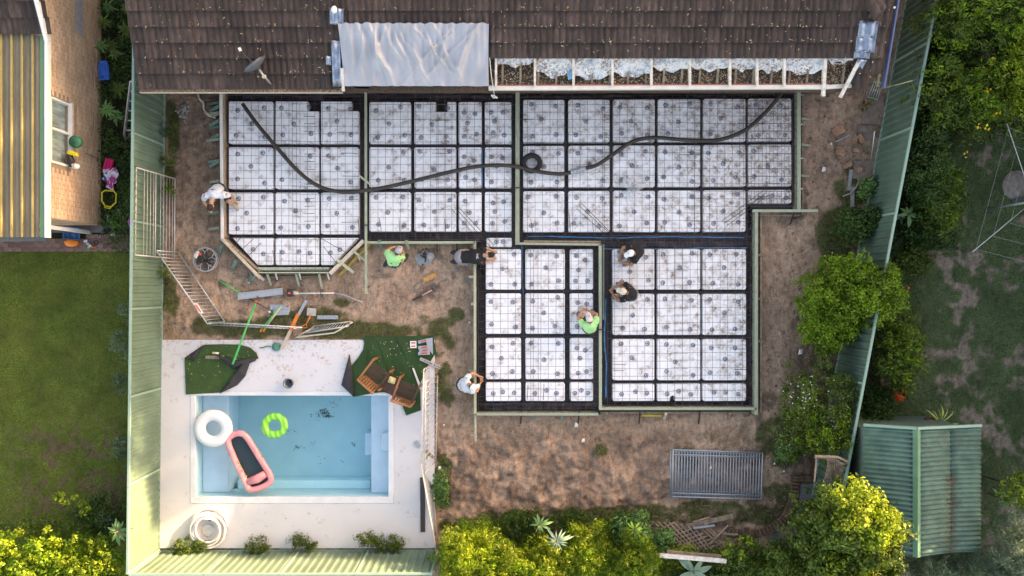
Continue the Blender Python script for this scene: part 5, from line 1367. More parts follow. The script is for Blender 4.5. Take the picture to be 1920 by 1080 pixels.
for k, (a, b, c_, d_) in enumerate([(784, 642, 803, 637), (784, 652, 806, 650), (786, 658, 806, 656), (784, 663, 806, 662)]):
    tw = empty("trowel", P((a + c_) / 2, (b + d_) / 2, .10 + .01 * k), label=f"steel finishing trowel with a red handle, {ordn[k]} from the top of the row", cat="trowel", group="finishing trowels on the turf")
    o = Vector(tw.location); pa, pb = P(a, b, .1 + .01 * k) - o, P(c_, d_, .1 + .01 * k) - o
    MB().bar(pa, pb, .085, .006).build("blade", M_alu, tw, bevel=.002); MB().bar(pa.lerp(pb, .3) + Vector((0, 0, .04)), pa.lerp(pb, .8) + Vector((0, 0, .04)), .03, .03).build("handle", simple("bright_red", (.72, .10, .06), .5), tw)
MB().prism([P(a, b, .09)[:2] for a, b in ((797, 636), (811, 633), (812, 665), (803, 655), (800, 645))], .085, .092).build("mixing_plate", M_alu, None, label="torn grey metal plate beside the row of trowels", cat="plate")

# ------------------------------------------------------------------ tools on the dirt
bf = empty("bull_float", P(488, 551, .06), label="wide aluminium bull float with a long green pole", cat="bull float")
o = Vector(bf.location)
MB().bar(P(446, 556, .06) - o, P(530, 546, .06) - o, .18, .012).build("float_blade", M_alu, bf)
for dy in (-5.4, 5.4): MB().bar(P(446, 556 + dy, .075) - o, P(530, 546 + dy, .075) - o, .02, .035).build("blade_edge", M_alu, bf)
MB().bar(P(483, 556, .1) - o, P(480, 566, .16) - o, .03, .03).build("pivot", M_dark, bf)
MB().tube([P(480, 567, .16) - o, P(436, 683, .62) - o], .028, 8).build("pole", simple("bright_green_pole", (.03, .48, .14), .4, .05), bf)
MB().tube([P(481, 563, .15) - o, P(479, 568, .17) - o], .034, 8).build("red_joint", simple("bright_red", (.72, .10, .06)), bf)
MB().tube([P(410, 526, .05), P(425, 535, .08), P(450, 549, .05)], .018, 6).tube([P(422, 538, .07), P(428, 530, .07)], .012, 6).build("green_cross_stick", simple("bright_green_pole", (.03, .48, .14)), None, label="thin green cross handle lying left of the bull float", cat="handle")
MB().tube([P(468, 560, .04), P(504, 580, .04)], .016, 6).build("dark_rod", M_dark, None, label="thin dark rod running from the bull float to the grey plates", cat="rod")
for k, (a, b, r_) in enumerate([(521, 576, 0), (529, 580, -4), (527, 586, 3)]):
    MB().box(P(a, b, .05 + .018 * k), (.42, .14, .012), (0, 0, R(r_))).build("float_plate", M_galv, None, bevel=.003, label=["upper","right","lower"][k] + " grey steel float plate in the pile of three", cat="plate", group="pile of grey float plates")
MB().ball(P(505.5, 585, .05), (.035, .035, .03), 8).build("white_ball", M_white, None, label="small white knob beside the grey plates", cat="knob")
for k, dx in enumerate((0, 6)):
    q = empty("green_handle_pole", P(507 + dx, 600, .1), label=["left", "right"][k] + " of two long handles with orange tips across the plates", cat="pole", group="pair of long tool handles")
    o = Vector(q.location); gm = simple("bright_green_pole", (.03, .48, .14)) if k == 0 else simple("pale_pole", (.52, .46, .30), .5)
    MB().tube([P(527, 574 + dx * .1, .12) - o, P(488 + dx, 620, .12) - o], .022, 7).build("pole", gm, q); MB().tube([P(490.5 + dx, 617, .12) - o, P(487.5 + dx, 622, .12) - o], .027, 7).build("tip", simple("orange_plastic", (.80, .22, .04), .5), q)
q = empty("straight_edge", P(550, 610, .1), label="long pale wooden straight edge with an orange section and grey end", cat="straight edge"); o = Vector(q.location)
MB().bar(P(575, 563, .08) - o, P(560, 590, .09) - o, .075, .04).build("grey_end", M_galv, q); MB().bar(P(559, 589, .10) - o, P(545, 620, .11) - o, .09, .05).build("orange_grip", simple("orange_plastic", (.80, .22, .04)), q); MB().bar(P(545, 620, .11) - o, P(528, 655, .14) - o, .085, .045).build("lower_board", M_timber_pale, q)
sh = empty("shovel", P(582, 590, .05), label="square mouthed shovel with an orange handle on the weeds", cat="shovel"); o = Vector(sh.location)
MB().box(P(584, 585, .05) - o, (.25, .21, .012), (0, 0, -.08)).build("shovel_blade", simple("dull_steel", (.48, .46, .44), .6), sh, bevel=.01)
MB().tube([P(583, 590, .08) - o, P(574, 608, .12) - o], .022, 7).build("shaft", simple("orange_plastic", (.80, .22, .04)), sh)
MB().tube([P(574, 608, .12) - o, P(567, 611, .12) - o, P(566, 615, .12) - o, P(576, 614, .12) - o, P(574, 608, .12) - o], .014, 6).build("grip", simple("orange_plastic", (.80, .22, .04)), sh)
MB().box(P(614, 595, .05), (.56, .11, .02)).build("grey_float", M_galv, None, bevel=.02, label="long rounded grey float lying on the weeds right of the shovel", cat="float")
vb = empty("concrete_screed_engine", P(545, 549, .12), label="petrol driven screed with white shaft and curved end on the dirt", cat="power tool"); o = Vector(vb.location)
MB().box((0, 0, 0), (.16, .20, .18), (0, 0, .1)).box((-.02, .06, .06), (.10, .10, .10)).build("engine", M_black, vb, bevel=.02); MB().box((-.01, -.01, .10), (.07, .06, .03)).build("red_cover", simple("bright_red", (.72, .10, .06)), vb)
MB().tube([P(549, 549, .12) - o, P(560, 550, .1) - o], [.07, .03], 8).build("clutch_cone", simple("level_grey", (.52, .50, .48)), vb)
MB().tube([P(558, 550, .09) - o, P(627, 549.5, .08) - o], .018, 7).build("shaft", M_white, vb)
MB().tube([P(627, 549.5, .08) - o, P(645, 553, .06) - o, P(662, 560, .05) - o, P(681, 567, .05) - o], .020, 7).build("bent_end", M_galv, vb)
MB().tube([Vector(P(603, 549, .12) - o) + Vector((.0, math.cos(a) * .10, math.sin(a) * .10)) for a in [k * .52 for k in range(12)]], .012, 6, closed=True).build("loop_handle", M_dark, vb)
hm_s = empty("mallet", P(795, 551, .05), label="sledge hammer with a pink and black handle lying on the dirt", cat="hammer"); o = Vector(hm_s.location)
MB().tube([P(774, 563, .05) - o, P(791, 554, .05) - o], .022, 8).build("grip", M_black, hm_s); MB().tube([P(791, 554, .05) - o, P(810, 544, .05) - o], .017, 8).build("shaft", simple("pink_shaft", (.72, .42, .42), .5), hm_s)
MB().bar(P(812, 536, .06) - o, P(819, 545, .06) - o, .07, .08).build("head", simple("hammer_head", (.10, .11, .12), .5), hm_s, bevel=.01)
MB().bar(P(793, 526, .07), P(819, 514, .07), .14, .10).build("orange_timber", simple("split_orange_timber", (.62, .32, .12), .8, .2, 9), None, bevel=.03, label="chunky orange split timber lying in the dirt hole", cat="timber")
MB().bar(P(776, 541, .04), P(796, 529, .05), .13, .08).build("muddy_timber", M_timber_old, None, bevel=.03, label="muddy brown timber end beside the orange one", cat="timber")
m = MB()
def f(u, v):
    a = u * 6.283; r = .22 * v * (1 + .16 * math.sin(2 * a + 1) + .08 * math.sin(5 * a)); p = P(796, 484, .05)
    return p + Vector((r * math.cos(a), r * math.sin(a), .09 * (1 - v) + .03 * math.sin(5 * a + 5 * v) * v))
m.sheet(f, 36, 10); o = m.build("grey_bag", simple("grey_plastic_bag", (.30, .32, .34), .35, .3, 6, coord='World', c2=(.20, .22, .24)), None, label="crumpled grey bag of black clips lying between the two kneeling workers", cat="bag")
mm = MB()
for k in range(26): mm.box(P(796 + random.gauss(0, 3), 480 + random.gauss(0, 5), .15), (.035, .035, .03), (random.random(), random.random(), random.random() * 3))
mm.build("black_clips", M_black, o, kind="stuff")
# power trowel guard ring
pt = empty("power_trowel", P(388, 487, .0), label="power trowel machine with a spoked silver guard ring on the dirt", cat="power trowel")
ring = [Vector((math.cos(6.2832 * k / 32) * .315, math.sin(6.2832 * k / 32) * .315, .16)) for k in range(32)]
MB().tube(ring, .014, 6, closed=True).build("guard_ring", M_panel2, pt); MB().tube([v + Vector((0, 0, -.12)) for v in ring], .012, 6, closed=True).build("guard_ring", M_panel2, pt)
for k in range(5):
    a = 6.2832 * k / 5 + .3; d = Vector((math.cos(a), math.sin(a), 0)); s = Vector((-d.y, d.x, 0))
    MB().tube([d * .08 + Vector((0, 0, .16)), d * .20 + Vector((0, 0, .16)), d * .30 + s * .10 + Vector((0, 0, .16))], .010, 5).tube([d * .20 + Vector((0, 0, .16)), d * .30 - s * .10 + Vector((0, 0, .16))], .010, 5).build("guard_spoke", M_panel2, pt)
for k in range(4):
    a = 6.2832 * k / 4 + .2; d = Vector((math.cos(a), math.sin(a), 0)); MB().bar(d * .06 + Vector((0, 0, .03)), d * .28 + Vector((0, 0, .03)), .11, .012).build("trowel_blade", M_dark, pt)
MB().box((-.02, .03, .26), (.20, .18, .16), (0, 0, .5)).box((.0, -.03, .30), (.10, .08, .16), (0, 0, .5)).build("engine", M_black, pt, bevel=.02)
MB().box((-.14, .12, .36), (.10, .20, .05), (0, 0, -.6)).build("fuel_tank", M_timber_white, pt, bevel=.02); MB().box((-.04, .14, .36), (.07, .06, .05), (0, 0, -.6)).build("red_cap", simple("bright_red", (.72, .10, .06)), pt)
MB().tube([(.0, 0, .3), (.22, -.10, .42), (.38, -.14, .55)], .02, 6).tube([(.34, -.20, .55), (.40, -.08, .55)], .016, 6).build("handle", M_black, pt)
# litter
for k, (a, b, c_, s_) in enumerate([(1080, 797, "white scrap of paper on the dirt below the bottom form", .12), (1093, 826, "crumpled white scrap on the open dirt", .10), (1332, 877, "white scrap lying on the steel fence panels", .07), (824, 878, "white crumpled wrapper by the leaning cream panel", .10), (1544, 318, "short white stick on the dirt right of the slab", .12), (1558, 270, "tiny white scrap on the dirt near the bricks", .06),
                                    (1452, 869, "small white cube on the dark soil left of the arbour", .06), (1470, 883, "second small white cube on the dark soil nearer the brick edging", .06), (832, 797, "pale scrap by the lower fence panel", .05), (880, 605, "little pale chip beside the form", .06), (1500, 660, "white stone beside the round bush", .14)]):
    m = MB(); z_ = .13 if k == 2 else .03; p = P(a, b, z_)
    m.add([p + Vector((random.uniform(-.5, -.3) * s_, -.5 * s_, 0)), p + Vector((.4 * s_, -.35 * s_, .01)), p + Vector((.5 * s_, .5 * s_, .0)), p + Vector((-.2 * s_, .6 * s_, .02)), p + Vector((0, 0, .03))], [(0, 1, 4), (1, 2, 4), (2, 3, 4), (3, 0, 4)])
    m.build("litter_scrap", M_white, None, solid=.004, label=c_, cat="litter")
# sticks on the dirt
mm = MB()
for k in range(120):
    if k < 60: a, b = random.uniform(1330, 1400), random.uniform(805, 845)
    elif k < 90: a, b = random.uniform(850, 1250), random.uniform(790, 950)
    else: a, b = random.uniform(1230, 1330), random.uniform(948, 985)
    p = P(a, b, .03); t = random.uniform(0, 3.14); l = random.uniform(.04, .22 if k < 60 or k > 90 else .10)
    mm.tube([p, p + Vector((math.cos(t) * l, math.sin(t) * l, .015))], random.uniform(.004, .010), 4)
mm.build("twigs", simple("dry_twig", (.38, .24, .12), .9, .2, 20), None, kind='stuff', label="dry twigs and root scraps scattered over the dirt")
# clods and small stones
mm = MB()
for k in range(3600):
    a, b = random.choice([(random.uniform(840, 1250), random.uniform(785, 950)), (random.uniform(1510, 1640), random.uniform(170, 420)), (random.uniform(1430, 1530), random.uniform(420, 930)), (random.uniform(320, 410), random.uniform(185, 470)), (random.uniform(420, 880), random.uniform(530, 610)), (random.uniform(1400, 1480), random.uniform(930, 980))])
    p = P(a, b, 0); s_ = random.uniform(.004, .008 if k % 4 else .028) * (1.6 if a > 1400 else 1)
    if p.x > xr(p.y) - .1: continue
    mm.ball(p + Vector((0, 0, .01)), (s_, s_ * random.uniform(.5, 1), s_ * .6), 4, Matrix.Rotation(random.uniform(0, 3), 3, 'Z'))
mm.build("soil_clods", simple("clod", (.20, .13, .09), .95, .3, 10, coord='World', c2=(.09, .06, .05)), None, kind='stuff', label="clods of soil and small stones on the bare dirt")

# ------------------------------------------------------------------ right hand dirt strip
M_pave = simple("old_concrete_paver", (.26, .19, .155), .95, .2, 7, coord='World', bmp=.4)
for k, (c4, nm) in enumerate([([(1614, 233), (1664, 233), (1650, 160), (1625, 160)], "top"), ([(1608, 262), (1637, 262), (1634, 236), (1606, 236)], "below the boots"), ([(1597, 335), (1632, 336), (1638, 302), (1600, 302)], "right of the yellow brick"), ([(1612, 352), (1640, 330), (1638, 306), (1604, 330)], "lowest of the dirt strip")]):
    flat(c4, .0, .035 + .004 * k, M_pave, "paving_slab", label=f"worn brown paving slab, {nm}", cat="paving slab", group="worn paving slabs by the right fence")
bb = MB().box((0, 0, 0), (.23, .11, .076)).mesh("loose_brick", simple("loose_brick_mat", (.46, .24, .15), .9, .25, 12, rnd=.25, bmp=.4))
for k, (a, b, r_, lb) in enumerate([(1572, 245, 30, "broken mortared brick lump by the open dirt"), (1602, 262, 72, "brick standing upright left of the pair"), (1614, 260, 122, "pale brick right of the pair"), (1576, 280, -20, "upper brick of the touching pair"), (1575, 287, -25, "lower brick of the touching pair"), (1605, 282, -8, "orange broken brick right of the pair"), (1589, 310, 28, "yellow brick lying alone"), (1612, 319, 82, "half brick lying on the paving slab"), (1566, 243, 70, "half buried brick at the left of the heap")]):
    o = link("loose_brick", bb, None, P(a, b, .07), (random.uniform(-.1, .1), random.uniform(-.1, .1), R(r_)), label=lb, cat="brick", group="loose bricks on the right dirt strip")
    if k in (5, 7, 8): o.scale = (.6, .9, .9)
    if k == 0: o.scale = (1.3, 2.0, .9)
for k, (a, b) in enumerate([(1623, 192), (1620, 204)]):
    bo = empty("rubber_boot", P(a, b, .05), R(15 + k * 12), label=["upper", "lower"][k] + " of the two mustard coloured rubber boots lying on the ground", cat="boot", group="pair of mustard rubber boots")
    MB().tube([(-.12, 0, .12), (-.02, 0, .07), (.04, .0, .05)], [.065, .055, .045], 10, cap=False).build("boot_shaft", simple("mustard_rubber", (.24, .18, .07), .5), bo, solid=.006)
    MB().ball((.09, .0, .045), (.10, .045, .045), 10).build("boot_foot", simple("mustard_rubber", (.24, .18, .07)), bo); MB().ball((-.11, 0, .11), (.03, .045, .045), 8).build("boot_lining", M_black, bo)
rk = empty("wire_rack", P(1642, 172, .04), label="small green and grey wire rack leaning by the metal fence", cat="rack"); o = Vector(rk.location)
for k in range(5):
    t = k / 4; MB().tube([P(1639 + 17 * t, 153 + 2 * t, .30) - o, P(1628 + 17 * t, 183 + 3 * t, .05) - o], .010, 5).build("rack_wire", M_panel2, rk)
for (a, b) in (((1638, 153, .3), (1658, 156, .3)), ((1627, 182, .06), (1646, 187, .06)), ((1640, 168, .2), (1650, 170, .2))): MB().bar(P(*a) - o, P(*b) - o, .03, .03).build("rack_rail", simple("pale_green_rail", (.30, .50, .28), .5), rk)
br = empty("broom", P(1690, 160, 1.0), label="long pale handled broom lying over the rack up to the fence top", cat="broom"); o = Vector(br.location)
MB().tube([P(1645, 168, .30) - o, P(1712, 151, 1.80) - o], .014, 6).build("handle", simple("pale_pole", (.52, .46, .30)), br); MB().tube([P(1711, 151, 1.80) - o, P(1722, 148, 1.86) - o], .03, 6).build("brush_head", M_dark, br)
MB().tube([P(1633, 303, .05), P(1640, 246, .9)], .016, 6).build("white_pole", M_panel2, None, label="thin white pole leaning on the fence by the bricks", cat="pole")
MB().tube([P(1567, 266, .04), P(1601, 250, .08)], .014, 6).build("grey_rod", M_galv, None, label="thin grey rod lying across the loose bricks", cat="rod")
MB().bar(P(1596, 318, .05), P(1591, 357, .05), .09, .04).build("grey_board", simple("grey_board", (.30, .29, .28), .85, .2, 10), None, label="weathered grey board lying below the yellow brick", cat="board")
MB().bar(P(1598, 350, .04), P(1598, 388, .04), .10, .03).build("grey_board", simple("grey_board", (.30, .29, .28)), None, label="lower weathered grey board running towards the small bush", cat="board")
MB().tube([P(1580, 368, .05), P(1596, 362, .07), P(1606, 350, .08), P(1612, 336, .06)], .02, 5).build("split_branch", simple("grey_bark", (.34, .31, .30), .9), None, label="bleached split branch curving beside the grey boards", cat="branch")
# curved brick edging and concrete
eg = empty("brick_edging", (0, 0, 0), label="curved brick garden edging in the bottom right corner of the site", cat="garden edging")
ebm = simple("edging_brick", (.22, .125, .085), .95, .25, 9, rnd=.25, bmp=.4)
eb = MB().box((0, 0, 0), (.21, .074, .08)).mesh("edging_brick", ebm)
crv = smooth([Vector(v) for v in [(1356, 988), (1370, 997), (1395, 1001), (1420, 1000), (1448, 990), (1470, 972), (1482, 950), (1489, 925), (1491, 900)]], 12)
acc = 0; last = None
for k in range(1, len(crv)):
    a, b = P(crv[k - 1].x, crv[k - 1].y, .05), P(crv[k].x, crv[k].y, .05); acc += (b - a).length
    if acc > .084:
        acc = 0; d = b - a; link("edging_brick", eb, eg, b, (random.uniform(-.06, .06), random.uniform(-.06, .06), math.atan2(d.y, d.x) + 1.5708 + random.uniform(-.05, .05)))
for k in range(4):
    for r_ in range(2): link("edging_brick", eb, eg, P(1489 + k * 12.5, 895 + r_ * 4, .07 + r_ * .0), (0, 0, R(3)))
flat([(1500, 906), (1526, 907), (1518, 985), (1500, 1010), (1478, 1012), (1496, 965)], -.01, .05, simple("grey_slab", (.19, .175, .185), .9, .2, 4, coord='World', bmp=.3), "concrete_slab", label="grey concrete slab inside the curved brick edging", cat="slab")
flat([(1440, 1005), (1462, 994), (1468, 1018), (1440, 1020)], -.01, .04, simple("grey_slab", (.19, .175, .185)), "concrete_slab", label="small triangular concrete piece under the tree's left side", cat="slab")
# lattice and timber heap
lt = empty("timber_lattice", (0, 0, .12), label="broken diamond timber lattice lying on the weeds at the bottom", cat="lattice")
M_lat = simple("lattice_timber", (.40, .29, .215), .85, .25, 8, rnd=.2)
for k in range(10):
    a = (1222 + k * 10.5, 975 + k * .8); b = (1268 + k * 8.5, 1022 + k * 1.5 if k < 8 else 1014); 
    MB().bar(P(a[0], a[1], .03), P(b[0] + 10, b[1] + 4, .03), .042, .012).build("lattice_slat", M_lat, lt)
for k in range(10):
    a = (1236 + k * 6.5, 990 + k * 5); b = (a[0] + 28 + k * 4, a[1] - 14 - k * .8)
    MB().bar(P(a[0], a[1], .015), P(b[0], b[1], .015), .042, .012).build("lattice_slat", M_lat, lt)
for k, (a, b, c_, d_, w_, mt) in enumerate([(1285, 988, 1374, 967, .13, M_timber_old), (1211, 974, 1225, 1006, .04, M_lat), (1320, 980, 1350, 1008, .04, M_lat), (1345, 995, 1378, 1004, .04, M_lat), (1354, 1001, 1384, 1002, .045, M_lat), (1300, 990, 1340, 985, .05, M_galv), (1330, 1020, 1365, 985, .035, M_lat), (1300, 978, 1330, 970, .03, M_lat)]):
    MB().bar(P(a, b, .10 + .02 * k), P(c_, d_, .12 + .02 * k), w_, .03).build("timber_scrap", mt, None, label=f"timber scrap on the lattice heap, {['long thick yellowish beam','thin left upright slat','short slat right of the lattice','pale slat by the brick edging','lowest slat by the brick edging','grey metal strip','leaning slat in the middle','thin slat under the beam'][k]}", cat="timber", group="scraps of timber on the lattice heap")
MB().bar(P(1236, 1041, 1.25), P(1362, 1052, 1.25), .11, .05).build("white_board", M_timber_white, None, bevel=.006, label="long white painted board resting on top of the bottom shrubs", cat="board")
MB().bar(P(1250, 1037, 1.15), P(1352, 1046, 1.15), .16, .03).build("brown_board", M_timber_old, None, label="brown board just above the long white board in the shrubs", cat="board")
for xx in (1250, 1345):
    MB().bar(P(xx, 1046, 1.20), P(xx - 4, 1046, 0), .07, .07).build("fence_stump_post", M_timber_old, None, label=f"hidden brown post holding up the {'left' if xx < 1300 else 'right'} end of the white board", cat="post")
MB().box(P(1218, 1067, 1.2), (.16, .09, .04)).build("white_block", M_white, None, label="white block showing among the bottom shrubs", cat="block")
# arbour with lattice side by the right fence
ar = empty("garden_arbour", (0, 0, 0), label="small weathered timber arbour with diamond lattice against the green fence", cat="arbour")
for (a, b, w_, h) in [((1529, 855, 1.9), (1571, 857, 1.9), .05, .07), ((1571, 857, 1.9), (1590, 866, 1.9), .05, .07), ((1529, 857, 1.85), (1568, 862, 1.85), .04, .05), ((1568, 862, 1.85), (1582, 871, 1.85), .04, .05), ((1554, 862, 1.8), (1553, 880, .05), .05, .05), ((1530, 858, 1.85), (1529, 850, .02), .05, .05), ((1588, 868, 1.85), (1570, 866, .02), .05, .05), ((1531, 858, 1.85), (1527, 903, 1.8), .03, .03)]:
    MB().bar(P(*a), P(*b), w_, h).build("arbour_bar", M_lat, ar)
q = [P(1552, 861, 1.88), P(1587, 869, 1.88), P(1573, 912, 1.30), P(1546, 900, 1.30)]
for k in range(1, 9):
    t = k / 9
    for (e0, e1, f0, f1) in ((0, 1, 3, 2),):
        a = q[0].lerp(q[1], t); b = q[3].lerp(q[2], max(0, t - .55)); MB().bar(a, b, .028, .008).build("lattice_slat", M_lat, ar)
        a = q[0].lerp(q[1], t) + Vector((0, 0, .012)); b = q[3].lerp(q[2], min(1, t + .45)) + Vector((0, 0, .012)); MB().bar(a, b, .028, .008).build("lattice_slat", M_lat, ar)
for k in range(1, 8):
    t = k / 8; a = q[0].lerp(q[3], t); b = q[1].lerp(q[2], max(0, t - .35)); MB().bar(a, b, .028, .008).build("lattice_slat", M_lat, ar)

# ------------------------------------------------------------------ shed with corrugated roof
M_cor = simple("green_corrugated_steel", (.095, .18, .145), .65, .15, 3, spec=.2, coord='World', c2=(.06, .12, .10), rnd=.05)
sd_ = empty("garden_shed", (0, 0, 0), label="garden shed with a green corrugated roof in the right hand yard", cat="shed")
def corr(xa, za, xb, zb2, ya, yb, name, pitch=.115, amp=.024, mat=M_cor):
    m = MB(); n = int((yb - ya) / pitch * 8)
    def f(u, v): y = ya + (yb - ya) * v; return (xa + (xb - xa) * u, y, za + (zb2 - za) * u + amp * math.sin(y / pitch * 6.2832))
    m.sheet(f, 3, n); return m.build(name, mat, sd_, solid=.003)
ya, yb = -6.38, P(0, 801, 2.3).y
xL, xRg, xK, xR_ = P(1619, 0, 2.15).x, P(1719, 0, 2.62).x, P(1781, 0, 2.30).x, P(1839, 0, 2.22).x
corr(xL, 2.15, xRg, 2.62, ya, yb, "left_roof_sheet"); corr(xRg, 2.62, xK, 2.31, ya, yb, "right_roof_sheet"); corr(xK - .02, 2.295, xR_, 2.22, ya, yb, "skillion_sheet")
MB().add([(xRg - .09, ya, 2.60), (xRg, ya, 2.665), (xRg + .09, ya, 2.615), (xRg - .09, yb, 2.60), (xRg, yb, 2.665), (xRg + .09, yb, 2.615)], [(0, 1, 4, 3), (1, 2, 5, 4)]).build("ridge_cap", simple("ridge_green", (.09, .22, .13), .5, .1, 3, coord='World'), sd_, solid=.004)
MB().bar((xL, yb + .03, 2.15), (xRg, yb + .03, 2.62), .06, .08).bar((xRg, yb + .03, 2.62), (xR_, yb + .03, 2.22), .06, .08).build("barge_flashing", M_rail, sd_)
MB().box(((xL + xR_) / 2, (ya + yb) / 2, 1.03), (xR_ - xL - .2, yb - ya - .2, 2.06)).build("shed_wall", simple("shed_wall", (.12, .18, .15), .6), sd_)
V = []
for k in range(900):
    yy = random.uniform(ya, yb); 
    if random.random() < .5: xx = xK + random.gauss(0, .09); yy = random.uniform(ya, ya + (yb - ya) * .62)
    else: xx = random.uniform(xL, xR_)
    if abs(xx - xK) > .35 and random.random() < .72: continue
    z_ = (2.15 + (xx - xL) / (xRg - xL) * .47 if xx < xRg else 2.62 - (xx - xRg) / (xK - xRg) * .32 if xx < xK else 2.30 - (xx - xK) / (xR_ - xK) * .08) + .022
    c = Vector((xx, yy, z_)); a = random.uniform(0, 6.3); d = Vector((math.cos(a), math.sin(a), 0)) * random.uniform(.01, .03); s = Vector((-d.y, d.x, 0)) * .45; V += [c - d, c + s, c + d, c - s]
link("shed_roof_leaves", np_mesh("shed_roof_leaves", np.array([tuple(v) for v in V]), np.arange(len(V)).reshape(-1, 4), leafmat("rusty_leaf", [(.07, .035, .02), (.14, .07, .035), (.24, .15, .08)], trans=0.05, gain=1)), kind='stuff', label="brown dead leaves lying in the valley of the corrugated shed roof")
# decking and pots behind the shed
dg = empty("timber_deck", (0, 0, 0), label="small slatted brown deck behind the corrugated shed", cat="deck")
for k in range(9): MB().bar(P(1642 + k * 4, 802 - k * 1.4 + 2, .5), P(1770 - k * 1, 808 - k * 2.2, .5), .10, .03).build("deck_board", simple("deck_board", (.34, .19, .09), .8, .2, 6, rnd=.2), dg)
MB().box(P(1708, 792, .25), (1.4, .25, .45)).build("deck_base", M_timber_old, dg)
pp_ = empty("clay_pot", P(1740, 790, .52), label="round clay pot with a spiky striped plant behind the shed", cat="pot plant")
MB().lathe([(.12, 0), (.165, .2), (.17, .21), (.15, .2), (.10, .1), (.001, .1)], n=20).build("pot", simple("terracotta", (.28, .15, .09), .8), pp_)
def strap(parent, c, n, L, mat, w_=.03):
    V = []; Fc = []
    for k in range(n):
        a = random.uniform(0, 6.3); l = L * random.uniform(.7, 1.1); d = Vector((math.cos(a), math.sin(a), 0)); s = Vector((-d.y, d.x, 0)) * w_ / 2
        pts = [c, c + d * l * .35 + Vector((0, 0, l * .45)), c + d * l * .75 + Vector((0, 0, l * .5)), c + d * l + Vector((0, 0, l * .3))]; ww = [1, 1, .8, .1]
        b0 = len(V)
        for p_, w2 in zip(pts, ww): V += [p_ - s * w2, p_ + s * w2]
        Fc += [(b0 + 2 * i, b0 + 2 * i + 1, b0 + 2 * i + 3, b0 + 2 * i + 2) for i in range(3)]
    m = MB(); m.add(V, Fc, True); return m.build("strap_leaves", mat, parent, kind='stuff')
strap(pp_, Vector((.22, -.02, .05)), 26, .5, leafmat("striped_leaf", [(.30, .34, .08), (.52, .50, .20), (.14, .22, .06)]))
MB().ball(P(1682, 738, .22), (.235, .235, .22), 18).build("orange_ball", simple("orange_rubber", (.75, .075, .01), .5), None, label="bright orange ball half hidden under the shrub by the lawn", cat="ball")
rf_ = empty("red_flower_plant", P(1690, 550, .0), label="small plant with red flowers right of the round bush", cat="flower"); mm = MB()
for (a, b) in [(1683, 552), (1697, 561), (1703, 540), (1690, 545)]: mm.ball(P(a, b, .5) - P(1690, 550, 0), (.045, .045, .03), 8)
mm.build("red_blooms", simple("red_petal", (.55, .07, .04), .6), rf_, kind='stuff')
for (a, b) in [(1683, 552), (1697, 561), (1703, 540), (1690, 545)]: MB().tube([(0, 0, 0), P(a, b, .5) - P(1690, 550, 0)], .006, 4).build("stem", M_bark, rf_)
# rotary clothesline, centre just outside the frame
cl = empty("clothesline", (0, 0, 0), label="grey rotary clothesline arms and wires over the right lawn", cat="clothesline")
cc = P(1952, 375, 2.2); 
tips = [P(1824, 472, 2.25), P(1888, 232, 2.25), P(2060, 300, 2.25), P(2010, 520, 2.25)]
MB().tube([(cc.x, cc.y, 0), (cc.x, cc.y, 2.3)], .03, 10).build("pole", M_galv, cl)
for t_ in tips: MB().tube([cc + Vector((0, 0, -.3)), t_], .011, 6).build("arm", M_galv, cl)
for s_ in (.45, .7, .95):
    for k in range(4):
        a, b = cc.lerp(tips[k], s_), cc.lerp(tips[(k + 1) % 4], s_); MB().tube([a, b], .0022, 4).build("wire", M_galv, cl)
MB().lathe([(.42, 0), (.40, .03), (.001, .04)], (P(1907, 348, 0).x, P(1907, 348, 0).y, 0), 20).build("pale_sand_patch", simple("pale_sand", (.30, .25, .22), .95, .2, 8), None, label="round pale concrete pad at the right edge of the lawn", cat="concrete pad")
MB().bar(P(1896, 376, .05), P(1922, 371, .05), .07, .05).build("dark_bar", M_dark, None, label="short dark bar lying just below the pale pad at the right edge", cat="bar")
MB().ball(P(1739, 375, .9), (.10, .055, .05), 10, Matrix.Rotation(.4, 3, 'Z')).ball(P(1744, 372, .95), .035, 8).build("grey_bird", simple("grey_feather", (.34, .33, .34), .8, .25, 14), None, label="grey bird sitting on the shrubs right of the fence", cat="bird")

# ------------------------------------------------------------------ side yard of the neighbour at left
sl = empty("plastic_sled", P(197, 133, .25), R(4), label="bright blue ribbed plastic sled lying against the brick wall", cat="sled")
M_bp = simple("blue_plastic", (.01, .16, .62), .35, .08, 6)
def f(u, v):
    x_ = (u - .5) * .27; y_ = (v - .5) * .52; e = max(abs(u - .5) * 2, abs(v - .5) * 2); cut = .05 * (abs(u - .5) * 2) ** 3 * (1 if v > .5 else 0)
    return Vector((x_ * (1 - (.18 if v > .8 else 0) * (v - .8) * 5), y_ - cut, .07 * sstep(.75, 1, e) + .015 * math.sin(u * 6.283 * 3.5) * (e < .8)))
MB().sheet(f, 30, 24).build("sled_shell", M_bp, sl, solid=.006)
cp = empty("pink_slide", P(205, 312, .25), R(-12), label="pink ribbed plastic toy slide standing in the weeds", cat="toy"); M_pk = simple("hot_pink", (.72, .02, .16), .4, .08, 5)
for k in range(3): MB().box((-.08 + .08 * k, 0, .05), (.065, .40, .10)).build("slide_rib", M_pk, cp, bevel=.02)
m = MB()
def f(u, v):
    a = u * 6.283; r = v * (.24 + .05 * math.sin(3 * a) + .03 * math.sin(8 * a)); p = P(207, 333, .35)
    return p + Vector((r * math.cos(a) * .8, r * math.sin(a) * 1.15, .14 * (1 - v) + .04 * math.sin(6 * a + 7 * v)))
m.sheet(f, 40, 10)
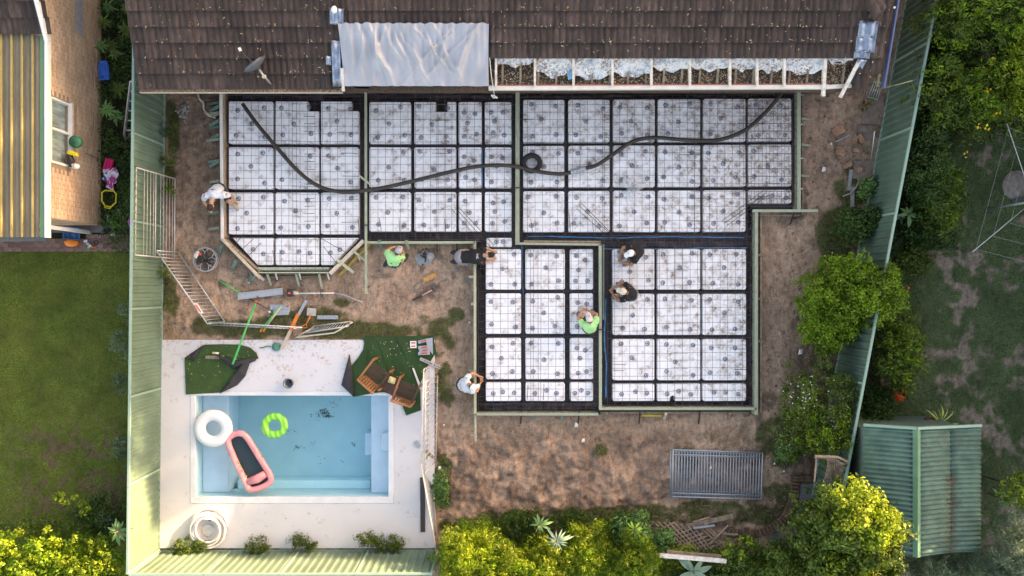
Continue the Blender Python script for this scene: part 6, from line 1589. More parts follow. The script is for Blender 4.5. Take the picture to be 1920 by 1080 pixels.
def towel(mm_, t, b):
    v = N(t, 'ShaderNodeTexVoronoi'); v.inputs['Scale'].default_value = 7; g_ = N(t, 'ShaderNodeNewGeometry'); t.links.new(g_.outputs['Position'], v.inputs['Vector'])
    sx_ = N(t, 'ShaderNodeSeparateColor'); t.links.new(v.outputs['Color'], sx_.inputs[0])
    t.links.new(ramp(t, sx_.outputs[0], [(.30, (.70, .70, .78)), (.55, (.30, .30, .50)), (.62, (.05, .09, .45)), (.85, (.62, .62, .70)), (.95, (.5, .05, .25))]), b.inputs['Base Color']); b.inputs['Roughness'].default_value = .9
m.build("beach_towel", material("printed_towel", towel), None, label="crumpled white and blue printed towel on the pink toys", cat="towel")
m = MB(); m.prism([P(a, b, .2)[:2] for a, b in ((199, 340), (212, 343), (214, 352), (206, 356), (200, 350))], .12, .2); m.build("pink_toy", M_pk, None, bevel=.02, label="small pink plastic toy below the crumpled towel", cat="toy")
bk2 = empty("yellow_basket", P(204, 373, .1), label="yellow rimmed octagonal laundry basket full of soil", cat="basket"); o = Vector(bk2.location)
oct_ = [P(a, b, .35) - o for a, b in ((191, 361), (197, 357), (213, 358), (218, 364), (217, 380), (208, 388), (197, 386), (191, 377))]
MB().tube(oct_, .022, 6, closed=True).build("rim", simple("yellow_plastic", (.68, .56, .03), .4), bk2); mm = MB(); n = 8
mm.add([v for v in oct_] + [Vector((v.x * .8, v.y * .8, -.08)) for v in oct_], [(i, (i + 1) % 8, 8 + (i + 1) % 8, 8 + i) for i in range(8)] + [tuple(range(8, 16))]); mm.build("basket_wall", simple("dark_basket", (.09, .085, .03), .7), bk2, solid=.006)
MB().tube([P(197, 385, .36) - o, P(196, 389, .4) - o, P(206, 391, .4) - o, P(210, 388, .36) - o], .012, 6).build("handle", simple("yellow_plastic", (.68, .56, .03)), bk2)
def blob(name, a, b, z, r, mat, label, cat, rot=0):
    m = MB()
    def f(u, v):
        t = u * 6.283; k = 1 + .15 * math.sin(3 * t + a) + .08 * math.sin(7 * t); w_ = math.sin(v * 1.5708)
        return Vector((r[0] * w_ * k * math.cos(t), r[1] * w_ * k * math.sin(t), r[2] * math.cos(v * 1.5708) * (1 + .3 * math.sin(5 * t + 6 * v))))
    m.sheet(f, 24, 6); return m.build(name, mat, None, P(a, b, z), (0, 0, rot), label=label, cat=cat)
blob("white_cloth", 221, 397, .05, (.07, .09, .05), M_white, "small white crumpled cloth in the weeds beside the basket", "cloth")
blob("grey_film", 201, 408, .05, (.03, .12, .02), simple("grey_film", (.45, .48, .48), .3), "thin strip of clear plastic below the basket", "plastic")
m = MB(); m.lathe([(.06, 0), (.10, .10), (.105, .10), (.05, .02)], n=8); m.build("green_pot", simple("lime_plastic", (.14, .62, .02), .4), None, P(215, 417, .05), (.6, .1, .3), label="small lime green plastic pot lying tipped in the weeds", cat="pot")
m = MB(); m.lathe([(.07, 0), (.085, .12), (.09, .12), (.07, .03), (.001, .03)], n=14); m.build("black_pot", M_black, None, P(203, 431, .03), (.2, .1, 0), label="small black plant pot by the end of the brick paving", cat="pot")
o = blob("white_cup", 212, 440, .06, (.06, .05, .05), M_white, "white cup with a dark mark near the black pot", "cup"); MB().box((0, 0, .05), (.03, .03, .01)).build("dark_mark", M_black, o)
blob("purple_toy", 244, 417, .5, (.05, .12, .05), simple("purple_plastic", (.42, .06, .42), .4), "purple toy edge poking out beside the green fence", "toy")
bx = empty("blue_toy_trailer", P(138, 438, .12), R(-5), label="blue toy tray standing on the brick paving under the house corner", cat="toy"); mt_b = simple("dark_blue_toy", (.02, .14, .34), .35, .2, 7)
def f(u, v):
    e = max(abs(u - .5), abs(v - .5)) * 2; return Vector(((u - .5) * .46, (v - .5) * .32, .10 * sstep(.7, 1, e)))
MB().sheet(f, 20, 16).build("tray", mt_b, bx, solid=.01)
for k in (-.1, .06): MB().box((k, 0, .03), (.03, .26, .02)).build("tray_rib", mt_b, bx)
om = simple("orange_toy_plastic", (.85, .20, .01), .35, .08, 6)
ob = empty("orange_toy_bucket", P(136, 455, .08), R(0), label="orange rounded toy tub below the blue tray", cat="toy")
MB().ball((0, 0, .03), (.20, .12, .09), 16).build("tub", om, ob); MB().tube([(-.19, .02, .06), (0, .05, .11), (.19, .02, .06)], .02, 8).build("tub_rim", om, ob)
gn = empty("toy_water_gun", P(166, 458, .08), R(-38), label="white and blue toy water gun lying on the paving", cat="toy")
MB().box((-.03, 0, 0), (.24, .05, .05)).box((-.10, .03, 0), (.05, .08, .04)).build("gun_body", M_white, gn, bevel=.01); MB().box((-.02, 0, .028), (.16, .022, .006)).build("blue_stripe", M_bp, gn); MB().box((.13, .0, 0), (.06, .05, .05)).build("red_nozzle", simple("bright_red", (.72, .10, .06)), gn)
MB().box((.06, -.06, -.01), (.06, .07, .05)).build("green_tank", simple("green_toy", (.04, .5, .15), .4), gn)
MB().ball(P(178, 464, .05), (.035, .025, .03), 8).build("orange_disc", om, None, label="tiny orange cap beside the toy water gun", cat="cap")
MB().tube([P(180, 455, .05) + Vector((math.cos(a) * .06, math.sin(a) * .05, 0)) for a in [k * .7 for k in range(9)]], .016, 6, closed=True).build("black_band", M_black, None, label="black rubber loop beside the toy water gun", cat="rubber loop")
# hose reel and the sprayer on the wall
hr = empty("hose_reel", P(142, 266, 1.6), label="round green hose reel fixed to the brick wall with its hose hanging", cat="hose reel"); o = Vector(hr.location); gr_ = simple("reel_green", (.01, .16, .085), .45, .08, 8)
MB().lathe([(.001, -.05), (.15, -.05), (.155, 0), (.15, .05), (.03, .06), (.001, .07)], n=24).build("drum", gr_, hr); MB().lathe([(.03, .06), (.03, .08), (.001, .085)], n=10).build("hub", M_dark, hr)
MB().bar((-.06, 0, 0), (0, 0, 0), .12, .10).build("bracket", gr_, hr)
MB().tube(smooth([P(137, 276, 1.3) - o, P(150, 284, 1.0) - o, P(168, 291, .6) - o, P(186, 299, .08) - o], 5), .017, 6).build("hose", simple("dull_green_hose", (.12, .16, .10), .5), hr)
sp = empty("garden_sprayer", P(137, 300, 1.75), label="yellow, black and white sprayer hanging on the window sill", cat="sprayer"); o = Vector(sp.location)
MB().box(P(137, 288, 1.75) - o, (.26, .10, .12), (0, 0, -.25)).build("yellow_body", simple("yellow_plastic", (.68, .56, .03)), sp, bevel=.02); MB().box(P(132, 298, 1.72) - o, (.14, .22, .14), (0, 0, .4)).box(P(129, 291, 1.72) - o, (.08, .14, .1), (0, 0, .1)).build("black_bag", M_black, sp, bevel=.03)
MB().ball(P(143, 312, 1.7) - o, (.09, .075, .06), 10).build("white_bottle", M_white, sp); MB().box(P(130, 300, 1.60) - o, (.10, .36, .03)).build("bracket", M_dark, sp)
# ladder leaning on the far side of the fence
ld = empty("ladder", (0, 0, 0), label="old aluminium ladder leaning in the gap behind the green fence", cat="ladder")
Z1, Z0 = 1.5, .5
MB().bar(P(245, 152, Z1 + .2), P(233, 252, Z0), .03, .06).build("ladder_rail", M_alu, ld); MB().bar(P(252, 152, Z1 + .2), P(248, 250, Z0), .03, .06).build("ladder_rail", M_alu, ld)
for k in range(6): t = k / 5.2; MB().bar(P(245 - 11.5 * t, 153 + 95 * t, Z1 + .2 - 1.2 * t), P(252 - 4 * t, 153 + 95 * t, Z1 + .2 - 1.2 * t), .03, .03).build("rung", M_alu, ld)
MB().bar(P(233, 252, Z0), P(236, 264, 0), .03, .05).bar(P(248, 248, Z0), P(236, 262, 0), .03, .05).build("ladder_foot", M_timber_old, ld)
# brick paving strip
ps_ = empty("brick_path", (0, 0, 0), kind='structure')
pb = MB().box((0, 0, 0), (.226, .108, .05)).mesh("paving_brick", simple("paving_brick", (.235, .135, .115), .9, .2, 10, rnd=.25, bmp=.3))
for r_ in range(4):
    for k in range(-2, 17):
        a = P(-8 + k * 16.2 + (8 if r_ % 2 else 0), 443.5 + r_ * 8.1, .01)
        if a.x < xl(a.y) - .12 and not (r_ == 0 and a.x < -11.4): link("paving_brick", pb, ps_, a + Vector((0, 0, random.uniform(-.004, .004))), (0, 0, random.uniform(-.015, .015)))
MB().box((-11.6, P(0, 430, 0).y, .02), (1.6, .18, .05)).build("house_step", simple("grey_slab", (.19, .175, .185)), None, label="low grey concrete step at the foot of the brick house", cat="step")
# dish on the roof
ds = empty("satellite_dish", RP(495, 140, 0), label="grey satellite dish on an arm low on the tiled roof", cat="satellite dish"); 
prof = [(r_ * .06, (r_ * .06) ** 2 * 1.3) for r_ in range(0, 6)]; prof[0] = (.001, 0); mx = Vector((-.60, .78, .22)).to_track_quat('Z', 'Y').to_matrix()
MB().lathe(prof, (-.02, .05, .40), 20, mx).build("dish_shell", simple("dish_grey", (.10, .12, .15), .5, .15, 5), ds, solid=.008)
MB().tube([(.16, -.22, .0), (.10, -.12, .3), (.0, .02, .38)], .022, 7).build("mast", M_galv, ds); MB().tube([(.0, .02, .38), (-.38, .42, .50)], .008, 6).build("feed_arm", M_dark, ds); MB().box((-.40, .45, .51), (.06, .08, .06), (.2, .1, .4)).build("receiver", M_white, ds); MB().box((.09, -.12, .28), (.08, .07, .08)).build("bracket", M_timber_pale, ds)
MB().ball(RP(1677, 14, .09), .03, 8).build("white_button", M_white, None, label="tiny white cap on the tiles at the top right corner", cat="cap")
m = MB(); m.tube([P(918, 108, 2.9), P(921, 140, 2.75), P(927, 178, 2.45)], .008, 5); pts = [P(926 + 3 * math.cos(t) * (1 + .2 * t), 181 + 3 * math.sin(t * 1.3), 2.2) for t in [k * .5 for k in range(18)]]; m.tube(pts, .012, 5); m.build("white_rope", M_white, None, label="thin white rope hanging from the tarp corner and knotted at its end", cat="rope")
# curled pipes in the top left corner of the site
for k, (pts, lb) in enumerate([([(370, 173), (374, 185), (381, 193), (384, 208), (405, 222)], "bent pale strip curling down at the top left of the slab"), ([(384, 210), (395, 218), (410, 214)], "short pale strip below the curled one"), ([(345, 185), (360, 182), (385, 188), (405, 186)], "thin orange conduit under the eave at left")]):
    MB().tube(smooth([P(a, b, .08) for a, b in pts], 5), .03 if k < 2 else .012, 6).build("bent_strip", M_timber_pale if k < 2 else simple("orange_conduit", (.42, .20, .12), .6), None, label=lb, cat="strip")
mm = MB()
for k in range(60): mm.ball(P(345 + random.gauss(0, 7), 208 + random.gauss(0, 9), .03), (random.uniform(.015, .05), random.uniform(.015, .04), .02), 5)
mm.build("rubble", simple("pale_rubble", (.38, .33, .31), .95, .2, 12), None, kind='stuff', label="small pale rubble on the dirt in the top left corner")
# weeds in the gap of black soil at the foot of the left fence: dark gap strip
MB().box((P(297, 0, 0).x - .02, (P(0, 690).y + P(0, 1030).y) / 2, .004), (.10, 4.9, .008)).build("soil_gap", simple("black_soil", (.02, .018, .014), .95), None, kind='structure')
# ------------------------------------------------------------------ vegetation
def leaf_cloud(name, mat, C_, Rr, n_clump, per, leaf, wid=.45, clump_r=.18, parent=None, up=.35, flat_=.0, lift=0.0, seedk=0, shell=.55, droop=0.0, **kw):
    """leaves in clumps spread through an ellipsoid: C_ centre, Rr radii"""
    C_ = np.array(C_, dtype=float); Rr = np.array(Rr, dtype=float)
    d = rng.normal(size=(n_clump, 3)); d /= np.linalg.norm(d, axis=1)[:, None]; d[:, 2] = np.where(d[:, 2] < -.35, -d[:, 2], d[:, 2])
    rad = shell + (1 - shell) * rng.random(n_clump) ** .6
    lump = 1 + .30 * np.sin(d[:, 0] * 5 + seedk) * np.cos(d[:, 1] * 6 + seedk * 2)
    cc = C_ + d * rad[:, None] * lump[:, None] * Rr
    cr = clump_r * rng.uniform(.45, 1.45, n_clump)
    k = np.repeat(np.arange(n_clump), per); n = len(k)
    off = rng.normal(size=(n, 3)); off /= np.linalg.norm(off, axis=1)[:, None]; rr = rng.random(n) ** .5
    p = cc[k] + off * (cr[k] * rr)[:, None] * np.array([1, 1, .75])
    p[:, 2] = np.maximum(p[:, 2], .03)
    nrm = off * .8 + rng.normal(size=(n, 3)) * .45 + np.array([0, 0, up]); nrm /= np.linalg.norm(nrm, axis=1)[:, None]
    t = np.cross(nrm, off + rng.normal(size=(n, 3)) * .6); t /= np.linalg.norm(t, axis=1)[:, None] + 1e-9
    s = np.cross(nrm, t)
    L = leaf * rng.uniform(.5, 1.5, n); W = L * wid
    b = p - t * (L / 2)[:, None]; e = p + t * (L / 2)[:, None] - np.array([0, 0, 1]) * (L * droop)[:, None]; m_ = p - t * (L * .05)[:, None] + nrm * (L * .08)[:, None]
    V = np.stack([b, m_ + s * (W / 2)[:, None], e, m_ - s * (W / 2)[:, None]], 1).reshape(-1, 3)
    me = np_mesh(name, V, np.arange(4 * n).reshape(-1, 4), mat)
    return link(name, me, parent, kind='stuff', **kw)
def shrub(name, label, cat, parts, base, trunk_r=.03, n_stem=5, group=None, height=1.0):
    """parts: list of dicts for leaf_cloud; base: (x, y) of the foot"""
    root = empty(name, (0, 0, 0), label=label, cat=cat, group=group)
    for q in parts:
        q = dict(q); q.setdefault('name', 'foliage'); leaf_cloud(parent=root, **q)
        for s in range(n_stem):
            c = Vector(q['C_']); r_ = q['Rr']; a = random.uniform(0, 6.3); k = random.uniform(.3, .75)
            tip = c + Vector((math.cos(a) * r_[0] * k, math.sin(a) * r_[1] * k, r_[2] * random.uniform(-.1, .5)))
            b = Vector((base[0], base[1], 0)); mid_ = b.lerp(tip, .5) + Vector((random.uniform(-.05, .05), random.uniform(-.05, .05), .12))
            MB().tube([b, mid_, tip], [trunk_r, trunk_r * .6, trunk_r * .25], 6).build("branch" if s else "trunk", M_bark, root)
    return root
def ell(px0, py0, px1, py1, z0, z1):
    """ellipsoid whose outline at its widest height covers the pixel box"""
    zc = z0 + (z1 - z0) * .55; a, b = P(px0, py1, zc), P(px1, py0, zc)
    return dict(C_=((a.x + b.x) / 2, (a.y + b.y) / 2, (z0 + z1) / 2), Rr=((b.x - a.x) / 2, (b.y - a.y) / 2, (z1 - z0) / 2))
def ctr(e): return (e['C_'][0], e['C_'][1])

# the round bush by the right fence
e = ell(1494, 478, 1690, 662, .1, 2.1)
parts = [dict(**ell(1494, 480, 1625, 640, .1, 1.9), mat=M_leaf_bright, n_clump=330, per=46, leaf=.062, wid=.5, clump_r=.15, seedk=1),
         dict(**ell(1560, 478, 1690, 610, .2, 2.3), mat=M_leaf_bright, n_clump=280, per=46, leaf=.062, wid=.5, clump_r=.15, seedk=4),
         dict(**ell(1505, 560, 1600, 668, .1, 1.5), mat=M_leaf_bright, n_clump=170, per=44, leaf=.062, wid=.5, clump_r=.14, seedk=2),
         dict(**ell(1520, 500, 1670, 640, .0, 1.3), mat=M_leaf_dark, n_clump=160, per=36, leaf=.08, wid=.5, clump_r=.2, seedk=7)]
shrub("round_bush", "large round bright green bush overlapping the middle of the right fence", "bush", parts, ctr(e), .04)
parts = [dict(**ell(1455, 690, 1540, 860, .1, 1.5), mat=M_leaf_mid, n_clump=170, per=44, leaf=.075, wid=.3, clump_r=.17, seedk=3),
         dict(**ell(1490, 680, 1605, 860, .2, 1.8), mat=M_leaf_mid, n_clump=230, per=44, leaf=.075, wid=.3, clump_r=.17, seedk=5),
         dict(**ell(1500, 760, 1600, 850, .6, 1.9), mat=M_leaf_bright, n_clump=60, per=36, leaf=.075, wid=.28, clump_r=.15, seedk=9),
         dict(**ell(1458, 830, 1500, 862, .1, .7), mat=M_leaf_broad, n_clump=40, per=30, leaf=.10, wid=.25, clump_r=.14, seedk=6)]
r_ = shrub("flowering_bush", "green bush dotted with white flowers in the lower right of the site", "bush", parts, ctr(ell(1455, 680, 1605, 860, 0, 1)), .03)
V = []
for k in range(60):
    a, b = (random.gauss(1507, 10), random.gauss(742, 16)) if k < 24 else (random.uniform(1460, 1600), random.uniform(700, 858)) if k < 60 else (random.gauss(1468, 9), random.gauss(796, 3))
    p = P(a, b, random.uniform(1.45, 1.75) if 1480 < a else 1.25); s = random.uniform(.012, .024)
    for q in range(1):
        t = q * .8; d = Vector((math.cos(t), math.sin(t), .1)) * s; e2 = Vector((-d.y, d.x, 0)); V += [p - d, p + e2, p + d, p - e2]
link("flowers", np_mesh("flowers", np.array([tuple(v) for v in V]), np.arange(len(V)).reshape(-1, 4), M_flower), r_, kind='stuff')
shrub("small_bush", "small dark bush at the foot of the right fence above the round bush", "bush", [dict(**ell(1568, 390, 1632, 462, .05, .95), mat=M_leaf_dark, n_clump=110, per=40, leaf=.07, wid=.45, clump_r=.15, seedk=2), dict(**ell(1610, 385, 1656, 420, .4, 1.1), mat=M_leaf_dark, n_clump=34, per=34, leaf=.07, wid=.45, clump_r=.12)], ctr(ell(1568, 390, 1640, 462, 0, 1)), .015)
shrub("seedling_clump", "little blue green seedling clump beside the grey boards", "plant", [dict(**ell(1604, 334, 1642, 368, .05, .5), mat=M_leaf_broad, n_clump=30, per=26, leaf=.09, wid=.5, clump_r=.12)], ctr(ell(1604, 334, 1642, 368, 0, .5)), .01)

# hedge behind the right fence
big = []
for k, (x0_, y0_, x1_, y1_, z1_, mt, nm) in enumerate([
    (1725, -30, 1850, 110, 2.6, M_leaf_mid, "highest"), (1800, -40, 1960, 90, 3.0, M_leaf_mid, "top right"), (1708, 90, 1800, 250, 2.2, M_leaf_mid, "broad shadowed"),
    (1770, 110, 1900, 260, 2.3, M_leaf_mid, "spreading"), (1690, 220, 1770, 400, 1.9, M_leaf_dark, "dark low"), (1720, 290, 1810, 440, 1.4, M_leaf_mid, "sprawling lower"), (1850, 60, 1990, 240, 3.4, M_leaf_yellow, "sunlit")]):
    e = ell(x0_, y0_, x1_, y1_, .2, z1_); area = (x1_ - x0_) * (y1_ - y0_)
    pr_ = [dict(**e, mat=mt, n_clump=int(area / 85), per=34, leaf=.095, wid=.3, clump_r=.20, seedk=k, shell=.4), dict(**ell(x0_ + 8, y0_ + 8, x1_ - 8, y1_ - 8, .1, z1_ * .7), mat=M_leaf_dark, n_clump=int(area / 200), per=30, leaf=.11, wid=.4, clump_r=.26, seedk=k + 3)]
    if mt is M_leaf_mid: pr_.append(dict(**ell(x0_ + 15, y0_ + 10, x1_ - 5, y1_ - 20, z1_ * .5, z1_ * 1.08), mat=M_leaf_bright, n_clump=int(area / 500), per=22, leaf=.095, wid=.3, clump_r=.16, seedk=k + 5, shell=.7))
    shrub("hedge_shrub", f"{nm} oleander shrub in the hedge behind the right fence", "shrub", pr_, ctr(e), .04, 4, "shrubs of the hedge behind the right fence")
# low growth under the hedge and further down
for k, (x0_, y0_, x1_, y1_, z1_, mt, lb) in enumerate([(1690, 380, 1790, 470, .7, M_leaf_dark, "low dark growth beside the upright leafy rosette"), (1680, 460, 1750, 520, .6, M_leaf_mid, "thin spreading growth above the red flowered plant"),
    (1640, 590, 1735, 745, 1.5, M_leaf_mid, "bushy shrub right of the fence above the orange ball"), (1615, 720, 1680, 800, .9, M_leaf_dark, "dark low shrub left of the orange ball"), (1640, 560, 1700, 620, 1.2, M_leaf_mid, "small shrub tucked between the round bush and the lawn")]):
    e = ell(x0_, y0_, x1_, y1_, .05, z1_); area = (x1_ - x0_) * (y1_ - y0_)
    shrub("garden_shrub", lb, "shrub", [dict(**e, mat=mt, n_clump=int(area / 55), per=34, leaf=.065, wid=.45, clump_r=.15, seedk=k, shell=.35)] + ([dict(**ell(x0_ + 8, y0_ + 5, x1_ - 5, y1_ - 25, z1_ * .5, z1_ * 1.05), mat=M_leaf_bright, n_clump=int(area / 160), per=28, leaf=.065, wid=.45, clump_r=.12, seedk=k)] if k == 2 else []), ctr(e), .02, 3)
# broad leaved rosettes
def rosette(a, b, z, L, n, mat, label, name="leafy_rosette", wl=.32, rise=.35):
    root = empty(name, P(a, b, 0), label=label, cat="plant"); root.location = (*P(a, b, z)[:2], 0)
    MB().tube([(0, 0, 0), (0, 0, z)], .018, 6).build("stem", M_bark, root)
    for k in range(n):
        t = k * 2.4 + random.uniform(-.2, .2); l = L * random.uniform(.65, 1.1) * (1 - .4 * k / n); e_ = rise * (.3 + 1.2 * k / n)
        m = MB()
        def f(u, v):
            w_ = math.sin(min(1, u * 1.02) * math.pi) ** .8 * l * wl; y = (v - .5) * w_; r_ = u * l
            return Vector((r_ * math.cos(t) - y * math.sin(t), r_ * math.sin(t) + y * math.cos(t), z - .1 * z + r_ * e_ - (r_ ** 2) * .9 * (1 / max(L, .2)) * .4 + abs(v - .5) * .35 * w_ + .006 * math.sin(u * 40)))
        m.sheet(f, 8, 2); m.build("leaf", mat, root)
    return root
M_ros = leafmat("rosette_green", [(.09, .17, .06), (.13, .24, .09), (.17, .29, .12)])
M_ros_b = leafmat("rosette_blue", [(.14, .22, .16), (.20, .30, .22)])
rosette(1706, 401, .8, .38, 7, M_ros, "pale green big leaved rosette right of the fence")
rosette(1690, 408, .5, .30, 5, M_ros_b, "bluish leaved rosette partly under the pale one")
for k, (a, b, L) in enumerate([(205, 85, .42), (188, 85, .36), (232, 55, .4), (200, 12, .34), (235, 15, .36), (197, 205, .44), (220, 165, .40), (215, 218, .38), (192, 38, .32), (213, 100, .3)]):
    rosette(a, b, .45 + (k % 3) * .15, L * .78, 15, M_leaf_broad if k % 2 else M_leaf_mid, f"green weed rosette beside the brick wall, {['with the largest leaves','leaning on the wall','by the roof corner','near the top edge','at the very top right','below the sled','right of the sled','above the hose','topmost beside the wall','hidden under the big one'][k]}", "tall_weed", .20, .2)
# dark creeping growth between neighbour's wall and fence
def cover(name, label, n, sampler, mat, leaf, z1=.25, wid=.5):
    x_, y_ = sampler(n); n = len(x_); z_ = rng.uniform(.03, z1, n)
    nr = rng.normal(size=(n, 3)) * .5 + np.array([0, 0, 1]); nr /= np.linalg.norm(nr, axis=1)[:, None]
    a = rng.normal(size=(n, 3)); t = np.cross(nr, a); t /= np.linalg.norm(t, axis=1)[:, None]; s = np.cross(nr, t); p = np.stack([x_, y_, z_], 1); L = leaf * rng.uniform(.5, 1.3, n)
    V = np.stack([p - t * (L / 2)[:, None], p + s * (L * wid / 2)[:, None], p + t * (L / 2)[:, None], p - s * (L * wid / 2)[:, None]], 1).reshape(-1, 3)
    return link(name, np_mesh(name, V, np.arange(4 * n).reshape(-1, 4), mat), kind='stuff', label=label)
def smp(n):
    x_, y_ = rnd_in(n, -11.05, -9.45, .95, 8); k = (fbm(x_, y_, 2.2, 3, 5) > .36) & ~((y_ < 1.6) & (rng.random(n) < .6)) & ((x_ > -10.75) | (rng.random(n) < .4)); return x_[k], y_[k]
cover("creeping_weeds", "dark leafy ground cover filling the gap beside the brick wall", 26000, smp, M_leaf_dark, .07, .30)
def smp(n):
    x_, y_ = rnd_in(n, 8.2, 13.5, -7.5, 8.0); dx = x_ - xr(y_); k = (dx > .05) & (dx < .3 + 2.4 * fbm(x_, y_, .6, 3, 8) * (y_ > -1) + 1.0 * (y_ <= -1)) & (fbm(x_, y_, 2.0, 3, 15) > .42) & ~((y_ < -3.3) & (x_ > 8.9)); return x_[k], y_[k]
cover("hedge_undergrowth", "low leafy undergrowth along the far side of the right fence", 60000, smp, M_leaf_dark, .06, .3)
shrub("fence_foot_shrubs", "bluish scrubby plants along the foot of the left lawn's fence", "shrub", [dict(**ell(225, 565, 246, 600, .05, .5), mat=M_leaf_blue, n_clump=16, per=26, leaf=.05, clump_r=.12), dict(**ell(208, 615, 246, 680, .05, .6), mat=M_leaf_blue, n_clump=40, per=26, leaf=.05, clump_r=.13), dict(**ell(216, 695, 246, 740, .05, .6), mat=M_leaf_blue, n_clump=28, per=26, leaf=.05, clump_r=.12), dict(**ell(215, 815, 244, 860, .05, .6), mat=M_leaf_blue, n_clump=14, per=26, leaf=.08, clump_r=.14)], ctr(ell(225, 650, 240, 660, 0, 1)), .006, 1)
# bottom left: yellow sprig, dark growth, hedge
shrub("yellow_branch", "sunlit yellow leaved branch over the shadowed lower lawn", "shrub", [dict(**ell(98, 922, 145, 948, .9, 1.25), mat=M_leaf_yellow, n_clump=13, per=15, leaf=.08, wid=.6, clump_r=.09), dict(**ell(145, 936, 165, 972, .9, 1.2), mat=M_leaf_yellow, n_clump=7, per=14, leaf=.08, wid=.6, clump_r=.08)], ctr(ell(150, 930, 175, 975, 0, 1)), .008, 4)
shrub("dark_bush", "dark scrubby bush in shade at the bottom right of the left lawn", "bush", [dict(**ell(140, 925, 238, 1005, .05, .9), mat=M_leaf_dark, n_clump=120, per=32, leaf=.07, clump_r=.18), dict(**ell(205, 880, 240, 960, .05, .9), mat=simple("dry_scrub", (.12, .09, .06), .9), n_clump=30, per=20, leaf=.07, wid=.1, clump_r=.2)], ctr(ell(150, 930, 238, 1000, 0, 1)), .015, 4)
hp = []
for k, (x0_, y0_, x1_, y1_, z1_) in enumerate([(-60, 1003, 60, 1130, 1.8), (30, 998, 150, 1130, 2.0), (120, 1008, 225, 1130, 1.9)]):
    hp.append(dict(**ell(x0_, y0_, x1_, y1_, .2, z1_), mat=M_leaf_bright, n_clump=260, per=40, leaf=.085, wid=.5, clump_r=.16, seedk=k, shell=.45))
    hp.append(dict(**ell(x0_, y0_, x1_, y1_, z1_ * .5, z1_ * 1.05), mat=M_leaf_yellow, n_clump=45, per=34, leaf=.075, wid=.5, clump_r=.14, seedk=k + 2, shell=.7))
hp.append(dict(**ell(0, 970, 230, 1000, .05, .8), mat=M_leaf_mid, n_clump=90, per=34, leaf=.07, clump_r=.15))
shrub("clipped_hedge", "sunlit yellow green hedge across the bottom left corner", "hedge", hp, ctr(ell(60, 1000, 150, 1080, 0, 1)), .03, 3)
rosette(215, 1000, 1.9, .42, 12, M_ros, "broad leaved plant sprouting from the right end of the hedge", "broad_weed", .25, .25)
rosette(192, 978, .9, .34, 9, M_ros_b, "bluish fern like plant in shade above the hedge", "broad_weed", .2, .2)
# little plants along the bottom of the deck
for k, (a, b, s, h, lb) in enumerate([(345, 1028, 24, .35, "grassy tuft below the white hose coil"), (375, 1022, 14, .3, "small tuft right under the hose coil"), (485, 1022, 20, .35, "low tuft beside the deck below the pool"), (562, 1015, 16, .35, "small leafy tuft left of the tall one"), (686, 1010, 17, .7, "tallest ferny weed against the bottom of the deck"), (712, 1020, 18, .35, "spreading weed right of the tall one"), (742, 1018, 18, .35, "rightmost weed along the bottom of the deck"), (583, 1022, 10, .25, "tiny tuft between the weeds")]):
    e = ell(a - s, b - s * .8, a + s, b + s * .8, .02, h); root = shrub("deck_weed", lb, "weed", [dict(**e, mat=M_leaf_mid, n_clump=int(s * 1.8), per=30, leaf=.07, wid=.22, clump_r=.11, up=.1)], ctr(e), .006, 3, "weeds along the bottom edge of the deck")
e = ell(812, 880, 842, 952, .02, .5); shrub("deck_weed", "dark leafy weed outside the leaning cream panel", "weed", [dict(**e, mat=M_leaf_broad, n_clump=50, per=26, leaf=.08, wid=.35, clump_r=.12)], ctr(e), .008, 3, "weeds along the bottom edge of the deck")
for k, (a, b, s, lb) in enumerate([(318, 300, 14, "small weed at the fence below the eave"), (322, 245, 14, "upper small weed by the fence"), (318, 355, 8, "tiny bright weed inside the leaning gate"), (310, 510, 16, "weed at the foot of the fence below the gate")]):
    e = ell(a - s, b - s, a + s, b + s, .02, .4); shrub("fence_weed", lb, "weed", [dict(**e, mat=M_leaf_bright if k > 1 else M_leaf_mid, n_clump=14, per=20, leaf=.08, wid=.25, clump_r=.10)], ctr(e), .006, 2, "weeds at the foot of the left fence")
# bottom strip of feathery shrubs
def feather(x0_, y0_, x1_, y1_, z1_, k, mat, mat2, lb, dens=46):
    e = ell(x0_, y0_, x1_, y1_, .1, z1_); area = (x1_ - x0_) * (y1_ - y0_)
    shrub("feathery_shrub", lb, "shrub", [dict(**e, mat=mat, n_clump=int(area / dens), per=38, leaf=.10, wid=.16, clump_r=.17, seedk=k, shell=.35, up=.2),
          dict(**ell(x0_ + 6, y0_ + 4, x1_ - 6, y1_ - 4, z1_ * .5, z1_ * 1.06), mat=mat2, n_clump=int(area / (dens * 3)), per=34, leaf=.09, wid=.18, clump_r=.14, seedk=k + 4, shell=.65, up=.2)], ctr(e), .02, 4, "feathery shrubs along the bottom edge")
for k, q in enumerate([(818, 985, 905, 1110, 1.9, "leftmost feathery shrub beside the metal fence"), (880, 1000, 985, 1120, 1.8, "tall feathery shrub second from left"), (850, 975, 930, 1030, 1.4, "small feathery shrub nearest the deck corner"), (960, 1010, 1075, 1120, 1.7, "wide feathery shrub with greyish rosettes in front"), (1050, 975, 1150, 1090, 1.5, "feathery shrub left of the broad leaved plant"), (1130, 1000, 1240, 1110, 1.6, "feathery shrub beside the left end of the white board"), (925, 955, 1040, 1010, .8, "low dark shrub in shade at the edge of the dirt"), (1040, 955, 1110, 1000, .9, "low shrub with brownish tips at the edge of the dirt")]):
    feather(*q[:5], k, M_leaf_bright if k < 6 else M_leaf_dark, M_leaf_yellow if k < 6 else M_leaf_mid, q[5])
